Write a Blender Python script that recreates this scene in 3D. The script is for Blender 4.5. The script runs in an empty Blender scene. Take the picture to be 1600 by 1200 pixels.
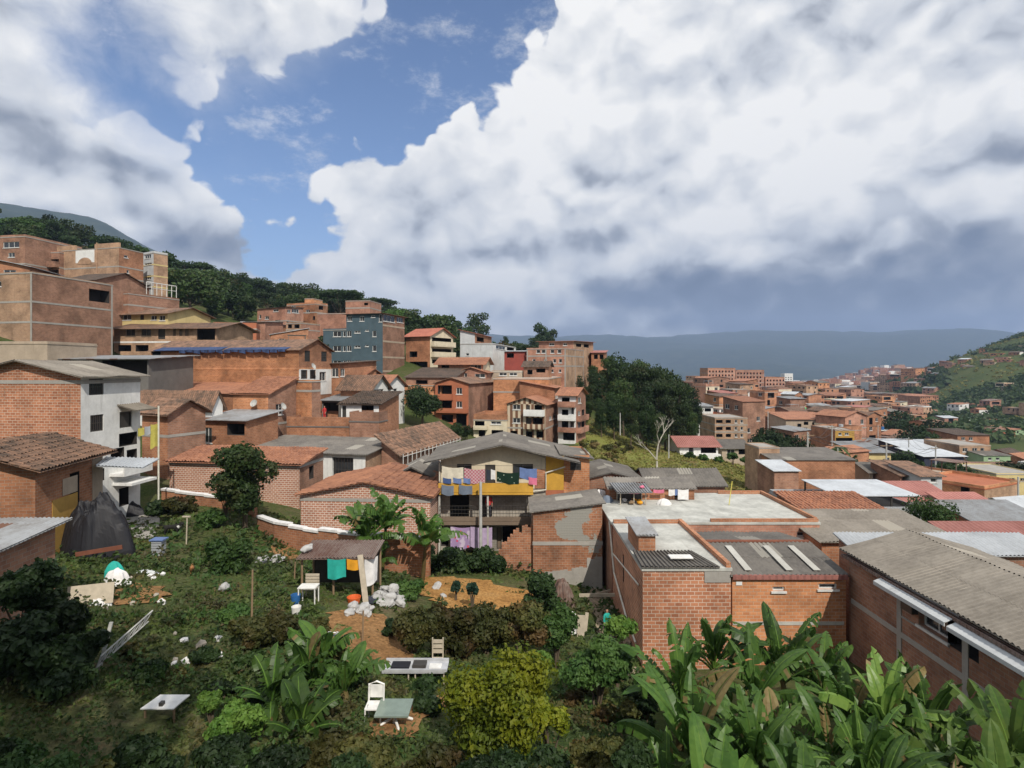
import bpy, bmesh, math, random
import numpy as np
from mathutils import Vector, Matrix, noise
random.seed(7)
SC = bpy.context.scene
COL = SC.collection
F = 900.0; CX = 800.0; HZ = 575.0          # focal length, centre and horizon of the 1600x1200 photograph
# ------------------------------------------------------------------ camera
cam_d = bpy.data.cameras.new('camera'); cam = bpy.data.objects.new('camera', cam_d); COL.objects.link(cam)
cam.location = (0, 0, 0); cam.rotation_euler = (math.radians(90), 0, 0)
cam_d.sensor_width = 36; cam_d.lens = 36 * F / 1600.0; cam_d.shift_y = -(600 - HZ) / 1600.0
cam_d.clip_start = 0.1; cam_d.clip_end = 40000
SC.camera = cam
SC.view_settings.view_transform = 'Standard'; SC.view_settings.look = 'None'
SC.view_settings.exposure = 0.0; SC.view_settings.gamma = 1.0
SC.render.engine = 'CYCLES'
SC.cycles.volume_bounces = 0; SC.cycles.max_bounces = 5; SC.cycles.transparent_max_bounces = 8
# ------------------------------------------------------------------ sun + sky
SUN = Vector((0.30, -0.80, 0.86)).normalized()
sun_d = bpy.data.lights.new('sun', 'SUN'); sun_d.energy = 4.5; sun_d.angle = math.radians(0.5); sun_d.color = (1, 0.93, 0.82)
sun = bpy.data.objects.new('sun', sun_d); COL.objects.link(sun)
sun.rotation_euler = SUN.to_track_quat('Z', 'Y').to_euler()

class NT:
    """small helper to write node graphs"""
    def __init__(s, tree): s.t = tree; s.n = tree.nodes; s.l = tree.links
    def node(s, typ, **kw):
        n = s.n.new(typ)
        for k, v in kw.items(): setattr(n, k, v)
        return n
    def set(s, sock, v):
        if isinstance(v, bpy.types.NodeSocket): s.l.new(v, sock)
        elif v is not None: sock.default_value = v
    def m(s, op, a, b=None, c=None, clamp=False):
        n = s.n.new('ShaderNodeMath'); n.operation = op; n.use_clamp = clamp
        s.set(n.inputs[0], a)
        if b is not None: s.set(n.inputs[1], b)
        if c is not None: s.set(n.inputs[2], c)
        return n.outputs[0]
    def vm(s, op, a, b=None, c=None):
        n = s.n.new('ShaderNodeVectorMath'); n.operation = op
        s.set(n.inputs[0], a)
        if b is not None: s.set(n.inputs[1], b)
        if c is not None and op != 'SCALE': s.set(n.inputs[2], c)
        if op == 'SCALE': s.set(n.inputs[3], c)
        return n.outputs[1] if op in ('DOT_PRODUCT', 'LENGTH', 'DISTANCE') else n.outputs[0]
    def mix(s, f, a, b, mode='MIX'):
        n = s.n.new('ShaderNodeMix'); n.data_type = 'RGBA'; n.blend_type = mode
        s.set(n.inputs[0], f)
        def c(v): return (v[0], v[1], v[2], 1) if isinstance(v, (tuple, list)) else v
        s.set(n.inputs[6], c(a)); s.set(n.inputs[7], c(b))
        return n.outputs[2]
    def noise(s, vec, scale, detail=4, rough=0.5, dist=0.0):
        n = s.n.new('ShaderNodeTexNoise'); s.set(n.inputs['Vector'], vec)
        n.inputs['Scale'].default_value = scale; n.inputs['Detail'].default_value = detail
        n.inputs['Roughness'].default_value = rough; n.inputs['Distortion'].default_value = dist
        return n.outputs[0]
    def ss(s, x, a, b):   # smoothstep
        n = s.n.new('ShaderNodeMapRange'); n.interpolation_type = 'SMOOTHSTEP'
        s.set(n.inputs[0], x); n.inputs[1].default_value = a; n.inputs[2].default_value = b
        return n.outputs[0]
    def ln(s, x, a, b, c, d):
        n = s.n.new('ShaderNodeMapRange')
        s.set(n.inputs[0], x)
        for i, v in enumerate((a, b, c, d)): n.inputs[i + 1].default_value = v
        return n.outputs[0]

def azel(px, py):
    a = math.atan((px - CX) / F); return a, math.atan((HZ - py) / F * math.cos(a))

# world
W = bpy.data.worlds.new('World'); SC.world = W; W.use_nodes = True
W.cycles.sampling_method = 'MANUAL'; W.cycles.sample_map_resolution = 256
t = NT(W.node_tree); t.n.clear()
out = t.node('ShaderNodeOutputWorld'); bg = t.node('ShaderNodeBackground')
sky = t.node('ShaderNodeTexSky'); sky.sky_type = 'NISHITA'; sky.sun_disc = False
sky.sun_elevation = math.asin(SUN.z); sky.sun_rotation = math.atan2(SUN.x, SUN.y)
sky.air_density = 1.2; sky.dust_density = 0.6; sky.altitude = 1500
tc = t.node('ShaderNodeTexCoord'); D = tc.outputs['Generated']
sx = t.node('ShaderNodeSeparateXYZ'); t.l.new(D, sx.inputs[0]); X, Y_, Z = sx.outputs
az = t.m('ARCTAN2', X, Y_); el = t.m('ARCSINE', Z)
cb = t.node('ShaderNodeCombineXYZ'); t.l.new(az, cb.inputs[0]); t.l.new(el, cb.inputs[1]); AE = cb.outputs[0]
# capsule distance group
g = bpy.data.node_groups.new('capsule', 'ShaderNodeTree')
for nm, ty in (('P', 'NodeSocketVector'), ('A', 'NodeSocketVector'), ('B', 'NodeSocketVector'), ('R', 'NodeSocketFloat')):
    g.interface.new_socket(nm, in_out='INPUT', socket_type=ty)
g.interface.new_socket('D', in_out='OUTPUT', socket_type='NodeSocketFloat')
gg = NT(g); gi = gg.node('NodeGroupInput'); go = gg.node('NodeGroupOutput')
pa = gg.vm('SUBTRACT', gi.outputs[0], gi.outputs[1]); ba = gg.vm('SUBTRACT', gi.outputs[2], gi.outputs[1])
hh = gg.m('DIVIDE', gg.vm('DOT_PRODUCT', pa, ba), gg.vm('DOT_PRODUCT', ba, ba), clamp=True)
dd = gg.vm('LENGTH', gg.vm('SUBTRACT', pa, gg.vm('SCALE', ba, None, hh)))
gg.l.new(gg.m('SUBTRACT', dd, gi.outputs[3]), go.inputs[0])
def capsule(P, a, b, r):
    n = t.node('ShaderNodeGroup'); n.node_tree = g
    t.l.new(P, n.inputs[0])
    A = azel(*a); B = azel(*b)
    n.inputs[1].default_value = (A[0], A[1], 0); n.inputs[2].default_value = (B[0], B[1], 0)
    n.inputs[3].default_value = r / F * 0.85
    return n.outputs[0]
HOLES = [((690, -260), (705, -20), 158), ((705, 20), (655, 105), 92), ((650, 110), (470, 195), 78), ((440, 200), (350, 238), 66),
         ((460, 240), (425, 300), 72), ((490, 320), (495, 352), 26), ((165, 70), (330, 215), 44), ((830, -200), (850, 20), 34),
         ((600, -60), (590, 110), 34)]
def holes(P):
    d = None
    for a, b, r in HOLES:
        c = capsule(P, a, b, r)
        d = c if d is None else t.m('SMOOTH_MIN', d, c, 0.02)
    return d
# billow field: warped layered noise on the direction (height of the cloud relief)
def nz_col(vec, sc, det=3):
    n = t.node('ShaderNodeTexNoise', noise_dimensions='2D'); t.l.new(vec, n.inputs['Vector']); n.inputs['Scale'].default_value = sc; n.inputs['Detail'].default_value = det
    return n.outputs[1]
def n2(vec, sc, det, rough=0.5):
    n = t.node('ShaderNodeTexNoise', noise_dimensions='2D'); t.set(n.inputs['Vector'], vec); n.inputs['Scale'].default_value = sc
    n.inputs['Detail'].default_value = det; n.inputs['Roughness'].default_value = rough
    return n.outputs[0]
def vor(vec, sc):
    v = t.node('ShaderNodeTexVoronoi', voronoi_dimensions='2D'); v.feature = 'SMOOTH_F1'; v.inputs['Smoothness'].default_value = 0.25
    t.l.new(vec, v.inputs['Vector']); v.inputs['Scale'].default_value = sc
    return v.outputs[0]
def billow(vec):
    n1 = n2(vec, 3.2, 8, 0.56)
    b = t.m('ADD', t.m('MULTIPLY', vor(vec, 8.0), -0.34), t.m('MULTIPLY', vor(vec, 21.0), -0.19))
    return t.m('ADD', t.m('ADD', t.m('MULTIPLY', n1, 1.05), b), -0.27)
SV0 = t.vm('ADD', t.vm('MULTIPLY', AE, (1.0, 1.3, 1.0)), (3.3, 1.7, 0.0))
SV = t.vm('ADD', SV0, t.vm('SCALE', t.vm('SUBTRACT', nz_col(SV0, 9.0), (0.5, 0.5, 0.5)), None, 0.06))
h0 = billow(SV)
h1 = billow(t.vm('ADD', SV, (0.012, 0.045, 0.0)))
# soft upper-left cloud / crisp cumulus
warp = t.vm('SCALE', t.vm('SUBTRACT', nz_col(SV0, 3.5, 4), (0.5, 0.5, 0.5)), None, 0.11)
AEw = t.vm('ADD', AE, warp)
hd = holes(AEw)
dens = t.m('ADD', hd, t.m('MULTIPLY', h0, 0.20))
soft = t.ss(t.m('ADD', t.m('MULTIPLY', az, -1.0), t.m('MULTIPLY', el, 1.2)), 0.75, 1.15)   # upper-left is wispy
m_crisp = t.ss(dens, 0.010, 0.024)
m_soft = t.ss(t.m('ADD', hd, t.m('MULTIPLY', n2(SV, 6.0, 8, 0.65), 0.16)), 0.03, 0.17)
mk = t.n.new('ShaderNodeMix'); t.l.new(soft, mk.inputs[0]); t.l.new(m_crisp, mk.inputs[2]); t.l.new(m_soft, mk.inputs[3])
mask = mk.outputs[0]
# thin high streak
thin = t.m('MULTIPLY', t.ss(n2(t.vm('MULTIPLY', SV0, (1.0, 1.6, 1.0)), 7.0, 7, 0.68), 0.50, 0.78), 0.55)
mask = t.m('MAXIMUM', mask, thin)
# relief shading (the clouds are lit from above)
rel = t.m('MULTIPLY', t.m('SUBTRACT', h0, h1), 1.15)
rel = t.m('MAXIMUM', rel, -0.26)
edge = t.m('SUBTRACT', 1.0, t.ss(dens, 0.0, 0.13))
br = t.m('ADD', 0.75, t.m('ADD', t.m('MULTIPLY', rel, 1.0), t.m('MULTIPLY', edge, 0.16)))
def blob(px, py, rx, ry, amt, P=None):
    global br
    a, e = azel(px, py); ca = math.cos(a)
    q = t.vm('MULTIPLY', t.vm('SUBTRACT', AEw, (a, e, 0)), (F / rx / ca / ca, F / ry / ca, 0))
    f = t.m('SUBTRACT', 1.0, t.ss(t.vm('LENGTH', q), 0.15, 1.3))
    br = t.m('ADD', br, t.m('MULTIPLY', f, amt))
for b_ in ((1330, 190, 260, 90, .26), (860, 170, 130, 80, .24), (800, 315, 100, 50, .22), (770, 455, 90, 50, .26), (1180, 300, 230, 90, .20),
           (120, 140, 160, 90, .22), (300, 235, 90, 70, .16), (1050, 120, 200, 150, .08), (1450, 330, 260, 50, .14), (560, 395, 160, 40, .12), (1000, 60, 120, 100, .12),
           (1350, 428, 470, 58, -.44), (1080, 485, 270, 55, -.34), (1400, 492, 420, 50, -.36), (1540, 60, 200, 110, -.14), (1480, 255, 160, 60, -.18), (960, 330, 160, 50, -.12), (600, 300, 120, 50, -.10), (1230, 90, 150, 60, -.10),
           (360, 385, 190, 55, -.34), (60, 235, 130, 45, -.40), (200, 275, 110, 35, -.24), (690, 405, 110, 32, -.28), (60, 20, 150, 60, -.12), (120, 330, 240, 50, -.06),
           (1000, 250, 160, 60, -.10), (640, 470, 120, 60, .04)):
    blob(*b_)
low = t.m('SUBTRACT', 1.0, t.ss(el, 0.015, 0.11))
rgt = t.ss(az, -0.05, 0.2)
br = t.m('SUBTRACT', br, t.m('MULTIPLY', t.m('MULTIPLY', low, rgt), 0.30))
cr = t.node('ShaderNodeValToRGB'); t.l.new(br, cr.inputs[0]); e_ = cr.color_ramp.elements
e_[0].position = 0.0; e_[0].color = (0.09, 0.12, 0.19, 1); e_[1].position = 1.0; e_[1].color = (1.06, 1.05, 1.03, 1)
for p_, c_ in ((0.25, (0.155, 0.19, 0.27, 1)), (0.48, (0.37, 0.40, 0.46, 1)), (0.66, (0.70, 0.73, 0.78, 1)), (0.84, (0.90, 0.91, 0.92, 1))):
    q_ = e_.new(p_); q_.color = c_
skyc = t.mix(1.0, sky.outputs[0], (0.095, 0.108, 0.130), 'MULTIPLY')
colr = t.mix(mask, skyc, cr.outputs[0])
t.l.new(colr, bg.inputs[0]); bg.inputs[1].default_value = 1.0
t.l.new(bg.outputs[0], out.inputs[0])
# ------------------------------------------------------------------ materials
MATS = {}
def newmat(name, rough=0.85, spec=0.3):
    m = bpy.data.materials.new(name); m.use_nodes = True; n = NT(m.node_tree); n.n.clear()
    o = n.node('ShaderNodeOutputMaterial'); p = n.node('ShaderNodeBsdfPrincipled'); n.l.new(p.outputs[0], o.inputs[0])
    p.inputs['Roughness'].default_value = rough; p.inputs['Specular IOR Level'].default_value = spec
    n.p = p; n.o = o; n.mat = m
    n.uv = n.node('ShaderNodeUVMap').outputs[0]; n.pos = n.node('ShaderNodeNewGeometry').outputs['Position']
    n.rnd = n.node('ShaderNodeObjectInfo').outputs['Random']
    MATS[name] = m
    return n
def bump(n, h, strength=0.4, dist=0.02):
    b = n.node('ShaderNodeBump'); b.inputs['Strength'].default_value = strength; b.inputs['Distance'].default_value = dist
    n.l.new(h, b.inputs['Height']); n.l.new(b.outputs[0], n.p.inputs['Normal'])
def brick(name, c1, c2, mortar, bw=.31, bh=.145, mo=.012, stain=.5, cem=None):
    n = newmat(name, .9, .2)
    b = n.node('ShaderNodeTexBrick'); n.l.new(n.uv, b.inputs['Vector'])
    b.inputs['Color1'].default_value = (*c1, 1); b.inputs['Color2'].default_value = (*c2, 1); b.inputs['Mortar'].default_value = (*mortar, 1)
    b.inputs['Scale'].default_value = 1; b.inputs['Brick Width'].default_value = bw; b.inputs['Row Height'].default_value = bh
    b.inputs['Mortar Size'].default_value = mo; b.inputs['Mortar Smooth'].default_value = .3; b.inputs['Bias'].default_value = -.15
    big = n.noise(n.pos, .55, 5, .6); sm = n.noise(n.pos, 3.0, 5, .65)
    st = n.m('ADD', n.m('MULTIPLY', n.ss(big, .32, .72), .55), n.m('MULTIPLY', sm, .5))
    v = n.ln(st, .2, .85, 1.38, 1.38 - stain * 1.45)
    tone = n.ln(n.rnd, 0, 1, .82, 1.12)
    c = n.vm('SCALE', b.outputs[0], None, n.m('MULTIPLY', v, tone))
    # vertical rain streaks and pale efflorescence
    sk = n.noise(n.vm('MULTIPLY', n.uv, (2.2, .16, 1)), 1.0, 5, .6)
    c = n.mix(n.m('MULTIPLY', n.ss(sk, .56, .78), .42), c, (.085, .06, .045))
    c = n.mix(n.m('MULTIPLY', n.ss(n.noise(n.pos, 1.1, 6, .7), .6, .8), .35), c, (.42, .33, .26))
    if cem:
        c = n.mix(n.ss(n.noise(n.pos, .45, 6, .6), .585, .6), c, cem)
    n.l.new(c, n.p.inputs['Base Color'])
    bump(n, n.m('ADD', n.m('MULTIPLY', b.outputs[1], -1.0), n.m('MULTIPLY', sm, .5)), .6, .02)
brick('brick_orange', (0.385, 0.174, 0.092), (0.286, 0.118, 0.061), (0.352, 0.255, 0.189))
brick('brick_bright', (.49, .215, .100), (.36, .145, .066), (.42, .30, .21), bw=.31, bh=.145, mo=.013, stain=.5)
brick('brick_front', (.46, .200, .110), (.30, .115, .062), (.55, .43, .34), bw=.34, bh=.16, mo=.016, stain=.45)
brick('brick_brown', (0.319, 0.168, 0.109), (0.241, 0.118, 0.078), (0.286, 0.220, 0.177))
brick('brick_pink', (0.396, 0.197, 0.136), (0.319, 0.151, 0.100), (0.374, 0.267, 0.212))
brick('brick_tan', (0.396, 0.249, 0.159), (0.330, 0.197, 0.124), (0.396, 0.313, 0.236))
brick('brick_lattice', (0.385, 0.180, 0.116), (0.308, 0.133, 0.085), (0.572, 0.499, 0.425), bw=.29, bh=.145, mo=.022, stain=.25)
brick('brick_patched', (0.407, 0.180, 0.097), (0.286, 0.122, 0.068), (0.396, 0.313, 0.236), stain=.6, cem=(0.297, 0.290, 0.260))
brick('block_grey', (0.297, 0.267, 0.224), (0.242, 0.220, 0.189), (0.363, 0.348, 0.319), stain=.5)
def plaster(name, c, var=.3, rough=.85, dirt=(.12, .10, .08), dk=.35):
    n = newmat(name, rough, .25)
    a = n.noise(n.pos, .8, 6, .6); b = n.noise(n.pos, 5, 4, .6)
    v = n.ln(n.m('ADD', n.m('MULTIPLY', a, .7), n.m('MULTIPLY', b, .3)), .3, .7, 1 + var * .4, 1 - var * .8)
    cc = n.vm('SCALE', n.mix(0.0, c, c), None, v)
    sk = n.noise(n.vm('MULTIPLY', n.uv, (2.6, .2, 1)), 1.0, 5, .65)
    cc = n.mix(n.m('MULTIPLY', n.ss(sk, .52, .8), dk), cc, dirt)
    n.l.new(cc, n.p.inputs['Base Color']); bump(n, b, .25, .02)
for nm, c in dict(navy=(.035, .04, .065), white=(.74, .74, .72), cream=(.66, .58, .43), grey_wall=(.36, .38, .40), blue_grey=(.075, .115, .14), pale_grey=(.52, .54, .55),
                  yellow=(.55, .31, .05), light_yellow=(.62, .50, .24), tan=(.42, .34, .26), concrete=(.36, .34, .31), pale_concrete=(.47, .46, .42),
                  dark_concrete=(.16, .15, .14), terracotta=(.42, .15, .08), red_paint=(.30, .07, .055), orange_paint=(.5, .2, .07), green_paint=(.3, .42, .25),
                  pink_slab=(.45, .22, .17), ochre=(.45, .27, .07), turq=(.03, .42, .52), brown_board=(.20, .15, .11)).items():
    plaster(nm, c)
plaster('terrace', (.50, .50, .46), var=.55, dk=.5, dirt=(.22, .20, .17))
def plain(name, c, rough=.6, metal=0, spec=.4, var=.15):
    n = newmat(name, rough, spec); n.p.inputs['Metallic'].default_value = metal
    v = n.ln(n.noise(n.pos, 4, 4, .6), .3, .7, 1 - var, 1 + var)
    n.l.new(n.vm('SCALE', n.mix(0.0, c, c), None, v), n.p.inputs['Base Color'])
    return n
for nm, c, r in (('white_frame', (.62, .62, .6), .5), ('dark_frame', (.05, .045, .04), .5), ('wood', (.25, .17, .10), .8), ('pale_wood', (.46, .40, .31), .85), ('rust', (.17, .06, .035), .8),
                 ('black_plastic', (.012, .012, .016), .6), ('pole_grey', (.42, .42, .4), .7), ('white_plastic', (.72, .71, .68), .5), ('pvc', (.62, .60, .52), .5),
                 ('cloth_white', (.7, .69, .68), .9), ('cloth_cream', (.60, .55, .44), .9), ('cloth_blue', (.12, .18, .36), .9), ('cloth_navy', (.05, .09, .22), .9), ('cloth_pink', (.60, .16, .25), .9),
                 ('cloth_red', (.5, .04, .04), .9), ('cloth_yellow', (.62, .55, .12), .9), ('cloth_jean', (.14, .17, .22), .9), ('cloth_teal', (.02, .36, .30), .8), ('cloth_orange', (.7, .32, .02), .8),
                 ('cloth_lilac', (.42, .33, .48), .9), ('cloth_dark', (.03, .035, .05), .9), ('skin', (.36, .20, .13), .6), ('hair', (.02, .015, .012), .7), ('grey_glass_top', (.20, .25, .21), .3),
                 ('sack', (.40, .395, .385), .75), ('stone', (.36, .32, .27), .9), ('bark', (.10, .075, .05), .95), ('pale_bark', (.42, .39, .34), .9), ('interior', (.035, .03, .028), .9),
                 ('orange_plastic', (.6, .12, .03), .5), ('blue_plastic', (.03, .13, .35), .5), ('fur_black', (.015, .014, .013), .9), ('hen_brown', (.35, .16, .06), .9), ('steel', (.45, .46, .48), .35)):
    plain(nm, c, r)
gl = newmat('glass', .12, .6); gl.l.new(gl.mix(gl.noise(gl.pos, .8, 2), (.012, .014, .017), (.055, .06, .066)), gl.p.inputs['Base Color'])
n = newmat('floral_cloth', .9, .1)
v_ = n.node('ShaderNodeTexVoronoi'); n.l.new(n.uv, v_.inputs['Vector']); v_.inputs['Scale'].default_value = 3.2
n.l.new(n.mix(n.ss(v_.outputs[0], .32, .22), n.mix(n.ss(n.noise(n.uv, 1.6, 3), .47, .53), (.34, .24, .42), (.52, .44, .56)), n.mix(n.ss(v_.outputs[0], .12, .08), (.62, .05, .12), (.75, .25, .10))), n.p.inputs['Base Color'])
n = newmat('leafprint_cloth', .9, .1)
v_ = n.node('ShaderNodeTexVoronoi'); n.l.new(n.uv, v_.inputs['Vector']); v_.inputs['Scale'].default_value = 4.5
n.l.new(n.mix(n.ss(v_.outputs[0], .2, .14), (.012, .03, .02), (.35, .42, .33)), n.p.inputs['Base Color'])
n = newmat('check_cloth', .9, .1)
c_ = n.node('ShaderNodeTexChecker'); n.l.new(n.uv, c_.inputs['Vector']); c_.inputs['Scale'].default_value = 9
c_.inputs[1].default_value = (.40, .12, .16, 1); c_.inputs[2].default_value = (.50, .36, .36, 1); n.l.new(c_.outputs[0], n.p.inputs['Base Color'])
n = newmat('striped_wall', .85, .2)
w_ = n.m('FRACT', n.m('MULTIPLY', n.vm('DOT_PRODUCT', n.uv, (1, 0, 0)), 1.35))
n.l.new(n.mix(n.ss(w_, .48, .52), (.55, .46, .34), (.17, .09, .055)), n.p.inputs['Base Color'])
n = newmat('terracotta_mural', .85, .2)
n.l.new(n.mix(n.ss(n.noise(n.pos, 1.5, 5), .4, .6), (.45, .09, .03), (.36, .075, .03)), n.p.inputs['Base Color'])
def roofm(name, ca, cb_, pitch, rows=0, rough=.75, bmp=.8, pale=None):
    n = newmat(name, rough, .25)
    sep = n.node('ShaderNodeSeparateXYZ'); n.l.new(n.uv, sep.inputs[0]); u, v = sep.outputs[0], sep.outputs[1]
    wave = n.m('SINE', n.m('MULTIPLY', u, 6.2832 / pitch))
    if rows:
        cell = n.node('ShaderNodeCombineXYZ'); n.l.new(n.m('FLOOR', n.m('DIVIDE', u, pitch)), cell.inputs[0]); n.l.new(n.m('FLOOR', n.m('DIVIDE', v, rows)), cell.inputs[1])
    else:
        cell = n.node('ShaderNodeCombineXYZ'); n.l.new(n.m('FLOOR', n.m('DIVIDE', u, pitch * 5)), cell.inputs[0]); n.l.new(n.m('FLOOR', n.m('DIVIDE', v, 1.7)), cell.inputs[1])
    wn = n.node('ShaderNodeTexWhiteNoise', noise_dimensions='3D'); n.l.new(cell.outputs[0], wn.inputs[0])
    big = n.noise(n.pos, .5, 6, .65); sm = n.noise(n.pos, 4, 4, .6)
    f = n.m('ADD', n.m('MULTIPLY', wn.outputs[0], .5 if rows else .42), n.m('MULTIPLY', n.ss(n.m('ADD', n.m('MULTIPLY', big, .65), n.m('MULTIPLY', sm, .35)), .35, .68), .72))
    c = n.mix(f, ca, cb_)
    if pale: c = n.mix(n.ss(wn.outputs[0], .91, .93), c, pale)
    c = n.vm('SCALE', c, None, n.ln(n.rnd, 0, 1, .8, 1.2))
    n.l.new(c, n.p.inputs['Base Color'])
    h = wave
    if rows: h = n.m('ADD', wave, n.m('MULTIPLY', n.m('FRACT', n.m('DIVIDE', v, rows)), .9))
    bump(n, h, bmp, pitch * .22)
roofm('tile_orange', (.48, .225, .130), (.27, .125, .080), .24, .42)
roofm('tile_red', (.46, .17, .11), (.32, .11, .075), .24, .42, bmp=.5)
roofm('tile_brown', (.33, .19, .125), (.10, .072, .055), .24, .42)
roofm('tile_dark', (.17, .115, .085), (.065, .052, .042), .24, .42)
roofm('asbestos', (.23, .21, .185), (.12, .11, .10), .20, pale=(.33, .31, .27))
roofm('asbestos_warm', (.29, .26, .22), (.17, .15, .125), .20, pale=(.34, .31, .26))
roofm('tin', (.36, .38, .40), (.21, .20, .19), .16, rough=.5, pale=(.16, .08, .05))
roofm('tin_white', (.54, .57, .60), (.38, .40, .42), .18, rough=.45, bmp=.4)
roofm('tin_rust', (.30, .24, .21), (.15, .075, .055), .16, rough=.7)
roofm('red_sheet', (.40, .175, .15), (.27, .11, .09), .3, bmp=.5)
roofm('turq_sheet', (.06, .32, .40), (.04, .22, .30), .3, bmp=.3)
roofm('green_sheet', (.05, .35, .12), (.04, .25, .09), .3, bmp=.3)
roofm('blue_tarp', (.050, .085, .19), (.03, .045, .10), .9, bmp=.4)
def leafm(name, a, b, c=None, rough=.55, tr=.25):
    n = newmat(name, rough, .25)
    f = n.noise(n.pos, 1.3, 3, .6); f2 = n.noise(n.pos, 9, 2, .5)
    col = n.mix(n.ss(n.m('ADD', n.m('MULTIPLY', f, .6), n.m('MULTIPLY', f2, .4)), .38, .62), a, b)
    if c: col = n.mix(n.m('MULTIPLY', n.ss(n.noise(n.pos, .7, 3), .52, .66), .8), col, c)
    col = n.vm('SCALE', col, None, n.ln(n.rnd, 0, 1, .62, 1.5))
    n.l.new(col, n.p.inputs['Base Color'])
    tl = n.node('ShaderNodeBsdfTranslucent'); n.l.new(n.vm('SCALE', col, None, 1.4), tl.inputs[0])
    mx = n.node('ShaderNodeMixShader'); mx.inputs[0].default_value = tr
    n.l.new(n.p.outputs[0], mx.inputs[1]); n.l.new(tl.outputs[0], mx.inputs[2]); n.l.new(mx.outputs[0], n.o.inputs[0])
leafm('leaf_dark', (.014, .030, .010), (.030, .055, .016))
leafm('leaf_forest', (.022, .045, .013), (.045, .075, .020), (.055, .06, .02))
leafm('leaf_mid', (.030, .070, .016), (.060, .110, .025))
leafm('leaf_bright', (.055, .12, .020), (.10, .17, .03))
leafm('leaf_yellow', (.12, .16, .010), (.22, .235, .014), (.08, .12, .012))
leafm('leaf_olive', (.045, .055, .015), (.08, .075, .02), (.09, .05, .02))
leafm('leaf_blue', (.03, .075, .05), (.05, .10, .06))
leafm('slope_blade', (.15, .155, .038), (.21, .20, .055), (.22, .15, .06))
leafm('grass_blade', (.050, .085, .018), (.085, .11, .03), (.10, .085, .03))
leafm('grass_dark', (.028, .050, .012), (.050, .068, .020), (.060, .05, .02))
leafm('leaf_banana', (.040, .088, .018), (.072, .135, .026), rough=.38, tr=.3)
leafm('leaf_banana_pale', (.075, .145, .028), (.12, .19, .04), rough=.38, tr=.3)
leafm('dry_leaf', (.13, .095, .035), (.18, .14, .06))
# ground
def groundm(name, stops, sc=.12):
    n = newmat(name, .95, .1)
    f = n.m('ADD', n.m('MULTIPLY', n.noise(n.pos, sc, 6, .62), .65), n.m('MULTIPLY', n.noise(n.pos, sc * 12, 5, .6), .35))
    r = n.node('ShaderNodeValToRGB'); n.l.new(f, r.inputs[0])
    e = r.color_ramp.elements; e[0].position = stops[0][0]; e[0].color = (*stops[0][1], 1); e[1].position = stops[-1][0]; e[1].color = (*stops[-1][1], 1)
    for p, c in stops[1:-1]:
        q = e.new(p); q.color = (*c, 1)
    fine = n.ln(n.noise(n.pos, 7, 6, .75), .3, .7, .45, 1.6)
    n.l.new(n.vm('SCALE', r.outputs[0], None, fine), n.p.inputs['Base Color']); bump(n, n.noise(n.pos, 3, 5, .7), .8, .08)
groundm('ground_mat', ((.36, (.030, .050, .014)), (.47, (.055, .075, .022)), (.56, (.078, .082, .035)), (.66, (.13, .10, .06))))
groundm('field_mat', ((.30, (.10, .12, .030)), (.46, (.16, .18, .042)), (.58, (.19, .18, .055)), (.72, (.24, .17, .085))), .2)
groundm('dirt_mat', ((.3, (.15, .085, .04)), (.5, (.24, .13, .055)), (.7, (.30, .18, .085))), .5)
groundm('ochre_mat', ((.3, (.20, .10, .035)), (.5, (.34, .18, .06)), (.7, (.42, .26, .11))), .8)
groundm('path_mat', ((.3, (.22, .18, .13)), (.7, (.34, .28, .2))), .5)
groundm('asphalt_mat', ((.3, (.09, .09, .09)), (.7, (.14, .14, .135))), .5)
groundm('hill_mat', ((.36, (.035, .055, .017)), (.5, (.060, .080, .025)), (.62, (.085, .095, .034)), (.74, (.17, .13, .07))), .03)
groundm('mountain_mat', ((.35, (.008, .018, .008)), (.5, (.018, .032, .013)), (.62, (.045, .055, .026))), .012)

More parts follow.
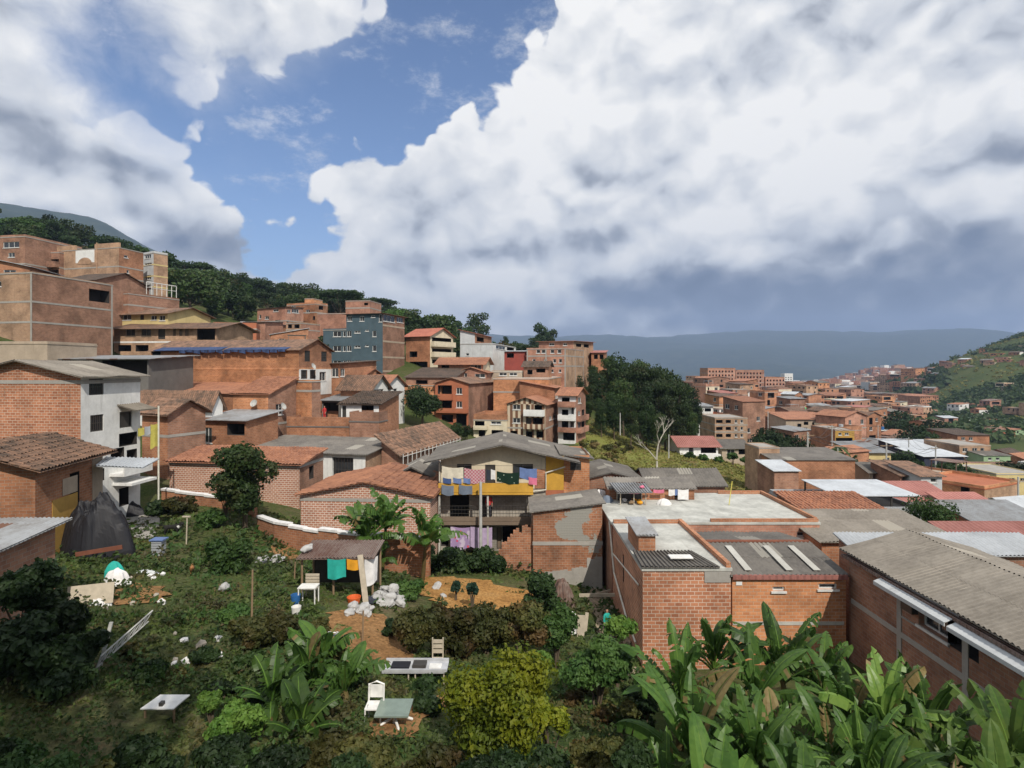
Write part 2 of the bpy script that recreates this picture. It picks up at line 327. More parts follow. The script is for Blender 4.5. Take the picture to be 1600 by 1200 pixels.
# ------------------------------------------------------------------ mesh builder
class MB:
    def __init__(s): s.v = []; s.f = []; s.m = []; s.uv = {}
    def add(s, vs, fs, mi=0):
        o = len(s.v); s.v.extend(vs)
        for f in fs: s.f.append(tuple(i + o for i in f)); s.m.append(mi)
        return s
    def poly(s, pts, mi=0): return s.add(list(pts), [tuple(range(len(pts)))], mi)
    def hexa(s, p, mi=0):     # 8 points: bottom 0-3 (ccw), top 4-7
        return s.add(list(p), [(3, 2, 1, 0), (4, 5, 6, 7), (0, 1, 5, 4), (1, 2, 6, 5), (2, 3, 7, 6), (3, 0, 4, 7)], mi)
    def box(s, x0, y0, z0, x1, y1, z1, mi=0):
        return s.hexa([Vector(p) for p in ((x0, y0, z0), (x1, y0, z0), (x1, y1, z0), (x0, y1, z0), (x0, y0, z1), (x1, y0, z1), (x1, y1, z1), (x0, y1, z1))], mi)
    def slab(s, c, th, mi=0):  # 4 corners (ccw seen from above), thickness downward
        c = [Vector(q) for q in c]; d = Vector((0, 0, th))
        return s.hexa([q - d for q in c] + c, mi)
    def tube(s, pts, r, seg=6, mi=0, cap=True):
        pts = [Vector(p) for p in pts]; n = len(pts)
        rs = r if isinstance(r, (list, tuple)) else [r] * n
        vs = []
        for i, p in enumerate(pts):
            d = (pts[min(i + 1, n - 1)] - pts[max(i - 1, 0)]).normalized()
            a = d.cross(Vector((0, 0, 1)) if abs(d.z) < .9 else Vector((1, 0, 0))).normalized(); b = d.cross(a)
            for k in range(seg):
                w = 2 * math.pi * k / seg
                vs.append(p + (a * math.cos(w) + b * math.sin(w)) * rs[i])
        fs = [(i * seg + k, i * seg + (k + 1) % seg, (i + 1) * seg + (k + 1) % seg, (i + 1) * seg + k) for i in range(n - 1) for k in range(seg)]
        if cap: fs += [tuple(range(seg))[::-1], tuple(range((n - 1) * seg, n * seg))]
        return s.add(vs, fs, mi)
    def grid(s, fn, nu, nv, mi=0):
        vs = [fn(i / nu, j / nv) for j in range(nv + 1) for i in range(nu + 1)]
        return s.add(vs, [(j * (nu + 1) + i, j * (nu + 1) + i + 1, (j + 1) * (nu + 1) + i + 1, (j + 1) * (nu + 1) + i) for j in range(nv) for i in range(nu)], mi)
    def build(s, name, mats, parent=None, smooth=False, loc=None):
        me = bpy.data.meshes.new(name)
        if s.v: 
            V = np.array([tuple(p) for p in s.v], dtype=np.float32)
        else: V = np.zeros((0, 3), np.float32)
        if loc is not None: V = V - np.array(tuple(loc), np.float32)
        me.from_pydata(V.tolist(), [], s.f)
        if not isinstance(mats, (list, tuple)): mats = [mats]
        for m_ in mats: me.materials.append(MATS[m_] if isinstance(m_, str) else m_)
        if len(mats) > 1: me.polygons.foreach_set('material_index', s.m)
        nl = len(me.loops)
        if nl:
            nr = np.zeros(len(me.polygons) * 3, np.float32); me.polygons.foreach_get('normal', nr); nr = nr.reshape(-1, 3)
            lt = np.zeros(len(me.polygons), np.int32); me.polygons.foreach_get('loop_total', lt)
            vi = np.zeros(nl, np.int32); me.loops.foreach_get('vertex_index', vi)
            N = np.repeat(nr, lt, 0); P = V[vi]
            hl = np.hypot(N[:, 0], N[:, 1]); flat = hl < .04; hs = np.where(flat, 1, hl)
            hx = np.where(flat, 0, N[:, 0] / hs); hy = np.where(flat, 1, N[:, 1] / hs)
            u = -P[:, 0] * hy + P[:, 1] * hx
            vv = np.where(np.abs(N[:, 2]) < .4, P[:, 2], -(P[:, 0] * hx + P[:, 1] * hy) / np.clip(np.abs(N[:, 2]), .3, 1))
            if s.uv:
                ls = np.zeros(len(me.polygons), np.int32); me.polygons.foreach_get('loop_start', ls)
                for fi, q in s.uv.items():
                    for k_, (a_, b_) in enumerate(q): u[ls[fi] + k_] = a_; vv[ls[fi] + k_] = b_
            uvl = me.uv_layers.new(name='UVMap'); uvl.data.foreach_set('uv', np.stack([u, vv], 1).astype(np.float32).ravel())
        if smooth: me.polygons.foreach_set('use_smooth', [True] * len(me.polygons))
        o = bpy.data.objects.new(name, me); COL.objects.link(o)
        if loc is not None: o.location = loc
        if parent: o.parent = parent
        return o
def tag(o, label=None, cat=None, group=None, kind=None):
    if label: o['label'] = label
    if cat: o['category'] = cat
    if group: o['group'] = group
    if kind: o['kind'] = kind
    return o
def thing(name, label, cat, loc, group=None):
    o = bpy.data.objects.new(name, None); COL.objects.link(o); o.location = loc; o.empty_display_size = .3
    return tag(o, label, cat, group)
def dup(root):
    r = root.copy(); COL.objects.link(r)
    for ch in list(root.children):
        c = ch.copy(); COL.objects.link(c); c.parent = r
        for gch in list(ch.children):
            d = gch.copy(); COL.objects.link(d); d.parent = c
    return r

# ------------------------------------------------------------------ terrain
CP = [  # (photo column, depth in metres, height)
 (-600,6,-9),(0,6,-9),(800,6,-9.6),(1600,6,-10.5),(2200,6,-10.5),
 (-300,15,-7),(0,15,-8.2),(0,22,-8.4),(-300,25,-6),(300,14,-9.3),(615,15,-9.4),(900,15,-10.2),(1300,15,-11),(1800,15,-11.5),
 (650,19,-10.2),(300,22,-9.3),(560,26,-10.3),(250,30,-9.7),(120,33,-9.6),(200,41,-9.6),(350,38,-9.6),(430,33,-10.4),(480,34,-10.8),(700,33,-11.8),
 (750,37,-12.2),(850,34,-12.4),(930,36,-13.2),(970,27,-13),(1000,25,-13),(1300,25,-12.8),(1600,25,-12.8),(1900,25,-12.8),(700,42,-12.6),(850,42,-12.9),
 (350,50,-8.6),(500,50,-9.6),(600,55,-9.6),(650,60,-9.4),(720,75,-8.9),(800,85,-10.4),(900,85,-10.8),(930,70,-9.9),(1000,75,-12.6),(1080,85,-13.2),(1200,75,-15.8),(1220,62,-14.4),
 (1000,58,-13),(1100,50,-13.2),(1300,50,-15),(1500,50,-16),(1800,50,-16),
 (0,45,-7.4),(-200,40,-5),(0,55,-1.8),(100,67,1.2),(-300,60,4),(-300,90,14),(200,75,0),(300,62,-4.2),(237,62,-3.4),(400,75,-1.2),(450,90,1.5),(550,75,-5),(600,97,-1),(505,97,0),(650,110,1.5),(700,120,0),
 (850,115,-3.4),(920,115,-5),(720,95,-6),(150,95,9.5),(240,100,9.5),(30,95,14),(420,130,6.5),(480,130,7),(350,120,7),
 (300,150,16),(300,200,27),(300,300,43),(500,170,13),(500,220,21),(500,280,28),(650,200,10),(650,280,19),(760,220,5),(760,280,12),(860,240,0),(860,300,7),(930,200,-8),(930,350,2),(1000,300,-10),(1080,350,-14),
 (500,500,10),(760,500,-5),(900,600,-20),(1000,1000,-45),(100,200,42),(100,300,54),(100,500,80),(-300,300,90),(300,600,66),
 (-600,900,250),(0,900,140),(100,900,140),(200,900,134),(260,900,138),(340,900,110),(450,900,68),(550,900,38),(0,1500,290),(200,1500,215),(400,1500,90),(-600,2500,720),(-200,2500,715),(0,2500,706),(60,2500,690),(100,2500,655),(150,2500,625),(200,2500,560),(240,2500,505),(300,2500,445),(380,2500,365),(450,2500,285),(560,2500,120),(700,2500,0),(0,4000,400),(300,4000,150),
 (1000,110,-13),(1000,160,-14),(1080,120,-16),(1080,200,-17),(1150,250,-17.5),(1150,400,-18),(1250,400,-19),(1220,110,-18),(1300,110,-20),(1300,200,-24),(1400,150,-25),(1400,300,-30),(1400,420,-34),(1550,110,-24),(1700,110,-24),(1450,250,-32),
 (1500,350,-33),(1600,350,-34),(1600,250,-33),(1900,250,-33),(1600,430,-20),(1500,450,-31),(1600,550,8),(1500,600,2),(1430,600,-22),(1600,720,41),(1540,720,22),(1480,720,6),(1415,760,-14),(1720,720,72),(1900,720,110),(1600,1100,-20),(1450,1100,-50),
 (1300,1000,-38),(1240,1000,-42),(1300,2000,-62),(1100,2000,-66),(1390,1500,-8),(1345,1500,-27),(1440,1500,-18),(1290,1500,-48),(800,2000,-60),(1390,2200,-60),
 (300,4500,-60),(900,4200,-80),(1500,4200,-80),(600,6500,345),(900,6500,350),(1200,6500,385),(1380,6500,405),(1600,6500,400),(1900,6500,380),(200,6500,300),(900,9500,300),(1500,9500,300)]
def tp(x, y):
    r = np.sqrt(x * x + y * y) + 1e-6
    return np.degrees(np.arctan2(x, y)) / 9.0, np.log(r) * 3.2, r
cx_ = np.array([(c[0] - CX) / F * c[1] for c in CP] + [0, 60, -60, 0, 200, -200]); cy_ = np.array([c[1] for c in CP] + [-10, -5, -5, -200, -200, -200.]); cz_ = np.array([c[2] for c in CP] + [-9.5, -11, -6, -6, -12, 20.])
ca_, cl_, cr_ = tp(cx_, cy_)
cs_ = cz_ / (cr_ + 12)
def ker(d2): return np.sqrt(d2 + .25)
Kc = ker((ca_[:, None] - ca_[None]) ** 2 + (cl_[:, None] - cl_[None]) ** 2)
cmean = cs_.mean()
wts = np.linalg.solve(Kc + np.eye(len(ca_)) * 1e-4, cs_ - cmean)
def gz_arr(x, y):
    a, l, r = tp(np.asarray(x, float), np.asarray(y, float))
    s = cmean + (ker((a[:, None] - ca_[None]) ** 2 + (l[:, None] - cl_[None]) ** 2) * wts).sum(1)
    return s * (r + 12)
def fbm(x, y, sc):
    return noise.fractal(Vector((x * sc, y * sc, 0)), 1.0, 2.1, 6)
def gz(x, y):
    z = float(gz_arr([x], [y])[0]); r = math.hypot(x, y)
    if r > 300:
        k = min(1, (r - 300) / 500)
        z += k * (fbm(x, y, 1 / 260.) * 9 + (fbm(x + 900, y, 1 / 1300.) * 80 if r > 4500 else fbm(x, y + 500, 1 / 500.) * 26 if r > 1600 and x < -100 else 0))
    else: z += fbm(x, y, .25) * .12
    return z
angs = sorted(set([round(a, 3) for a in np.arange(-58, 58.01, .38)] + [float(a) for a in range(-180, -58, 6)] + [float(a) for a in range(62, 180, 6)]))
rads = [0.5] + [2.2 * (9500 / 2.2) ** (i / 205.) for i in range(206)]
mb = MB(); na = len(angs)
P_ = np.array([(r * math.sin(math.radians(a)), r * math.cos(math.radians(a))) for r in rads for a in angs])
Zb = gz_arr(P_[:, 0], P_[:, 1])
for (x, y), z in zip(P_, Zb):
    r = math.hypot(x, y)
    if r > 300:
        k = min(1, (r - 300) / 500); z += k * (fbm(x, y, 1 / 260.) * 9 + (fbm(x + 900, y, 1 / 1300.) * 80 if r > 4500 else fbm(x, y + 500, 1 / 500.) * 26 if r > 1600 and x < -100 else 0))
    else: z += fbm(x, y, .25) * .12
    mb.v.append((x, y, float(z)))
for j in range(len(rads) - 1):
    for i in range(na):
        i2 = (i + 1) % na
        mb.f.append((j * na + i, (j + 1) * na + i, (j + 1) * na + i2, j * na + i2)); 
        mb.m.append(2 if (rads[j] > 250 and rads[j] < 1000 and angs[i] > 31) else 1 if rads[j] > 520 else 0)
tag(mb.build('ground', ['ground_mat', 'mountain_mat', 'hill_mat'], smooth=True), kind='structure')
def U(px, py, Y): return Vector(((px - CX) / F * Y, Y, (HZ - py) / F * Y))
def gx(px, Y):
    x = (px - CX) / F * Y; return Vector((x, Y, gz(x, Y)))
YS = 9 * (1.012 ** np.arange(330))
def G(px, py):      # point of the ground seen at a pixel of the photograph
    xs = (px - CX) / F * YS; zs = gz_arr(xs, YS); s = (HZ - py) / F * YS
    k = np.argmax(s < zs); 
    Y = float(YS[k]) if k else 9.0
    return Vector(((px - CX) / F * Y, Y, gz((px - CX) / F * Y, Y)))
# ------------------------------------------------------------------ houses
PITCH = dict(tile_orange=.24, tile_red=.24, tile_brown=.24, tile_dark=.24, asbestos=.20, asbestos_warm=.20, tin=.16, tin_white=.18, tin_rust=.16, red_sheet=.3)
def sheet(mb, p00, p10, p11, p01, th=.05, mat='asbestos', det=False, mi=0):
    """roof plane: p00-p10 along the eave, p00-p01 up the slope; corrugated geometry when it is near"""
    p00, p10, p11, p01 = map(Vector, (p00, p10, p11, p01))
    if not det:
        mb.slab([p00, p10, p11, p01], th, mi); return
    W_ = (p10 - p00).length; L_ = max((p01 - p00).length, (p11 - p10).length); pit = PITCH.get(mat, .25); tile = mat.startswith('tile')
    nu = max(4, int(W_ / pit)) * 6; rows = max(2, int(L_ / .42)) if tile else max(1, int(L_ / 1.5)); amp = pit * (.24 if tile else .14)
    vs = []; fs = []; rr = random.Random(int(W_ * 1000) + int(L_ * 77))
    for r in range(rows):
        jog = [rr.uniform(-.02, .02) for _ in range(nu // 6 + 2)] if tile else [rr.uniform(-.004, .004)] * (nu // 6 + 2)
        for e in (0, 1):
            v = (r + e) / rows
            o = len(vs)
            for i in range(nu + 1):
                u = i / nu; p = p00.lerp(p10, u).lerp(p01.lerp(p11, u), v)
                ph = i / 6 * 2 * math.pi
                h = amp * (abs(math.sin(ph / 2)) * 1.5 if tile else math.sin(ph)) + (.045 if tile else .010) * (1 - e) + jog[i // 6]
                h += .03 * noise.noise(p * .9) * (2 if tile else 1.5)
                vs.append(p + Vector((0, 0, h)))
        a = r * 2 * (nu + 1)
        for i in range(nu): fs.append((a + i, a + i + 1, a + nu + 2 + i, a + nu + 1 + i))
        if r:
            b = a - (nu + 1)
            for i in range(nu): fs.append((b + i, b + i + 1, a + i + 1, a + i))
    f0 = len(mb.f); mb.add(vs, fs, mi)
    rl = L_ / rows
    for q_, f in enumerate(fs):
        mb.uv[f0 + q_] = [((i_ % (nu + 1)) / 6 * pit, ((i_ // (nu + 1)) // 2 + (i_ // (nu + 1)) % 2 * .999) * rl) for i_ in f]
    mb.slab([p - Vector((0, 0, .03)) for p in (p00, p10, p11, p01)], th * .5, mi)
FOOT = []; LAST = [()]
def clad(m, ob_, fc, s0, s1, za, zb, ops, o=.012):
    fo = [q for q in ops if q[0] == fc]
    S = sorted(set([s0, s1] + [min(max(v, s0), s1) for q in fo for v in (q[1], q[2])])); ZZ = sorted(set([za, zb] + [min(max(v, za), zb) for q in fo for v in (q[3], q[4])]))
    for i in range(len(S) - 1):
        for j in range(len(ZZ) - 1):
            sm = (S[i] + S[i + 1]) / 2; zm = (ZZ[j] + ZZ[j + 1]) / 2
            if not any(q[1] < sm < q[2] and q[3] < zm < q[4] for q in fo): ob_(m, fc, S[i], S[i + 1], o, -.02, ZZ[j], ZZ[j + 1])
def dish(root, Q, fc, s, z, b0):
    c = Q(fc, s, .45, z); n_ = (Q(fc, s, 1.45, z + .5) - c).normalized(); a = n_.cross(Vector((0, 0, 1))).normalized(); b_ = a.cross(n_); m = MB()
    rings = [[c + n_ * (.14 * (q / 4) ** 2) + (a * math.cos(k * .5236) + b_ * math.sin(k * .5236)) * .38 * q / 4 for k in range(12)] for q in range(1, 5)]
    m.add([c] + [p for r_ in rings for p in r_], [(0, 1 + k, 1 + (k + 1) % 12) for k in range(12)] + [(1 + q * 12 + k, 1 + (q + 1) * 12 + k, 1 + (q + 1) * 12 + (k + 1) % 12, 1 + q * 12 + (k + 1) % 12) for q in range(3) for k in range(12)])
    m.tube([Q(fc, s, 0, z - .1), c], .02, 5); m.tube([c - b_ * .36 + n_ * .12, c + n_ * .42], .012, 4)
    o = m.build('satellite_dish', 'pole_grey', root, loc=b0); o.location = (0, 0, 0)
def mkhouse(name, bx, by, th, L1, L2, z0, z1, wall='brick_orange', wall2=None, roof='flat', rmat='tin', rise=1.0, oh=.35, ops=(), bands=(), label='', cat='house', group=None,
            det=False, parapet=.5, pmat=None, cols=False, depth=.14, slabmat='concrete', frame='white_frame', simple=False, roofd=0, bandmat='concrete'):
    t_ = math.radians(th); d1 = Vector((-math.cos(t_), math.sin(t_), 0)); d2 = Vector((math.sin(t_), math.cos(t_), 0)); Bp = Vector((bx, by, z0))
    root = thing(name, label, cat, Bp + (d1 * L1 + d2 * L2) * .5, group)
    base = root.location
    cc = Bp + (d1 * L1 + d2 * L2) * .5; FOOT.append((cc.x, cc.y, max(L1, L2) * .5, root))
    FO = {1: (Bp, d1, -d2, L1), 2: (Bp, d2, -d1, L2), 3: (Bp + d2 * L2, d1, d2, L1), 4: (Bp + d1 * L1, d2, d1, L2)}
    def Q(face, s, o, z):
        O, d, nn, L = FO[face]; p = O + d * s + nn * o; return Vector((p.x, p.y, z))
    def ob(mb, face, s0, s1, o0, o1, za, zb, mi=0):
        mb.hexa([Q(face, s0, o0, za), Q(face, s1, o0, za), Q(face, s1, o1, za), Q(face, s0, o1, za), Q(face, s0, o0, zb), Q(face, s1, o0, zb), Q(face, s1, o1, zb), Q(face, s0, o1, zb)], mi)
    def Hh(a, b):
        if roof == 'gable1': return rise * (1 - abs(b - L2 / 2) / (L2 / 2))
        if roof == 'gable2': return rise * (1 - abs(a - L1 / 2) / (L1 / 2))
        if roof == 'shedb': return rise * b / L2
        if roof == 'shedf': return rise * (1 - b / L2)
        if roof == 'shedl': return rise * a / L1
        if roof == 'shedr': return rise * (1 - a / L1)
        return 0
    w = MB()
    for fc in (1, 2, 3, 4):
        O, d, nn, L = FO[fc]; mi = 1 if (wall2 and fc in (2, 4)) else 0
        fo = [o for o in ops if o[0] == fc]
        S = sorted(set([0, L] + [min(max(v, 0.02), L - .02) for o in fo for v in (o[1], o[2])])); ZZ = sorted(set([z0, z1] + [min(max(v, z0 + .02), z1 - .02) for o in fo for v in (o[3], o[4])]))
        for i in range(len(S) - 1):
            for j in range(len(ZZ) - 1):
                sm = (S[i] + S[i + 1]) / 2; zm = (ZZ[j] + ZZ[j + 1]) / 2
                if any(o[1] < sm < o[2] and o[3] < zm < o[4] for o in fo): continue
                w.poly([Q(fc, S[i], 0, ZZ[j]), Q(fc, S[i + 1], 0, ZZ[j]), Q(fc, S[i + 1], 0, ZZ[j + 1]), Q(fc, S[i], 0, ZZ[j + 1])], mi)
        for o in fo:
            s0, s1, za, zb, k = o[1:6]; dp = (o[6] if len(o) > 6 else (1.4 if k == 'h' else depth))
            c = [Q(fc, s0, 0, za), Q(fc, s1, 0, za), Q(fc, s1, 0, zb), Q(fc, s0, 0, zb)]; e = [Q(fc, s0, -dp, za), Q(fc, s1, -dp, za), Q(fc, s1, -dp, zb), Q(fc, s0, -dp, zb)]
            im = 2 if (k == 'h') else mi  # hole lining is near-black: indoor shade put into its colour
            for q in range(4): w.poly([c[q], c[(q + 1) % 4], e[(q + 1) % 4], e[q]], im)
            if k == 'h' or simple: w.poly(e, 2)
        # gable / shed infill
        def hs(s):
            return {1: Hh(s, 0), 2: Hh(0, s), 3: Hh(s, L2), 4: Hh(L1, s)}[fc]
        br_ = [0, L / 2, L]
        top = [Q(fc, s, 0, z1 + hs(s)) for s in br_ if True]
        if max(hs(s) for s in br_) > .01:
            pts = [Q(fc, 0, 0, z1)] + ([Q(fc, 0, 0, z1 + hs(0))] if hs(0) > .01 else []) + ([Q(fc, L / 2, 0, z1 + hs(L / 2))]) + ([Q(fc, L, 0, z1 + hs(L))] if hs(L) > .01 else []) + [Q(fc, L, 0, z1)]
            w.poly(pts, mi)
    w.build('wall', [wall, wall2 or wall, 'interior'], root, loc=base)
    bpy_o = root.children
    # roof
    r = MB()
    def RP(a, b):
        p = Bp + d1 * a + d2 * b; return Vector((p.x, p.y, z1 + Hh(a, b) + .07))
    rd = det
    if roof == 'flat':
        ob(r, 1, -.05, L1 + .05, .05, -L2 - .05, z1, z1 + .13); rn = r.build('roof', slabmat, root, loc=base)
        if parapet > 0:
            pb = MB(); za, zb = z1 + .13, z1 + .13 + parapet; T = .14
            for fc, L in ((1, L1), (3, L1)): ob(pb, fc, 0, L, 0, -T, za, zb)
            for fc, L in ((2, L2), (4, L2)): ob(pb, fc, T, L - T, 0, -T, za, zb)
            pb.build('parapet', pmat or wall, root, loc=base)
    else:
        if roof == 'gable1':
            sheet(r, RP(-oh, -oh), RP(L1 + oh, -oh), RP(L1 + oh, L2 / 2), RP(-oh, L2 / 2), .06, rmat, rd); sheet(r, RP(L1 + oh, L2 + oh), RP(-oh, L2 + oh), RP(-oh, L2 / 2), RP(L1 + oh, L2 / 2), .06, rmat, rd)
            rc = [RP(-oh, L2 / 2) + Vector((0, 0, .05)), RP(L1 + oh, L2 / 2) + Vector((0, 0, .05))]
        elif roof == 'gable2':
            sheet(r, RP(-oh, L2 + oh), RP(-oh, -oh), RP(L1 / 2, -oh), RP(L1 / 2, L2 + oh), .06, rmat, rd); sheet(r, RP(L1 + oh, -oh), RP(L1 + oh, L2 + oh), RP(L1 / 2, L2 + oh), RP(L1 / 2, -oh), .06, rmat, rd)
            rc = [RP(L1 / 2, -oh) + Vector((0, 0, .05)), RP(L1 / 2, L2 + oh) + Vector((0, 0, .05))]
        elif roof in ('shedb', 'shedf'):
            c = [RP(-oh, -oh), RP(L1 + oh, -oh), RP(L1 + oh, L2 + oh), RP(-oh, L2 + oh)]
            if roof == 'shedf': c = [c[2], c[3], c[0], c[1]]
            sheet(r, *c, .06, rmat, rd); rc = None
        else:
            c = [RP(-oh, L2 + oh), RP(-oh, -oh), RP(L1 + oh, -oh), RP(L1 + oh, L2 + oh)]
            if roof == 'shedr': c = [c[2], c[3], c[0], c[1]]
            sheet(r, *c, .06, rmat, rd); rc = None
        rn = r.build('roof', rmat, root, loc=base)
        if rc and not simple:
            MB().tube(rc, .09, 6).build('ridge_cap', rmat, rn, loc=base)
    # openings
    if not simple:
        for o in ops:
            fc, s0, s1, za, zb, k = o[:6]; dp = (o[6] if len(o) > 6 else depth); f_ = .06
            if k == 'h': continue
            fr = MB(); nm = 'door' if k in ('d', 'D') else 'window'
            for a, b, c, e in ((s0, s1, za, za + f_), (s0, s1, zb - f_, zb), (s0, s0 + f_, za + f_, zb - f_), (s1 - f_, s1, za + f_, zb - f_)):
                ob(fr, fc, a, b, -dp + .08, -dp + .02, c, e)
            W_ = s1 - s0
            if k == 'w' and W_ > .8:
                nb = 2 if W_ < 1.7 else 3
                for q in range(1, nb): ob(fr, fc, s0 + W_ * q / nb - .025, s0 + W_ * q / nb + .025, -dp + .07, -dp + .03, za + f_, zb - f_)
            if k == 'g':
                for q in range(1, 7): ob(fr, fc, s0 + W_ * q / 7 - .012, s0 + W_ * q / 7 + .012, -.03, -.055, za + f_, zb - f_)
                ob(fr, fc, s0 + f_, s1 - f_, -.056, -.07, (za + zb) / 2 - .02, (za + zb) / 2 + .02)
            if k == 'w': ob(fr, fc, s0 - .08, s1 + .08, .07, -.02, za - .09, za - .004)
            fo_ = fr.build(nm, 'dark_frame' if k in ('g', 'd') else frame, root, loc=base)
            pn = MB(); ob(pn, fc, s0, s1, -dp + .03, -dp - .02, za, zb)
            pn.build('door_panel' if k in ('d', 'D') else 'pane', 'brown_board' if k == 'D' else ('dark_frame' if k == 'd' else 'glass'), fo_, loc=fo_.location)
            fo_.children[0].location = (0, 0, 0)
    # concrete bands
    if bands:
        b_ = MB()
        for z in bands:
            ob(b_, 1, -.03, L1 + .03, .025, -.05, z - .11, z + .11); ob(b_, 2, -.02, L2 + .03, .028, -.05, z - .11, z + .11)
        b_.build('concrete_band', bandmat, root, loc=base)
    if cols:
        zt = z1 - .02
        for s in [0] + [L1 * q / cols for q in range(1, cols + 1)]:
            b_ = MB(); ob(b_, 1, min(max(s - .12, 0), L1 - .24), min(max(s - .12, 0), L1 - .24) + .24, .018, -.05, z0, zt); b_.build('concrete_column', 'concrete', root, loc=base)
        for s in [L2 * q / cols for q in range(1, cols + 1)]:
            b_ = MB(); ob(b_, 2, min(s - .12, L2 - .24), min(s - .12, L2 - .24) + .24, .018, -.05, z0, zt); b_.build('concrete_column', 'concrete', root, loc=base)
    for c in root.children:
        c.location = c.location - base
    root_fix = [c for c in root.children]
    return root, Q, ob, base
def solve(bx, by, dx, dy, px):
    k = (px - CX) / F
    return (k * by - bx) / (dx - k * dy)
def zpx(py, y): return (HZ - py) / F * y
def H(name, label, A, B, C, Y, th, top, base=None, L1=None, L2=None, win=(), bandpy=(), balc=(), **kw):
    """A-B-C photo columns of the left end, the near corner and the right end of the two visible walls; Y depth of the corner"""
    bx = (B - CX) / F * Y; by = Y; t_ = math.radians(th)
    if L1 is None: L1 = solve(bx, by, -math.cos(t_), math.sin(t_), A)
    if L2 is None: L2 = solve(bx, by, math.sin(t_), math.cos(t_), C)
    z1 = zpx(top, Y)
    if kw.get('roof', 'flat') == 'flat': z1 -= kw.get('parapet', .5) + .13
    cs = [(bx, by), (bx - math.cos(t_) * L1, by + math.sin(t_) * L1), (bx + math.sin(t_) * L2, by + math.cos(t_) * L2), (bx - math.cos(t_) * L1 + math.sin(t_) * L2, by + math.sin(t_) * L1 + math.cos(t_) * L2)]
    gmin = float(gz_arr([c[0] for c in cs], [c[1] for c in cs]).min())
    z0 = gmin - .6
    if base is not None: z0 = min(z0, zpx(base, Y)) 
    z0 = min(z0, z1 - 2)
    ops = []
    for wd in win:
        fc, a, ya, b, yb, k = wd[:6]
        dx, dy = (-math.cos(t_), math.sin(t_)) if fc == 1 else (math.sin(t_), math.cos(t_))
        s0 = solve(bx, by, dx, dy, a); s1 = solve(bx, by, dx, dy, b)
        if s0 > s1: s0, s1 = s1, s0
        L = L1 if fc == 1 else L2
        s0 = max(.12, s0); s1 = min(L - .12, s1)
        if s1 - s0 < .25: continue
        ym = by + dy * (s0 + s1) / 2
        za, zb = zpx(yb, ym), zpx(ya, ym)
        zb = min(zb, z1 - .08); za = max(za, z0 + .05)
        if zb - za < .25: continue
        ops.append((fc, s0, s1, za, zb, k) + tuple(wd[6:]))
    LAST[0] = ops
    out_ = mkhouse(name, bx, by, th, L1, L2, z0, z1, ops=ops, bands=[zpx(p, Y) for p in bandpy], label=label, **kw)
    root, Q, ob, b0 = out_
    for bl in balc:      # (face, px0, px1, py_floor, depth, parapet height, material)
        fc, a, b, yf, dpt, ph, mt = bl
        dx, dy = (-math.cos(t_), math.sin(t_)) if fc == 1 else (math.sin(t_), math.cos(t_))
        s0 = solve(bx, by, dx, dy, a); s1 = solve(bx, by, dx, dy, b)
        if s0 > s1: s0, s1 = s1, s0
        z = zpx(yf, by + dy * (s0 + s1) / 2)
        m = MB(); ob(m, fc, s0, s1, dpt, .003, z - .16, z); ob(m, fc, s0, s1, dpt + .02, dpt - .1, z + .002, z + ph); ob(m, fc, s0 - .01, s0 + .09, dpt - .102, .003, z + .002, z + ph - .01); ob(m, fc, s1 - .09, s1 + .01, dpt - .102, .003, z + .002, z + ph - .01)
        o = m.build('balcony', mt, root, loc=b0); o.location = (0, 0, 0)
    return root, Q, ob, b0, (bx, by, z0, z1, L1, L2)
BO, BB, BN, BP, BT = 'brick_orange', 'brick_bright', 'brick_brown', 'brick_pink', 'brick_tan'
# ---- upper left hillside
H('brick_building', 'huge brown brick block with concrete bands at the left edge of the photo', -70, 50, 176, 66, 12, 424, 556, wall='brick_tan', wall2=BN, parapet=.1, bandpy=(471, 503), cols=1,  # right wall in browner brick, its weaker light put into the colour
  win=[(2, 139, 453, 171, 472, 'h'), (1, -20, 440, 2, 448, 'w')], bandmat='concrete')
H('brick_building', 'dark brick flats at the top left corner with a pale window strip', -40, 39, 46, 92, 10, 366, 432, wall=BN, parapet=.3, L2=10, win=[(1, 5, 378, 30, 387, 'w'), (1, 13, 395, 23, 402, 'w'), (1, -20, 378, -4, 386, 'w')], bandpy=(412,))
H('brick_building', 'low dark brick house with open balconies between the corner flats and the roofless tower', 40, 93, 96, 96, 8, 392, 445, wall=BN, parapet=.2, L2=9, win=[(1, 78, 405, 92, 415, 'h'), (1, 60, 402, 70, 412, 'w'), (1, 79, 422, 92, 430, 'h'), (1, 46, 412, 56, 418, 'w')], bandpy=(418,), balc=[(1, 76, 93, 417, .8, .8, BN)])
r_ = H('brick_tower', 'tall tan brick tower with a white gap in its roofline on the left hillside', 89, 186, 224, 94, 14, 386, 470, wall=BT, wall2='brick_orange', parapet=.02, bandpy=(416, 433),
  win=[(1, 97, 391, 101, 395, 'w'), (2, 194, 399, 200, 403, 'w'), (2, 198, 422, 202, 427, 'w'), (2, 196, 439, 202, 445, 'w')])
root, Q, ob, b0, (bx, by, z0, z1, L1, L2) = r_
m = MB()
s0 = solve(bx, by, -math.cos(math.radians(14)), math.sin(math.radians(14)), 148); s1 = solve(bx, by, -math.cos(math.radians(14)), math.sin(math.radians(14)), 118)
zt = zpx(386, by); ob(m, 1, -.01, s0, .012, -.3, z1 + .15, z1 + .9); ob(m, 1, s1, L1 + .01, .012, -.3, z1 + .15, z1 + .9)
ob(m, 1, 4.4, 4.6, .1, .013, z0, z1 + 1.1)
m.build('brick_crest', BT, root, loc=b0).location = (0, 0, 0)
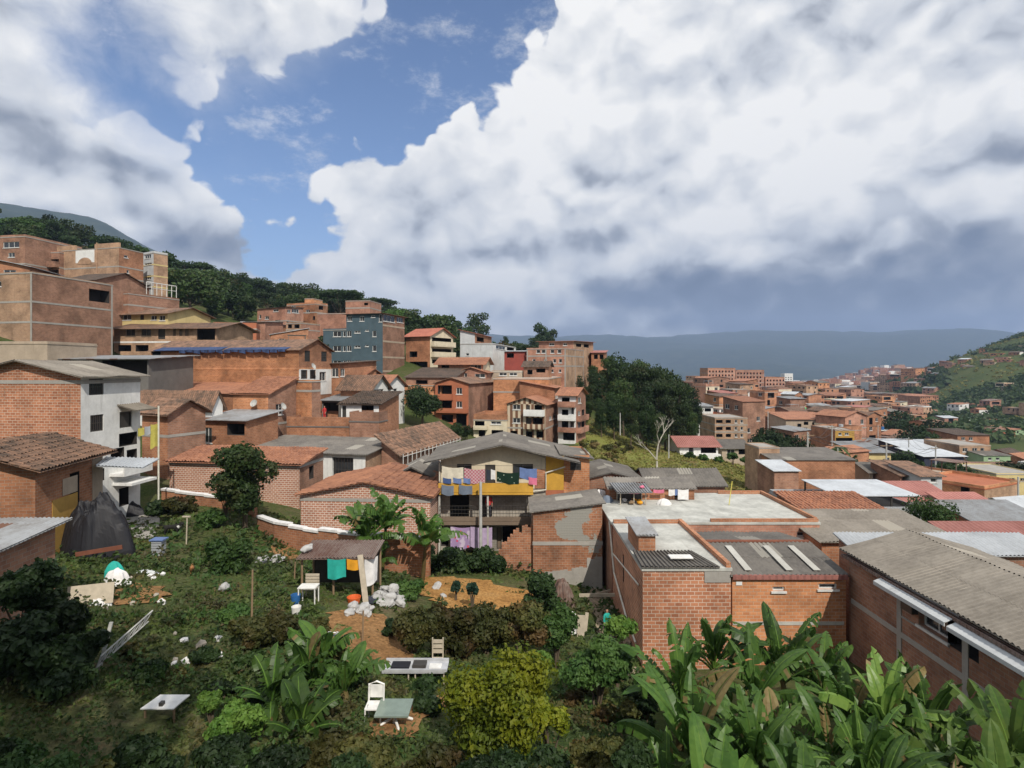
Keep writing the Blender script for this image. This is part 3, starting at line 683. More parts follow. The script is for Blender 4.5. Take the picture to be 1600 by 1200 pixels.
m = MB(); ob(m, 1, s0 + .05, s1 - .05, .03, .003, z1 - 2.1, z1 - .02); o = m.build('plaster_panel', 'white', root, loc=b0); o.location = (0, 0, 0)
m = MB(); c_s = (s0 + s1) / 2
pts = [Q(1, c_s + 1.5 * math.cos(a), .06, z1 - 2.35 + 1.1 * math.sin(a)) for a in [math.pi * k / 12 for k in range(13)]]
m.poly(pts); m.poly([p + Vector((0, .1, 0)) for p in pts][::-1]); m.build('brick_arch', BT, root, loc=b0).location = (0, 0, 0)
H('apartment_tower', 'slim tower with a pale green window face beside brick, right of the roofless tower', 209, 240, 262, 100, 30, 392, 470, wall='pale_grey', wall2=BT, parapet=.3, bandpy=(413, 431, 448), bandmat='light_yellow',
  win=[(1, 226, 396, 236, 404, 'w'), (1, 226, 411, 237, 414, 'w'), (1, 227, 430, 236, 437, 'w'), (1, 226, 445, 238, 448, 'w')])
r_ = H('brick_building', 'stepped brick wall building with a white roof railing below the slim green tower', 150, 200, 280, 84, 20, 456, 540, wall=BN, wall2=BN, parapet=.2, bandpy=(476,))
root, Q, ob, b0, (bx, by, z0, z1, L1, L2) = r_
m = MB()
for k in range(7): m.tube([Q(2, L2 * (.35 + .1 * k), -.1, z1), Q(2, L2 * (.35 + .1 * k), -.1, z1 + 2.2)], .05, 5)
m.tube([Q(2, L2 * .35, -.1, z1 + 2.2), Q(2, L2 * .95, -.1, z1 + 2.2)], .07, 5); m.tube([Q(2, L2 * .35, -.1, z1 + 1.4), Q(2, L2 * .95, -.1, z1 + 1.4)], .04, 5)
m.build('roof_railing', 'white_frame', root, loc=b0).location = (0, 0, 0)
H('brick_house', 'dark gabled brick house wedged behind the huge brown block', 92, 150, 176, 80, 12, 437, 470, wall=BN, roof='gable1', rmat='tile_dark', rise=1.6, L2=9)
H('village_house', 'pale green and white upper house with wavy tile eaves above the tan tiled house', 180, 262, 268, 82, 15, 489, 520, wall='light_yellow', roof='gable1', rmat='tile_brown', rise=1.1, oh=.6, L2=8, win=[(1, 192, 490, 205, 500, 'w'), (1, 219, 492, 225, 500, 'd'), (1, 236, 493, 245, 500, 'w'), (1, 249, 493, 258, 501, 'w')])
H('tiled_house', 'long tan house with brown shutters under a wide tile roof on the left slope', 178, 338, 345, 78, 6, 512, 560, wall=BT, roof='gable1', rmat='tile_brown', rise=1.0, oh=.8, L2=9, frame='brown_board', bandpy=(534,), bandmat='white',
  win=[(1, 197, 512.5, 211, 525, 'w'), (1, 221, 512.5, 236, 525, 'w'), (1, 247, 513, 258, 530, 'd'), (1, 270, 513, 275, 525, 'D'), (1, 280, 513, 285, 525, 'D'), (1, 289, 513, 295, 525, 'D'), (1, 308, 514, 336, 531, 'h'), (1, 185, 539, 205, 549, 'h'), (1, 212, 539, 232, 549, 'h')])
H('rendered_house', 'low beige rendered block with one small slot window at the left edge', -50, 74, 80, 55, 4, 533, 565, wall='tan', parapet=.15, L2=6, win=[(1, 25, 535.5, 39, 539.5, 'w')], slabmat='tan')
H('metal_roofed_house', 'dark shed under a long grey metal roof below the huge brown block', 75, 232, 240, 56, 4, 561, 620, wall='dark_concrete', roof='shedb', rmat='tin', rise=.45, oh=.5, L2=7, win=[(1, 160, 563, 230, 585, 'h')])
# ---- white house and its neighbours
r_ = H('white_house', 'three storey house with a white painted side, beside the black tarp', -60, 126, 219, 34, 5, 588, 800, wall='brick_front', wall2='white', roof='gable2', rmat='asbestos_warm', rise=.9, oh=.45, det=True,
  win=[(2, 139, 592, 162, 617, 'g'), (2, 141, 648, 162, 674, 'g'), (2, 187, 643, 206, 668, 'd'), (2, 173, 700, 194, 722, 'h'), (2, 186, 676, 214, 696, 'h'), (2, 198, 702, 214, 735, 'h'), (2, 186, 762, 201, 790, 'h'), (2, 147, 733, 163, 752, 'h')], bandpy=(597,))
root, Q, ob, b0, (bx, by, z0, z1, L1, L2) = r_
def zz(py, y): return zpx(py, y)
yb = by + L2 * .62
m = MB()
for s0, s1, py, d_ in ((L2 * .45, L2 * .97, 737, 1.0), (L2 * .5, L2 * .97, 752, 1.3)):
    ob(m, 2, s0, s1, d_, .003, zz(py + 4, yb), zz(py, yb))
o = m.build('balcony_slab', 'white', root, loc=b0); o.location = (0, 0, 0)
m = MB(); ob(m, 2, L2 * .45, L2 * .97, 1.0, .92, zz(737, yb) + .002, zz(724, yb)); m.build('balcony_parapet', 'white', root, loc=b0).location = (0, 0, 0)
m = MB(); a = Q(2, L2 * .6, .003, zz(634, yb)); sheet(m, Q(2, L2 * .58, 1.3, zz(641, yb)), Q(2, L2 * 1.0, 1.3, zz(641, yb)), Q(2, L2 * 1.0, .01, zz(632, yb)), Q(2, L2 * .58, .01, zz(632, yb)), .04, 'asbestos_warm', True)
m.build('awning', 'asbestos_warm', root, loc=b0).location = (0, 0, 0)
m = MB(); m.tube([Q(2, L2 * .99, 1.35, zz(634, by + L2)), Q(2, L2 * .99, 1.35, zz(785, by + L2))], .055, 8); m.build('drainpipe', 'pvc', root, loc=b0).location = (0, 0, 0)
WH = (root, Q, L2, by)
H('brick_house', 'brick house with a wavy old tile roof just right of the white house', 222, 262, 321, 46, 22, 646, 760, wall=BO, wall2=BN, roof='gable1', rmat='tile_brown', rise=.95, oh=.4, det=True, bandpy=(682,),  # darker brown side brick paints in the shade of that face
  win=[(2, 288, 660, 289, 661, 'w')])
H('tiled_house', 'low house under ochre ribbed tiles with a white gable, behind the wavy tiled brick house', 205, 331, 348, 53, 16, 634, 690, wall='white', roof='gable1', rmat='tile_brown', rise=1.25, oh=.3, det=True)
H('brick_house', 'long low terracotta tile roof house at the foot of the long orange wall', 212, 372, 384, 59, 10, 615, 660, wall=BO, roof='shedb', rmat='tile_orange', rise=.9, oh=.3, L2=6)
H('brick_house', 'small brick house with a grey metal lean-to roof and a barred opening', 314, 384, 392, 51, 14, 657, 700, wall=BO, roof='shedb', rmat='tin', rise=.5, oh=.4, L2=4.5, win=[(1, 355, 662, 383, 680, 'h'), (1, 319, 668, 331, 692, 'w')])
r_ = H('long_brick_house', 'very long bright orange brick wall house with blue tarpaulin along its eave', 236, 467, 518, 64, 14, 546, 640, wall=BB, wall2=BO, roof='gable1', rmat='tile_brown', rise=1.25, oh=.3, bandpy=(576,), bandmat='brick_bright',
  win=[(2, 476, 547, 485, 565, 'g'), (2, 502, 548, 511, 565, 'g'), (2, 470, 578, 480, 592, 'g'), (2, 484, 578, 493, 592, 'g'), (2, 499, 581, 509, 595, 'w'), (1, 238, 548, 251, 565, 'h')])
root, Q, ob, b0, (bx, by, z0, z1, L1, L2) = r_
m = MB(); clad(m, ob, 2, .02, L2 - .05, z1 - 5.2, z1 - 2.2, LAST[0], .03); m.build('white_render', 'white', root, loc=b0).location = (0, 0, 0); dish(root, Q, 2, L2 * .3, z1 - 1.9, b0)
m = MB(); m.slab([Q(1, 1.4, .5, z1 + .02), Q(1, 9.4, .5, z1 + .02), Q(1, 9.4, -1.1, z1 + .43), Q(1, 1.4, -1.1, z1 + .43)], .05); m.slab([Q(1, 9.9, .48, z1 + .04), Q(1, L1 - .8, .52, z1), Q(1, L1 - .8, -.9, z1 + .42), Q(1, 9.9, -.9, z1 + .42)], .05)
for k in range(14): m.poly([Q(1, 1.4 + k * 1.02, .5, z1 - .25 - .1 * (k % 3)), Q(1, 2.3 + k * 1.02, .5, z1 - .22 - .08 * (k % 2)), Q(1, 2.3 + k * 1.02, .51, z1 + .03), Q(1, 1.4 + k * 1.02, .51, z1 + .03)])
m.build('tarpaulin', 'blue_tarp', root, loc=b0).location = (0, 0, 0)
r2_ = H('brick_house', 'sloping tile roofed brick house with one pale shuttered window, before the long orange wall', 364, 419, 463, 56, 14, 616, 680, wall=BB, wall2=BN, roof='shedb', rmat='tile_orange', rise=1.45, oh=.25, det=True,  # bright front and brown side brick hold lit and shaded tones
  win=[(2, 431, 631, 442, 648, 'w'), (1, 372, 667, 412, 680, 'h')], bandpy=(664,))
dish(r2_[0], r2_[1], 2, 1.6, r2_[4][3] - 1.3, r2_[3]); dish(r2_[0], r2_[1], 1, 1.2, r2_[4][3] - .9, r2_[3])
H('brick_house', 'narrow upright brick block between the shuttered house and the dark terrace', 461, 487, 501, 60, 20, 594, 680, wall=BB, wall2=BN, parapet=.1, bandpy=(611,))  # brown brick on the side wall stands in for its shade
H('brick_house', 'small brick house with an aluminium window row beside the long orange wall', 516, 530, 541, 70, 20, 568, 620, wall=BO, wall2=BO, roof='shedb', rmat='tile_dark', rise=.4, oh=.4, L2=8, win=[(1, 518, 575, 530, 589, 'w'), (2, 532, 576, 539, 588, 'w')])
H('brick_terrace', 'low brick terrace wall in front of the person in red', 448, 550, 560, 57, 5, 652, 690, wall=BO, parapet=.9, L2=8, slabmat='dark_concrete')
H('brick_house', 'white walled terrace house with a brown tile roof and a black opening', 533, 592, 606, 58, 10, 632, 690, wall='white', wall2=BO, roof='shedb', rmat='tile_dark', rise=.95, oh=.35, det=True, L2=5.5,
  win=[(1, 532, 634, 541, 659, 'd'), (1, 565, 633, 584, 646, 'h')])
H('brick_terrace', 'small brick parapet block below the black opening of the terrace house', 546, 592, 606, 56, 12, 644, 690, wall=BN, wall2=BO, parapet=.9, slabmat='dark_concrete', L2=2)
H('dark_shed', 'dark open shed behind the person in red', 503, 531, 536, 64, 10, 626, 665, wall='dark_concrete', roof='shedb', rmat='tin', rise=.5, oh=.3, L2=5, win=[(1, 505, 629, 529, 660, 'h')])
r_ = H('grey_roofed_house', 'wide house under a weathered grey asbestos roof with a white framed double gate', 380, 571, 620, 48, 14, 711, 770, wall='white', wall2=BT, roof='shedb', rmat='asbestos', rise=.55, oh=.3, det=True,
  win=[(1, 519, 715, 552, 752, 'g', .3)])
H('brick_house', 'lattice brick house under faded orange tiles behind the small leafy tree', 265, 468, 505, 42, 8, 726, 790, wall='brick_lattice', wall2=BN, roof='shedb', rmat='tile_orange', rise=.55, oh=.3, det=True, bandpy=(729,),
  win=[(2, 483, 728, 490, 748, 'h')])
H('brick_house', 'lattice brick house under a low peaked orange tile roof behind the banana clump', 470, 672, 689, 36, 4, 776, 860, wall='brick_lattice', roof='gable2', rmat='tile_orange', rise=.85, oh=.3, det=True, bandpy=(783,), L2=6.5)
H('metal_roofed_house', 'patchy roof of crumpled grey sheets left of the yellow balcony house', 600, 688, 700, 41, 2, 752, 840, wall='dark_concrete', roof='gable2', rmat='asbestos', rise=1.0, oh=.4, det=True, L2=5)
r_ = H('veranda_building', 'long building with a big brown tile roof and a white trussed veranda along its side', 596, 622, 712, 50, 18, 707, 760, wall=BN, wall2=BN, roof='shedl', rmat='tile_brown', rise=1.1, oh=.5, det=True)
root, Q, ob, b0, (bx, by, z0, z1, L1, L2) = r_
m = MB()
n_ = 15
for k in range(n_ + 1):
    s = L2 * k / n_; m.tube([Q(2, s, .5, z1 - .1), Q(2, s, .5, z1 - 2.3)], .035, 5)
    if k < n_: m.tube([Q(2, s, .5, z1 - 1.3), Q(2, s + L2 / n_, .5, z1 - 2.2)], .025, 5)
for z in (.35, 1.3, 1.6, 1.9, 2.25): m.tube([Q(2, 0, .5, z1 - z), Q(2, L2, .5, z1 - z)], .03, 5)
m.build('veranda_truss', 'white_frame', root, loc=b0).location = (0, 0, 0)
m = MB(); ob(m, 2, 0, L2, .6, .003, z1 - 2.55, z1 - 2.35); m.build('veranda_slab', 'concrete', root, loc=b0).location = (0, 0, 0)
# ---- centre, middle distance
r_ = H('apartment_building', 'blue-grey painted five storey block with a bare brick side', 541, 598, 632, 96, 16, 490, 590, wall='blue_grey', wall2=BN, parapet=.05, roof='shedl', rmat='tile_brown', rise=.01, oh=.5,
  win=[(1, 543, 494, 550, 502, 'w'), (1, 562, 494, 569, 502, 'w'), (1, 580, 493, 586, 496, 'w'), (1, 592, 491.5, 597, 503, 'w'), (2, 599, 492, 617, 503, 'w'), (2, 620, 496, 630, 504, 'w')] +
  [(1, a, y, b, y + 9 if k else y + 3.5, 'w') for y in (517, 540, 563) for a, b, k in ((554, 563, 0), (582, 588, 1), (542, 549, 1))] + [(1, 571, y, 576, y + 2.5, 'w') for y in (515, 539, 563)])
root, Q, ob, b0, (bx, by, z0, z1, L1, L2) = r_
for py in (508, 533, 558, 580):
    m = MB(); ob(m, 2, .02, L2, .03, -.05, zpx(py, by) - .15, zpx(py, by) + .15); m.build('concrete_band', 'tan', root, loc=b0).location = (0, 0, 0)
H('apartment_wing', 'lower blue-grey wing joined to the left of the five storey block', 505, 541, 545, 98, 16, 513, 590, wall='blue_grey', parapet=.2, L2=8, win=[(1, a, y, b, y + 8.5, 'w') for y in (517.5, 540.5, 563.5) for a, b in ((520.5, 533), (536, 540.5))])
H('brick_house', 'pink brick rooftop room behind the blue-grey block', 540, 578, 584, 112, 8, 469, 520, wall=BP, parapet=.05, L2=6, bandpy=(481,), win=[(1, 569, 473, 575, 477, 'h')])
H('brick_house', 'pale orange brick house with a tin awning left of the blue-grey block', 496, 543, 548, 118, 8, 489, 535, wall=BP, parapet=.05, L2=8)
H('brick_building', 'stepped four storey brick flats with many small windows in front of the wooded ridge', 402, 446, 474, 128, 28, 480, 535, wall=BP, wall2=BP, roof='shedb', rmat='tile_dark', rise=.3, oh=.3,
  win=[(1, 405, 492, 408, 498, 'w'), (1, 427, 483, 435, 487, 'w'), (2, 456, 483, 467, 489, 'w'), (2, 449, 484, 454, 489, 'w'), (1, 414, 494, 420, 499, 'w'), (2, 456, 502, 468, 508, 'h'), (1, 430, 500, 438, 506, 'h'), (2, 448, 502, 452, 506, 'w')], bandpy=(501,))
H('brick_building', 'upper brick flats with a rooftop cube right of the stepped flats', 448, 493, 512, 134, 24, 472, 530, wall=BO, wall2=BO, parapet=.4, bandpy=(488, 507), win=[(1, 478, 484, 484, 489, 'w'), (1, 489, 494, 496, 500, 'h'), (1, 455, 476, 462, 480, 'w'), (2, 498, 478, 505, 484, 'h'), (1, 460, 510, 466, 516, 'h')])
H('rooftop_room', 'little orange brick cube on top of the upper brick flats', 476, 490, 494, 136, 12, 466, 480, wall=BB, parapet=.05, L2=4)
H('white_house', 'tiny white balconied house below the stepped brick flats', 415, 437, 445, 116, 15, 508, 530, wall='white', wall2=BO, roof='shedb', rmat='tin', rise=.4, L2=6, win=[(1, 418, 512, 424, 518, 'h'), (1, 428, 512, 435, 518, 'h')])
H('brick_house', 'plain brick shed with a pale tin roof left of the tiny white balconied house', 379, 414, 418, 108, 10, 503, 530, wall=BP, roof='shedb', rmat='tin', rise=.4, L2=6)
H('brick_house', 'brick house with stacked loggias left of the blue-grey block', 447, 470, 500, 112, 22, 503, 535, wall=BT, wall2=BP, parapet=.2, bandpy=(515,), win=[(1, 450, 507, 456, 513, 'h'), (1, 460, 507, 468, 513, 'h'), (1, 450, 519, 457, 526, 'h'), (1, 460, 519, 468, 526, 'h')])
H('balcony_building', 'cream building with open balconies just right of the blue-grey block', 634, 672, 708, 104, 30, 524, 590, wall=BO, wall2='cream', roof='gable1', rmat='tile_red', rise=1.5, oh=.5,
  win=[(2, 675, 528, 705, 537, 'h'), (2, 675, 545, 705, 553, 'h'), (2, 675, 562, 705, 568, 'h'), (1, 640, 549, 652, 558, 'h'), (1, 640, 565, 668, 575, 'h')], balc=[(2, 673, 707, 541, .8, .8, 'cream'), (2, 673, 707, 557, .8, .8, 'cream')])
H('grey_building', 'pale grey walled house stepping down under a red brick attic', 719, 770, 806, 112, 12, 536, 570, wall='pale_grey', wall2='white', parapet=.1, win=[(2, 775, 540, 790, 546, 'w'), (2, 792, 541, 803, 548, 'h'), (1, 728, 552, 733, 556, 'w')], bandpy=())
H('brick_attic', 'tall grey gable with a red brick attic above the pale grey house', 719, 742, 768, 113, 12, 521, 545, wall='pale_grey', wall2=BO, roof='shedl', rmat='tile_red', rise=.7, win=[(2, 745, 527, 756, 534, 'h')])
H('red_house', 'small house with red painted walls right of the pale grey house', 788, 820, 824, 108, 8, 549, 575, wall='red_paint', roof='shedb', rmat='tin_white', rise=.3, L2=7, win=[(1, 792, 552, 803, 559, 'h')])
H('brick_building', 'big orange brick apartment block with concrete frame on the skyline left of the dark grove', 823, 884, 912, 104, 22, 543, 600, wall=BP, wall2=BT, parapet=.15, bandpy=(556, 572), cols=2,
  win=[(1, a, 546, a + 6, 552, 'w') for a in (838, 846, 860, 871)] + [(1, a, 561, a + 5, 567, 'w') for a in (832, 850, 864, 873)] + [(1, a, 577, a + 4, 582, 'w') for a in (850, 861, 873)])
H('brick_building', 'upper rear storey with flat eaves above the big orange brick block', 842, 896, 927, 114, 24, 533, 575, wall=BP, wall2=BT, roof='shedb', rmat='tile_orange', rise=.3, oh=.5, win=[(1, 858, 536, 866, 540, 'w'), (1, 880, 536, 886, 540, 'w'), (2, 900, 537, 908, 542, 'h'), (2, 912, 538, 920, 543, 'h'), (2, 900, 552, 910, 560, 'h')])
H('brick_house', 'small brick house under a red striped awning at the right end of the skyline block', 924, 944, 950, 122, 14, 551, 575, wall=BO, roof='shedb', rmat='red_sheet', rise=.6, L2=7, win=[(1, 928, 554, 934, 561, 'h'), (1, 937, 554, 943, 561, 'h')])
H('tiled_house', 'wide low house with a patched orange tile roof below the pale grey house', 684, 755, 766, 92, 10, 568, 600, wall=BO, wall2='cream', roof='gable1', rmat='tile_orange', rise=1.0, oh=.6, win=[(1, 690, 570, 702, 578, 'h'), (1, 735, 570, 752, 577, 'w')])
H('dark_roofed_house', 'house under a broad dark tile roof just right of the blue-grey block', 634, 710, 715, 84, 8, 590, 620, wall=BN, roof='shedb', rmat='tile_dark', rise=1.4, oh=.3, L2=9, win=[(1, 650, 594, 668, 600, 'h')])
H('brick_house', 'low brick house with two white triple windows below the skyline block', 768, 816, 822, 94, 8, 579, 605, wall='tan', parapet=.15, L2=7, win=[(1, 780, 581, 792, 587, 'w'), (1, 796, 581, 808, 587, 'w')], slabmat='pale_concrete')
H('brick_house', 'tiled brick house with aluminium windows left of the triple window house', 712, 760, 768, 90, 8, 582, 605, wall=BP, wall2=BP, roof='gable2', rmat='tile_orange', rise=.8, win=[(1, 722, 583, 730, 590, 'w'), (1, 742, 584, 758, 590, 'w')])
H('shack_house', 'cluttered tin roofed shack house below the skyline block', 818, 856, 862, 93, 14, 572, 600, wall=BN, wall2=BO, roof='gable1', rmat='tile_dark', rise=.8, oh=.4, win=[(1, 824, 578, 832, 585, 'h'), (1, 838, 576, 852, 582, 'h')])
H('terracotta_house', 'terracotta painted three storey house with balconies behind the round tree', 680, 732, 772, 80, 16, 599, 665, wall='terracotta', wall2=BN, roof='gable2', rmat='tile_brown', rise=.75, oh=.3, cols=False,
  win=[(1, 684, 602, 706, 619, 'h'), (1, 713, 606, 722, 616, 'w'), (1, 684, 626, 706, 639, 'h'), (1, 713, 627, 722, 637, 'w'), (1, 690, 648, 708, 660, 'h'), (1, 713, 647, 729, 666, 'h')], balc=[(1, 681, 708, 623, .7, .7, 'terracotta'), (1, 681, 732, 643, .7, .5, 'terracotta')])
H('brick_building', 'plain broad orange brick wall with a flat concrete roof behind the striped house', 771, 857, 880, 84, 10, 591, 650, wall=BB, parapet=.05, bandpy=(613,), slabmat='pale_concrete')
H('striped_house', 'three storey house with brown and cream vertical stripes and white loggias', 792, 852, 871, 76, 18, 632, 700, wall='striped_wall', wall2=BN, roof='gable2', rmat='tile_orange', rise=.9, oh=.35,
  win=[(1, 801, 631.5, 813, 640, 'w'), (1, 801, 653, 813, 661, 'w'), (1, 822, 633, 828, 645, 'd'), (1, 835, 633, 847, 641, 'h'), (1, 822, 653, 830, 665, 'd'), (1, 833, 653, 848, 663, 'h'), (1, 798, 673, 808, 682, 'h'), (1, 822, 674, 832, 684, 'h'), (1, 838, 674, 849, 684, 'h'), (2, 858, 650, 862, 656, 'w'), (2, 864, 648, 868, 654, 'w')],
  balc=[(1, 820, 851, 648, .7, .7, 'white'), (1, 820, 851, 668, .7, .5, 'striped_wall')], bandpy=(670,))
H('brick_house', 'brick house with a small orange roof peeping over the striped house', 812, 866, 874, 82, 14, 606, 650, wall=BO, roof='shedl', rmat='tile_orange', rise=.9, L2=6, win=[(2, 868, 612, 872, 622, 'w')])
H('cream_house', 'low cream house with a dark garage opening left of the striped house', 740, 792, 797, 77, 10, 648, 700, wall='cream', roof='flat', parapet=.7, pmat=BO, L2=7, win=[(1, 742, 652, 757, 666, 'h'), (1, 767, 653, 783, 663, 'w'), (1, 768, 672, 786, 682, 'h'), (1, 748, 672, 758, 682, 'h')], balc=[(1, 741, 762, 669, .6, .4, 'cream')])
H('balcony_building', 'row house with white and pink balconies between the striped house and the grove', 872, 900, 915, 78, 24, 617, 705, wall='white', wall2=BP, roof='gable1', rmat='tile_orange', rise=.9, oh=.4,
  win=[(1, 878, 621, 890, 629, 'h'), (1, 892, 636, 897, 648, 'w'), (1, 878, 640, 888, 650, 'h'), (1, 878, 658, 888, 670, 'h'), (1, 891, 655, 897, 668, 'd'), (1, 880, 674, 898, 688, 'h'), (2, 903, 621, 908, 630, 'w'), (2, 903, 642, 907, 650, 'w'), (2, 903, 660, 907, 670, 'w'), (2, 909, 640, 913, 650, 'h'), (2, 909, 658, 913, 668, 'h')],
  balc=[(1, 874, 900, 634, .7, .6, BP), (1, 874, 900, 655, .7, .6, 'white'), (1, 874, 900, 673, .7, .5, BP), (2, 901, 914, 655, .6, .6, BP), (2, 901, 914, 673, .6, .6, BP)])
H('brick_house', 'twin gabled tile roof house between the round tree and the dark roofed terrace', 532, 580, 606, 66, 18, 606, 650, wall=BO, wall2='white', roof='gable1', rmat='tile_brown', rise=1.4, oh=.5, win=[(2, 584, 608, 600, 618, 'w')])
H('brick_house', 'orange tiled house with a white upstairs window wall left of the round tree', 572, 602, 632, 70, 26, 603, 655, wall=BO, wall2='white', roof='gable1', rmat='tile_orange', rise=1.3, oh=.45, win=[(2, 605, 607, 612, 617, 'w'), (2, 615, 607, 621, 616, 'w'), (2, 607, 628, 620, 640, 'w')])
H('shack_house', 'small shack with a faded tile roof left of the twin gabled house', 540, 566, 574, 74, 12, 588, 615, wall=BN, roof='gable1', rmat='tile_orange', rise=.9, L2=6, win=[(1, 545, 591, 560, 600, 'h')])
H('brick_wall_house', 'plain brick house between the dark roof and the terracotta house', 632, 690, 696, 82, 10, 601, 640, wall=BB, parapet=.1, L2=7, win=[(1, 656, 606, 664, 612, 'w')])
# ------------------------------------------------------------------ yellow balcony house
YH = 39.2; xr = 3.5
def yo(a, ya, b, yb, k, *e):
    x0 = (a - CX) / F * YH; x1 = (b - CX) / F * YH
    return (1, xr - x1, xr - x0, zpx(yb, YH), zpx(ya, YH), k) + e
yops = [yo(714, 725, 737, 745, 'w'), yo(758, 726, 774, 756, 'd'), yo(801, 725, 833, 745, 'w'), yo(703, 773, 733, 809, 'h'), yo(754, 776, 769, 809, 'd'), yo(686, 824, 701, 853, 'h'), yo(785, 822, 809, 850, 'h'), yo(776, 824, 784, 858, 'D')]
root, Q, ob, b0 = mkhouse('balcony_house', xr, YH, 0, 8.35, 6, -13.4, -6.12, wall='block_grey', roof='gable2', rmat='asbestos', rise=.95, oh=1.05, det=True, ops=yops, label='three storey balcony house with yellow parapet, cream gable and laundry, under a grey roof', cat='house', frame='dark_frame')
def part(m, nm, mat): o = m.build(nm, mat, root, loc=b0); o.location = (0, 0, 0); return o
m = MB(); clad(m, ob, 1, 1.25, 8.35, -8.2, -6.13, yops); m.hexa([Q(1, 1.25, -.02, -6.13), Q(1, 8.35, -.02, -6.13), Q(1, 8.35, .012, -6.13), Q(1, 1.25, .012, -6.13), Q(1, 4.1, -.02, -5.27), Q(1, 4.25, -.02, -5.27), Q(1, 4.25, .012, -5.27), Q(1, 4.1, .012, -5.27)])
part(m, 'cream_gable', 'cream')
m = MB(); ob(m, 1, -.02, 1.2, .03, -.02, -8.3, -6.0); ob(m, 1, -.02, .02, 0, -1.2, -8.3, -6.1); part(m, 'yellow_panel', 'yellow')
m = MB(); ob(m, 1, 1.26, 1.95, .04, -.02, -8.2, -6.9); part(m, 'brick_panel', 'brick_orange')
m = MB(); ob(m, 1, -.02, 1.2, .05, -.02, -8.75, -8.31); part(m, 'red_skirting', 'terracotta')
Yb = 1.25
m = MB(); ob(m, 1, 2.1, 8.35, Yb, .013, -8.36, -8.2); ob(m, 1, 2.1, 8.35, Yb + .02, Yb - .1, -8.19, -7.60); part(m, 'yellow_parapet', 'yellow')
m = MB(); ob(m, 1, 1.2, 8.35, Yb, .013, -10.35, -10.1); ob(m, 1, 1.2, 8.35, Yb + .02, Yb - .1, -10.09, -9.85); part(m, 'lower_balcony_slab', 'brown_board')
for s in (2.15, 5.1, 8.3):
    m = MB(); ob(m, 1, s - .06, s + .06, Yb - .12, Yb - .24, -13.2, -10.36); ob(m, 1, s - .06, s + .06, Yb - .12, Yb - .24, -10.08, -8.37); part(m, 'balcony_post', 'pale_concrete')
m = MB(); 
for z in (-9.1, -9.35, -9.6): m.tube([Q(1, 2.2, Yb - .05, z), Q(1, 8.3, Yb - .05, z)], .015, 5)
for k in range(30): m.tube([Q(1, 2.2 + k * .21, Yb - .05, -9.85), Q(1, 2.2 + k * .21, Yb - .05, -9.1)], .009, 4)
part(m, 'balcony_railing', 'dark_frame')
m = MB(); m.tube([Q(1, -.1, .15, -6.7), Q(1, 1.2, .15, -7.1), Q(1, 1.2, .18, -8.25), Q(1, 2.5, .2, -8.4), Q(1, 2.5, .2, -9.1)], .05, 8); part(m, 'drainpipe', 'pvc')
m = MB(); m.tube([Q(1, 8.42, .1, -6.4), Q(1, 8.42, .1, -13)], .05, 8); part(m, 'drainpipe', 'pvc')
H('brick_annex', 'orange brick room with one barred window joined to the right end of the balcony house', 881, 921, 930, 39.6, 0, 711, 757, wall=BB, roof='shedr', rmat='asbestos', rise=-.25, oh=.3, det=True, L2=4.5, win=[(1, 891, 721, 908, 735, 'g')])
# brick house before it
r_ = H('brick_house', 'patched brick house with a grey sheet roof tilted to the left, before the balcony house', 833, 941, 946, 34.2, 0, 800, 900, wall='brick_patched', roof='shedr', rmat='asbestos', rise=.5, oh=.2, det=True, L2=3.5, bandpy=(849,))
root, Q, ob, b0, hh_ = r_
m = MB(); rr = random.Random(5)
for k in range(18):
    s = hh_[4] * k / 18; ob(m, 1, s, s + hh_[4] / 18, .03, -.02, hh_[2], -11.7 + .22 * noise.noise(Vector((k * .7, 3, 0))) + (.5 if k < 4 else 0) - .03 * k)
m.build('cement_render', 'concrete', root, loc=b0).location = (0, 0, 0)
# crumbling wall
m = MB(); rr = random.Random(3); x = -1.15; hts = [-11.4, -11.2, -10.9, -10.5, -10.45, -10.2, -10.0, -9.75, -9.65, -9.9, -9.5, -9.45, -9.6, -9.4]
for k, h in enumerate(hts): m.box(x + k * .175, 34.5, -13, x + (k + 1) * .175, 34.75, h)
tag(m.build('ruined_wall', 'brick_patched'), 'crumbling brick wall with a stepped broken top below the lilac cloth', 'wall')
# ------------------------------------------------------------------ flat roofed brick block and warehouses on the right
def slabhouse(name, label, x0, x1, y0, y1, z0, z1, wall, ops=(), **kw): # th=90: face 2 looks at the camera, face 1 looks left
    return mkhouse(name, x0, y0, 90, y1 - y0, x1 - x0, z0, z1, wall=wall, ops=ops, label=label, **kw)
r_ = slabhouse('brick_block', 'tall front brick block with a bare concrete roof slab beside the banana plants', 5.67, 9.50, 25, 32.35, -14.5, -8.80, 'brick_front', wall2='brick_front', roof='flat', parapet=0, slabmat='terrace', cat='building',
  ops=[(1, 4.2, 4.45, -10.9, -9.5, 'h')])
root, Q, ob, b0 = r_
def part(m, nm, mat, par=None): o = m.build(nm, mat, par or root, loc=b0); o.location = (0, 0, 0) ; return o
m = MB(); sheet(m, (5.6, 24.9, -8.60), (9.0, 24.9, -8.60), (8.3, 26.7, -8.45), (5.6, 26.7, -8.45), .05, 'asbestos', True); part(m, 'sheet_roofing', 'asbestos')
m = MB(); m.box(7.0, 25.4, -8.42, 8.0, 25.9, -8.38); part(m, 'white_sheet', 'white_plastic')
m = MB(); m.box(8.35, 24.97, -9.3, 9.48, 25.05, -8.82); part(m, 'cement_patch', 'concrete')
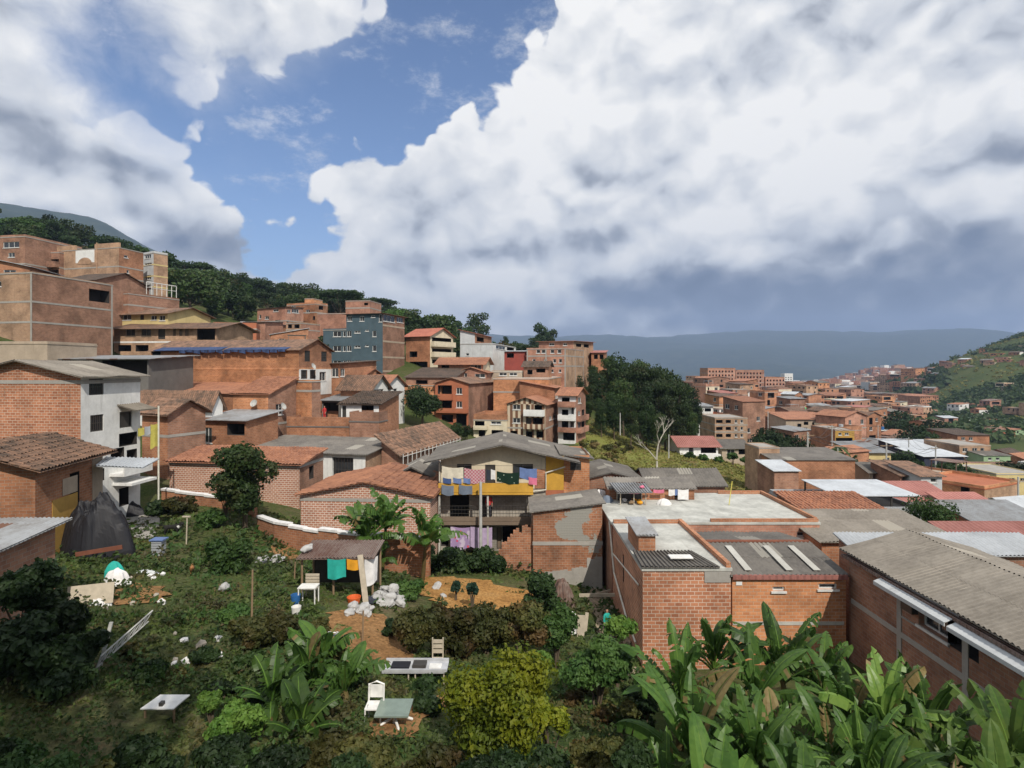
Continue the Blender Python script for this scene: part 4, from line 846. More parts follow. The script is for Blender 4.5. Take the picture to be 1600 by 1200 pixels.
m = MB(); m.box(9.3, 25.0, -8.66, 9.5, 32.3, -8.45); m.box(5.67, 32.1, -8.66, 9.29, 32.3, -8.48); part(m, 'roof_kerb', 'brick_orange')
m = MB(); m.tube([(5.58, 33, -8.8), (5.58, 31.5, -11.2), (5.58, 28, -12.2), (5.58, 26, -12.4)], .05, 7); m.tube([(5.6, 25.5, -9.6), (5.6, 32, -10.3)], .04, 6); part(m, 'drainpipe', 'pvc')
r_ = slabhouse('stair_head', 'small brick stair head with a corrugated tin lid on the concrete roof', 5.88, 6.66, 26.75, 29.2, -8.66, -7.78, BO, roof='shedl', rmat='tin', rise=.15, oh=.12, det=True, cat='stair room')
r_ = slabhouse('terrace_building', 'brick building with a wide pale concrete terrace behind the corrugated roof', 5.62, 17.3, 32.4, 39.9, -14.5, -8.80, BN, wall2='brick_pink', roof='flat', parapet=0, slabmat='terrace', cat='building', ops=[(2, 7.7, 8.7, -9.5, -9.2, 'w'), (2, 10.4, 11.3, -9.5, -9.2, 'w')])
root, Q, ob, b0 = r_
m = MB(); m.box(11.2, 32.42, -8.66, 17.25, 32.58, -8.5); m.box(17.1, 32.6, -8.66, 17.27, 39.8, -8.46); m.box(14.2, 39.65, -8.66, 17.09, 39.82, -8.46); part(m, 'roof_kerb', 'brick_orange')
r_ = slabhouse('warehouse', 'brick warehouse with a ribbed grey roof and pale patches, between the two front blocks', 9.56, 14.5, 25, 31.4, -14.5, -9.02, 'brick_bright', roof='gable2', rmat='asbestos', rise=.45, oh=.1, det=True, cat='building',
  ops=[(2, 1.75, 2.27, -9.68, -9.49, 'w'), (2, 3.75, 4.55, -9.6, -9.36, 'w')])
root, Q, ob, b0 = r_
m = MB(); m.tube([(9.5, 28.2, -8.48), (14.5, 28.2, -8.48)], .08, 8); part(m, 'rusty_ridge', 'rust')
m = MB(); m.box(9.55, 24.86, -9.14, 14.5, 24.98, -8.95); part(m, 'red_fascia', 'red_sheet')
for x in (12.0, 13.2, 10.2):
    m = MB(); m.slab([(x, 25.2, -8.83), (x + .3, 25.2, -8.83), (x + .3, 27.6, -8.50), (x, 27.6, -8.50)], .02); part(m, 'pale_patch', 'pale_concrete')
m = MB(); m.box(9.58, 24.975, -11.15, 14.4, 25.02, -11.0); part(m, 'concrete_band', 'pale_concrete')
m = MB(); m.box(9.72, 24.97, -9.42, 9.98, 25.02, -9.27); part(m, 'white_vent', 'white')
r_ = slabhouse('warehouse', 'long dark brick warehouse at the right edge, grey ribbed roof and hanging pale strips', 14.75, 20.1, 9, 25.2, -14.5, -7.95, BN, wall2='brick_orange', roof='gable1', rmat='asbestos_warm', rise=.75, oh=.28, det=True, cat='building',  # left-facing wall in brown brick, shade worked into its colour
  ops=[(1, 9.2, 10.5, -9.35, -8.45, 'h'), (1, 10.5, 11.9, -9.3, -8.45, 'w', .3)])
root, Q, ob, b0 = r_
def strip(y0, y1, z): 
    m = MB(); m.slab([(14.18, y0, z - .22), (14.74, y0, z), (14.74, y1, z), (14.18, y1, z - .22)], .03); m.box(14.17, y0, z - .36, 14.2, y1, z - .225); part(m, 'sheet_awning', 'pale_grey')
strip(18.9, 22.6, -8.12); strip(12.5, 18.8, -8.2)
m = MB(); m.box(14.45, 9, -8.28, 14.72, 25.3, -8.16); part(m, 'red_fascia', 'tin_rust')
m = MB(); 
for a in range(5): m.box(14.72, 9 + a * 3.2, -14, 14.76, 9.25 + a * 3.2, -8.2)
m.box(14.715, 9, -10.2, 14.765, 25, -10.0); part(m, 'concrete_band', 'concrete')
m = MB(); m.box(14.5, 20.9, -8.95, 14.74, 21.5, -8.6); part(m, 'flood_lamp', 'dark_frame')
m = MB(); m.box(14.7, 19.4, -9.42, 14.8, 22, -9.36); part(m, 'sill', 'concrete')
slabhouse('white_roofed_shed', 'shed with a bright white sheet roof behind the right edge warehouse', 15.5, 24, 25.6, 27.3, -14.5, -8.3, BN, roof='shedl', rmat='tin_white', rise=.35, oh=.2, det=True, cat='shed')
def R(name, label, a, b, Y0, Y1, py, wall=BO, **kw):
    x0 = (a - CX) / F * Y0; x1 = (b - CX) / F * Y0; z1 = zpx(py, Y0); zb = float(gz_arr([x0, x1], [Y0, Y0]).min()) - .5
    wins = kw.pop('win', []); ops = []
    for q in wins: ops.append((2, (q[0] - a) / F * Y0, (q[2] - a) / F * Y0, zpx(q[3], Y0), min(zpx(q[1], Y0), z1 - .1), q[4]))
    th = kw.pop('th', 90)
    return mkhouse(name, x0, Y0, th, Y1 - Y0, x1 - x0, min(zb, z1 - 2.5), z1, wall=wall, ops=ops, label=label, **kw)
R('grey_roofed_house', 'low house with a broad stained pale grey roof behind the ribbed warehouse roof', 1284, 1500, 30.5, 35.5, 846, roof='shedl', rmat='asbestos_warm', rise=.35, oh=.25, det=True)
R('tiled_house', 'house with a ribbed ochre tile roof beside the concrete terrace', 1287, 1425, 34.0, 40, 822, roof='shedl', rmat='tile_orange', rise=.6, oh=.2, det=True)
R('red_roofed_house', 'long low house with faded red sheet roof right of the white canopy', 1382, 1492, 49, 52.5, 783, wall='tan', roof='shedl', rmat='red_sheet', rise=.85, oh=.3)
R('red_roofed_house', 'right hand continuation of the long faded red roof, slightly lower', 1486, 1560, 47, 49.5, 791, wall='tan', roof='shedl', rmat='red_sheet', rise=.5, oh=.2)
R('grey_roofed_house', 'orange walled house with mottled grey roof just before the long red roof', 1448, 1530, 43, 46, 803, wall=BB, roof='gable2', rmat='asbestos', rise=.5, oh=.3)
R('grey_roofed_house', 'brick house with a patchy grey roof above the short red roof at the right edge', 1535, 1650, 39, 43, 822, wall=BB, roof='shedl', rmat='tin', rise=.7, oh=.3)
R('red_roofed_shed', 'open dark shed with a faded red roof at the right edge', 1508, 1660, 33.5, 35.6, 848, wall='dark_concrete', roof='shedl', rmat='red_sheet', rise=.45, oh=.4, cat='shed')
R('canopy_house', 'grey walled house carrying the white steel canopy on its roof', 1262, 1440, 40.5, 46.5, 801, wall='grey_wall', roof='flat', parapet=.25, slabmat='concrete')
t_ = thing('steel_canopy', 'white sheet canopy on thin dark posts over a flat roof', 'canopy', (26, 43, -11))
m = MB(); sheet(m, (23.0, 40.8, -9.05), (29.0, 40.8, -9.05), (29.0, 45.8, -8.85), (23.0, 45.8, -8.85), .05, 'tin_white', False); m.build('canopy_sheet', 'tin_white', t_, loc=t_.location).location = (0, 0, 0)
for k, (x, y) in enumerate([(23.2, 41), (25.1, 41), (27, 41), (28.8, 41), (23.2, 45.6), (25.1, 45.6), (27, 45.6), (28.8, 45.6)]):
    m = MB(); m.box(x - .05, y - .05, -10.6, x + .05, y + .05, -9.12 if y < 43 else -8.95); m.build('post', 'dark_frame', t_, loc=t_.location).location = (0, 0, 0)
m = MB(); m.box(23.1, 40.98, -9.2, 28.9, 41.06, -9.12); m.build('beam', 'dark_frame', t_, loc=t_.location).location = (0, 0, 0)
R('brick_house', 'long plain brick walled house with a concrete lip left of the dark cypress', 1208, 1336, 63, 69, 719, wall=BO, roof='shedl', rmat='asbestos', rise=.5, oh=.15)
R('brick_house', 'upright brick cube house at the left end of the long plain brick wall', 1186, 1218, 66, 70, 701, wall='brick_tan', roof='flat', parapet=.05)
R('brick_shed', 'small dark brick shed with a white sheet roof above the grassy slope path', 1210, 1248, 58, 62, 736, wall=BN, roof='shedl', rmat='tin_white', rise=.4, oh=.2, cat='shed')
R('grey_roofed_house', 'grey roofed house with dark eaves right of the cypress', 1358, 1404, 64, 69, 738, wall='tan', roof='gable2', rmat='asbestos', rise=.7, oh=.3, win=[(1364, 741, 1380, 749, 'h')])
R('tiled_house', 'brown tiled house with a dark veranda beside a white walled one', 1407, 1437, 60, 65, 743, wall=BN, roof='shedl', rmat='tile_brown', rise=.7, oh=.3, win=[(1410, 745, 1426, 753, 'h')])
R('white_house', 'white rendered house with one dark window beneath a small skylight roof', 1439, 1472, 58, 63, 744, wall='pale_grey', roof='shedl', rmat='tile_brown', rise=.6, oh=.3, win=[(1454, 747, 1464, 754, 'w')])
R('yellow_house', 'two storey yellow house with an orange corner under a dark tin roof', 1343, 1392, 100, 108, 707, wall='light_yellow', roof='shedl', rmat='tin', rise=.8, oh=.5, win=[(1345, 717, 1352, 725, 'w'), (1354, 717, 1361, 725, 'w'), (1368, 719, 1375, 724, 'w'), (1380, 717, 1383, 723, 'w'), (1386, 715, 1390, 721, 'w'), (1346, 709, 1358, 714, 'h')])
R('yellow_house', 'mustard fronted house with brick side in the middle of the dense town', 1305, 1335, 124, 134, 673, wall='brick_orange', wall2='ochre', roof='flat', parapet=.1, slabmat='concrete', win=[(1310, 676, 1315, 680, 'w'), (1320, 676, 1326, 680, 'w'), (1306, 684, 1332, 690, 'h')])
R('tan_flats', 'tan three storey flats with dark loggia rows left of the mustard house', 1228, 1300, 148, 158, 655, wall='tan', roof='shedl', rmat='tile_orange', rise=1, oh=.5, win=[(1246, 662, 1252, 667, 'h'), (1256, 659, 1263, 664, 'h'), (1269, 660, 1276, 665, 'h'), (1256, 668, 1262, 672, 'w'), (1269, 669, 1275, 674, 'w')])
R('turquoise_roofed_house', 'house with a bright turquoise tent roof on the skyline of the dense town', 1349, 1371, 190, 197, 649, wall='white', roof='gable2', rmat='turq_sheet', rise=.7, oh=.3)
R('green_roofed_house', 'brick house with a bright green sheet roof far in the dense town', 1241, 1262, 240, 250, 639, wall=BO, roof='gable2', rmat='green_sheet', rise=1, oh=.3)
R('white_roofed_shed', 'navy sided shed under a bright white sheet roof, the left one beside the valley road', 1410, 1458, 122, 130, 699, wall='navy', roof='shedl', rmat='tin_white', rise=.7, oh=.5, cat='shed')
R('white_roofed_shed', 'navy sided shed under a bright white sheet roof, nearest of three by the valley road', 1444, 1506, 106, 113, 713, wall='navy', roof='shedl', rmat='tin_white', rise=.5, oh=.5, cat='shed')
R('white_roofed_shed', 'navy sided shed under a long white sheet roof, the right one beside the valley road', 1459, 1500, 124, 132, 699, wall='navy', roof='shedl', rmat='tin_white', rise=.6, oh=.5, cat='shed')
R('brick_house', 'long brick house with paired windows right of the navy sheds', 1499, 1548, 116, 126, 697, wall='brick_tan', roof='flat', parapet=.1, win=[(1504, 700, 1512, 706, 'w'), (1519, 700, 1527, 706, 'w'), (1532, 700, 1538, 706, 'w'), (1508, 711, 1514, 717, 'w'), (1520, 711, 1526, 717, 'w'), (1530, 711, 1536, 717, 'w')])
R('green_house', 'pale green low house with three windows at the right edge of the town', 1537, 1579, 112, 118, 712, wall='green_paint', roof='shedl', rmat='asbestos', rise=.5, oh=.2, win=[(1544, 715, 1550, 719, 'w'), (1556, 715, 1562, 719, 'w')])
R('brick_building', 'dark brick flats on a knoll above the pale green house', 1496, 1546, 138, 148, 680, wall='brick_orange', roof='shedl', rmat='tile_dark', rise=.5, oh=.3, win=[(1502, 683, 1508, 688, 'w'), (1514, 683, 1520, 688, 'w')])
R('yellow_building', 'yellow three storey building at the right edge behind trees', 1557, 1625, 88, 97, 742, wall='light_yellow', roof='flat', parapet=.1, win=[(1561, 747, 1569, 752, 'w'), (1576, 747, 1586, 752, 'w'), (1594, 747, 1604, 752, 'w'), (1561, 758, 1569, 764, 'w'), (1577, 759, 1589, 765, 'w')])
R('brown_roofed_house', 'white walled row house under long brown roofs above the yellow building', 1527, 1605, 98, 106, 737, wall='white', roof='gable2', rmat='tile_brown', rise=1, oh=.5, win=[(1532, 740, 1540, 745, 'w'), (1550, 740, 1570, 746, 'h')])
r_ = R('white_house', 'white house with faded red roof and an open veranda above the grassy slope', 1062, 1122, 88, 95, 697, wall='white', roof='gable2', rmat='red_sheet', rise=1.1, oh=.5, win=[(1076, 699, 1084, 707, 'w'), (1095, 699, 1119, 708, 'h')])
root, Q, ob, b0 = r_
m = MB(); ob(m, 2, -.1, 6.0, .9, .003, zpx(716, 88), zpx(709, 88)); part(m, 'balcony_parapet', 'white')
R('grey_roofed_house', 'grey roofed house with a white wall just right of the red roofed white house', 1128, 1170, 92, 98, 700, wall='tan', roof='gable2', rmat='asbestos', rise=1, oh=.4, win=[(1136, 702, 1148, 709, 'w'), (1154, 702, 1164, 710, 'h')])
R('brick_building', 'four storey tan brick flats with open corner loggias above the white house', 1117, 1168, 124, 134, 654, wall='brick_tan', roof='flat', parapet=.1, bands=(zpx(664, 124), zpx(675, 124)), win=[(a, y, a + w_, y + 5, 'h' if w_ > 6 else 'w') for y in (656, 667, 678) for a, w_ in ((1119, 10), (1134, 8), (1148, 4), (1157, 4))])
R('white_balcony_flats', 'brick flats with white balcony bands beside the grove edge', 1086, 1114, 140, 150, 635, wall='brick_orange', wall2='white', roof='shedl', rmat='tin', rise=.4, oh=.4, win=[(a, y, a + 10, y + 5, 'h') for y in (638, 647, 656) for a in (1087, 1101)])
for i, (a, b, Y, top, lab) in enumerate([(1106, 1149, 330, 577, 'leftmost of the three long brick apartment towers on the horizon'), (1150, 1194, 345, 580, 'middle one of the three long brick apartment towers on the horizon'), (1196, 1226, 350, 591, 'lower right one of the three brick apartment towers on the horizon')]):
    w_ = []
    for q in range(int((b - a) / 5)):
        for f_ in range(5): w_.append((a + 2 + q * 5, top + 2 + f_ * 6, a + 4.2 + q * 5, top + 5 + f_ * 6, 'h'))
    R('apartment_tower', lab, a, b, Y, Y + 14, top, wall='brick_orange', wall2='brick_pink', roof='flat', parapet=.6, bands=[zpx(top + 6 * k, Y) for k in range(1, 5)], win=w_, cat='apartment tower')
R('yellow_block', 'plain pale yellow block with brown left side on the horizon', 1247, 1266, 420, 430, 598, wall='brown_board', wall2='light_yellow', roof='flat', parapet=.3, cat='building')
R('brown_block', 'dark brown slab block left of the plain pale yellow block', 1228, 1244, 440, 455, 597, wall='brown_board', roof='flat', parapet=.3, cat='building')
R('white_tower', 'small far white tower on the horizon above the apartment towers', 1226, 1239, 800, 812, 586, wall='white', roof='flat', parapet=2, cat='tower', simple=True, win=[(1227 + q * 4, 589 + k * 3, 1229 + q * 4, 590.5 + k * 3, 'h') for q in range(3) for k in range(3)])
# left side near house with the mossy tiles
r_ = H('tiled_house', 'old brick house with a mossy brown tile roof and a yellow painted wall foot', 0, 55, 160, 27, -8, 731, 815, L1=6, wall=BO, roof='gable2', rmat='tile_brown', rise=.95, oh=.55, det=True, win=[(2, 109, 738, 124, 793, 'h')])
root, Q, ob, b0, hh_ = r_
L2_ = hh_[5]
MOSSY = root
m = MB(); ob(m, 2, 1.2, L2_ * .58, .03, .003, hh_[2], -6.5); part(m, 'yellow_wall_foot', 'ochre')
m = MB(); ob(m, 2, L2_ * .36, L2_ * .58, .02, .003, -6.45, -5.6); ob(m, 2, L2_ * .82, L2_, .02, .003, hh_[2], -4.9); part(m, 'plaster_patch', 'tan')
r_ = slabhouse('metal_roofed_shed', 'shed with a silvery corrugated roof at the left edge of the garden', -21, -16.1, 17.0, 20.3, -9, -5.75, BN, roof='shedl', rmat='tin', rise=.28, oh=.35, det=True, cat='shed')
m = MB(); sheet(m, (-22.6, 31.2, -5.3), (-20.0, 31.2, -5.4), (-20.3, 33.2, -5.2), (-23.4, 33.2, -5.1), .04, 'tin_white', True); m.build('tin_awning', 'tin_white', MOSSY, loc=MOSSY.location).location = (0, 0, 0)
# retaining walls with a white cap
def cappedwall(label, pts, h, ztop, cap=.14):
    root = thing('garden_wall', label, 'wall', (pts[0][0], pts[0][1], ztop - h)); b = MB(); c = MB(); rr = random.Random(2)
    for (x0, y0), (x1, y1) in zip(pts[:-1], pts[1:]):
        d = Vector((x1 - x0, y1 - y0, 0)); n_ = max(1, int(d.length / 1.1)); u = d.normalized(); nn = Vector((u.y, -u.x, 0)) * .13
        for k in range(n_):
            a = Vector((x0, y0, 0)) + d * k / n_; e = Vector((x0, y0, 0)) + d * (k + 1) / n_; zt = ztop - .05 * (k % 3) + rr.uniform(-.03, .03)
            def q(p, o, z): return Vector((p.x + o.x, p.y + o.y, z))
            zb = min(gz(a.x, a.y), gz(e.x, e.y)) - h
            b.hexa([q(a, nn, zb), q(e, nn, zb), q(e, -nn, zb), q(a, -nn, zb), q(a, nn, zt), q(e, nn, zt), q(e, -nn, zt), q(a, -nn, zt)])
            n2_ = nn * 1.5
            c.hexa([q(a, n2_, zt + .003), q(e, n2_, zt + .003), q(e, -n2_, zt + .003), q(a, -n2_, zt + .003), q(a, n2_, zt + cap), q(e, n2_, zt + cap), q(e, -n2_, zt + cap), q(a, -n2_, zt + cap)])
    b.build('wall', 'brick_orange', root, loc=root.location).location = (0, 0, 0); c.build('white_cap', 'cloth_white', root, loc=root.location).location = (0, 0, 0)
def XP(px, Y): return ((px - CX) / F * Y, Y)
cappedwall('brick retaining wall with a bright white plaster top before the peaked orange roof house', [XP(405, 36), XP(432, 34.6), XP(500, 33.2), XP(562, 32.3), XP(672, 31.8)], 1.2, -9.35)
cappedwall('low wall with a white plaster top at the foot of the lattice brick house', [XP(255, 41.2), XP(300, 40.0), XP(345, 39.2), XP(400, 38.3)], .5, -8.75)
# ------------------------------------------------------------------ generated town houses
AUTO = []
WALLW = dict(brick_orange='orange brick', brick_tan='tan brick', brick_pink='pale pink brick', brick_brown='brown brick', white='white', tan='tan rendered', cream='cream', pale_grey='grey', terracotta='terracotta', brick_bright='bright orange brick', light_yellow='yellow', green_paint='pale green', blue_grey='slate blue')
ROOFW = dict(flat='flat concrete roof', tile_orange='orange tile roof', tile_brown='brown tile roof', tile_dark='dark tile roof', tin='grey tin roof', asbestos='grey ribbed roof', tin_white='white sheet roof', red_sheet='red sheet roof', tin_rust='rusty tin roof')
NUMW = ['', 'one', 'two', 'three', 'four', 'five']
def autohouse(x, y, th, w, l, fl, rr, simple, name=None):
    for fx, fy, fr, _ in FOOT:
        if (fx - x) ** 2 + (fy - y) ** 2 < (fr * .95 + max(w, l) * .48) ** 2: return None
    wall = rr.choices(['brick_orange', 'brick_tan', 'brick_pink', 'brick_brown', 'brick_bright', 'white', 'tan', 'cream', 'pale_grey', 'terracotta', 'light_yellow', 'green_paint'], [30, 18, 18, 10, 6, 6, 4, 4, 3, 2, 2, 1])[0]
    wall2 = rr.choice([None, 'brick_tan', 'brick_orange']) if not wall.startswith('brick') else rr.choices([None, 'white', 'cream', 'brick_tan'], [8, 1, 1, 2])[0]
    roof = rr.choices(['flat', 'gable1', 'gable2', 'shedb', 'shedl'], [38, 14, 14, 20, 10])[0]
    rmat = rr.choices(['tile_orange', 'tile_brown', 'tile_dark', 'tin', 'asbestos', 'tin_white', 'red_sheet', 'tin_rust'], [28, 24, 9, 10, 15, 4, 3, 5])[0]
    t_ = math.radians(th); d1 = Vector((-math.cos(t_), math.sin(t_), 0)); d2 = Vector((math.sin(t_), math.cos(t_), 0))
    B = Vector((x, y, 0)) - d1 * w / 2 - d2 * l / 2
    cs = [B, B + d1 * w, B + d2 * l, B + d1 * w + d2 * l]; g_ = gz_arr([c.x for c in cs], [c.y for c in cs]); z0 = float(g_.min()) - .6; zg = float(g_.mean())
    fh = 2.65; z1 = zg + fl * fh + rr.uniform(-.2, .4)
    ops = []
    for fc, L in ((1, w), (2, l)):
        blank = rr.random() < .25
        nc = max(1, int(L / rr.uniform(2.3, 3.2)))
        for f in range(fl):
            zb = zg + f * fh
            big = rr.random() < .18 and not blank
            if big:
                s0 = L * rr.uniform(.06, .3); s1 = L * rr.uniform(.6, .94); ops.append((fc, s0, s1, zb + .25, min(zb + 2.2, z1 - .15), 'h', 1.3)); continue
            for c in range(nc):
                if rr.random() < (.85 if blank else .25): continue
                cw = L / nc; ww = rr.uniform(.7, min(1.7, cw * .7)); s0 = cw * c + (cw - ww) * rr.uniform(.3, .7); s0 = max(.2, s0)
                if rr.random() < .15: a, b, k = zb + .1, zb + 2.1, 'h'
                else: a, b, k = zb + .95, zb + rr.uniform(1.9, 2.15), 'w'
                if simple: k = 'h'
                b = min(b, z1 - .12)
                if b > a + .3 and a > z0 + .1: ops.append((fc, s0, s0 + ww, a, b, k) + ((.5,) if simple and k == 'h' else ()))
    bands = [zg + fh * f + .05 for f in range(1, fl + 1)] if (rr.random() < .55 and not simple) else ()
    r_ = mkhouse(name or ('brick_house' if wall.startswith('brick') else 'town_house'), B.x, B.y, th, w, l, z0, z1 - (.6 if roof == 'flat' else 0), wall=wall, wall2=wall2, roof=roof, rmat=rmat, rise=rr.uniform(.5, 1.3), oh=rr.uniform(.2, .5),
                 ops=ops, bands=[b for b in bands if b < z1 - .8], label='house', cat='house', parapet=rr.choice([0, .3, .6, .9]) if not simple else .4, simple=simple, slabmat=rr.choice(['concrete', 'concrete', 'tan', 'pale_concrete', 'terracotta']), bandmat=rr.choice(['concrete', 'pale_concrete']))
    root = r_[0]; AUTO.append((root, NUMW[fl], WALLW[wall], ROOFW['flat' if roof == 'flat' else rmat], x, y))
    # small rooftop water tank or shade on some flat roofs
    if not simple:
        Q, ob, b0 = r_[1:]
        if roof == 'flat' and rr.random() < .45:
            m = MB(); ob(m, 1, w * .2, w * .6, -l * .35, -l * .75, z1 + 1.5, z1 + 1.56); 
            for s in (w * .22, w * .58): ob(m, 1, s - .05, s + .05, -l * .37, -l * .37 - .1, z1 - .47, z1 + 1.498)
            for s in (w * .22, w * .58): ob(m, 1, s - .05, s + .05, -l * .72, -l * .72 - .1, z1 - .47, z1 + 1.498)
            o = m.build('roof_shelter', rr.choice(['tin', 'tin_white', 'tin_rust', 'asbestos']), root, loc=b0); o.location = (0, 0, 0)
        elif roof == 'flat' and rr.random() < .4:
            p = Q(1, w * .5, -l * .6, z1 - .45); m = MB(); m.tube([p, p + Vector((0, 0, 1.1))], .5, 10); o = m.build('water_tank', rr.choice(['black_plastic', 'blue_plastic', 'grey_wall']), root, loc=b0); o.location = (0, 0, 0)
        if rr.random() < .35 and fl > 1:
            m = MB(); zf = zg + fh * rr.randint(1, fl - 1); ob(m, 1, .3, w - .3, .8, .003, zf - .14, zf + .02); ob(m, 1, .3, w - .3, .82, .74, zf + .022, zf + .85)
            o = m.build('balcony', rr.choice(['white', 'cream', wall, 'concrete']), root, loc=b0); o.location = (0, 0, 0)
    return root
def zone(seed, Y0, Y1, pa, pb, cell, rot, fls, keep=.93, simple=False, wr=(7, 10.5), test=None, name=None, lim=999):
    rr = random.Random(seed); c, s = math.cos(math.radians(rot)), math.sin(math.radians(rot)); n = 0
    R_ = int(Y1 * 1.2 / cell) + 2; cells = [(i, j) for i in range(-R_, R_) for j in range(-R_, R_)]
    for i, j in cells:
        u = (i + rr.uniform(-.12, .12)) * cell; v = (j + rr.uniform(-.12, .12)) * cell
        x = c * u + s * v; y = -s * u + c * v
        if not (Y0 < y < Y1): continue
        px = CX + F * x / y
        if not (pa < px < pb): continue
        if test and not test(px, y): continue
        if rr.random() > keep: continue
        w, l = rr.uniform(*wr), rr.uniform(*wr)
        if autohouse(x, y, 90 - rot + rr.uniform(-9, 9) if rr.random() < .5 else 90 - rot + rr.uniform(-3, 3), w, l, rr.choice(fls), rr, simple, name): n += 1
        if n >= lim: break
    return n
def townA(px, y):
    if y < 135: return px > 1190
    if px < 1095: return False
    return px < 1500 - max(0, (y - 130)) * .45
n1 = zone(11, 104, 262, 1085, 1500, 9.8, 26, [1, 2, 2, 3, 3, 4], test=townA, wr=(5.6, 8.4))
n2_ = zone(12, 262, 470, 1080, 1445, 15.5, 22, [2, 2, 3, 3, 4], simple=True, wr=(9, 13), test=lambda px, y: px < 1455 - (y - 262) * .1)
n3 = zone(13, 470, 1000, 1200, 1450, 30, 18, [2, 3, 4], simple=True, wr=(12, 22), test=lambda px, y: px < 1440 and not 1230 < px < 1262, lim=70)
n4 = zone(14, 58, 104, 1245, 1520, 9.2, 20, [1, 1, 1, 2], test=lambda px, y: not (px < 1270 and y < 85) and not (px > 1480 and y > 78), wr=(5.5, 8))
n11 = zone(21, 38, 58, 1430, 1660, 6.8, 14, [1], test=lambda px, y: px > 1445, wr=(4.5, 6.2))
n5 = zone(15, 84, 150, 630, 925, 10.5, 12, [1, 1, 2], test=lambda px, y: y < 118 + (px < 760) * 15, wr=(6, 8.5))
n6 = zone(16, 72, 126, 340, 520, 10.5, 20, [1, 1, 2], wr=(6, 8.5))
n7 = zone(17, 62, 125, -60, 250, 11, 12, [1, 2], wr=(6, 9), test=lambda px, y: y < 118)
n8 = zone(18, 520, 650, 1440, 1660, 12, 30, [1, 2, 2], simple=True, wr=(7, 11), keep=.55, test=lambda px, y: noise.noise(Vector((px * .02, y * .03, 1))) > -.1)
n9 = zone(19, 262, 470, 1435, 1640, 13.5, 10, [1, 1, 2], simple=True, wr=(6, 11), keep=.5, test=lambda px, y: noise.noise(Vector((px * .03, y * .02, 4))) > -.05 and not 320 < y < 352)
n10 = zone(20, 104, 150, 1500, 1640, 10.5, 24, [1, 2, 2], wr=(6, 9), keep=.85)
print('ZONES', n1, n2_, n3, n4, n5, n6, n7, n8, n9, n10)
LM = [(-600, 0, '')]
LANDM = [((1370, 193), 'the turquoise tent roof'), ((1367, 104), 'the small yellow house'), ((1320, 129), 'the mustard fronted house'), ((1264, 153), 'the tan loggia flats'), ((1252, 245), 'the green sheet roof'), ((1475, 112), 'the navy sheds'),
         ((1128, 336), 'the leftmost apartment tower'), ((1172, 350), 'the middle apartment tower'), ((1211, 356), 'the lower apartment tower'), ((1256, 425), 'the plain yellow block'), ((1142, 128), 'the tan corner loggia flats'), ((1100, 145), 'the white balcony flats'), ((1092, 92), 'the red roofed white house'),
         ((1272, 66), 'the long plain brick wall'), ((1345, 43), 'the white canopy'), ((1518, 143), 'the knoll flats'), ((1590, 92), 'the yellow building at the right edge'), ((570, 100), 'the blue-grey block'), ((690, 108), 'the cream balcony building'), ((745, 115), 'the pale grey house'), ((868, 108), 'the skyline brick block'),
         ((710, 84), 'the terracotta balcony house'), ((825, 79), 'the striped house'), ((440, 130), 'the stepped brick flats'), ((150, 98), 'the roofless tan tower'), ((250, 82), 'the long tan tiled house'), ((110, 70), 'the huge brown brick block'), ((350, 66), 'the long orange brick wall'),
         ((1390, 1000), 'the far hill town'), ((1560, 600), 'the green hill top'), ((1510, 370), 'the valley road'), ((660, 72), 'the round tree'), ((980, 110), 'the dark grove')]
def relation(x, y, k=0):
    px = CX + F * x / y; best = []
    for (lp, ly), nm in LANDM:
        lx = (lp - CX) / F * ly; d = math.hypot(lx - x, (ly - y) * .7); best.append((d, lp, ly, nm))
    best.sort(); d, lp, ly, nm = best[k]
    dxm = (px - lp) / F * y; dy = y - ly
    if abs(dxm) > abs(dy) * .8:
        return ('just ' if abs(dxm) < 14 else 'well ' if abs(dxm) > 32 else '') + ('right of ' if dxm > 0 else 'left of ') + nm
    side = '' if abs(dxm) < 5 else (', to its right' if dxm > 0 else ', to its left')
    return ('just ' if abs(dy) < 16 else 'far ' if abs(dy) > 45 else '') + ('behind ' if dy > 0 else 'in front of ') + nm + side
used = {}
for root, fl, wl, rf, x, y in AUTO:
    cands = []
    for k in (0, 1):
        rl_ = relation(x, y, k)
        for c in (f"{fl}-storey {wl} house with {rf}, {rl_}", f"{fl}-storey {wl} house, {rf}, {rl_}", f"{fl}-storey {wl} house, {rf}, " + rl_.split(',')[0], f"{fl}-storey {wl.replace('pale ', '').replace('bright ', '')} house, {rf}, " + rl_.split(',')[0].replace('just ', ''), f"{fl}-storey {wl.split()[-1]} house " + rl_.split(',')[0]):
            if len(c.split()) <= 16: cands.append(c); break
    lab = next((c for c in cands if c not in used), cands[0])
    used.setdefault(lab, []).append(root); root['label'] = lab
for lab, rs in used.items():
    for q in rs: q['group'] = 'look-alike ' + lab if len(rs) > 1 else 'houses packed on the hillsides'
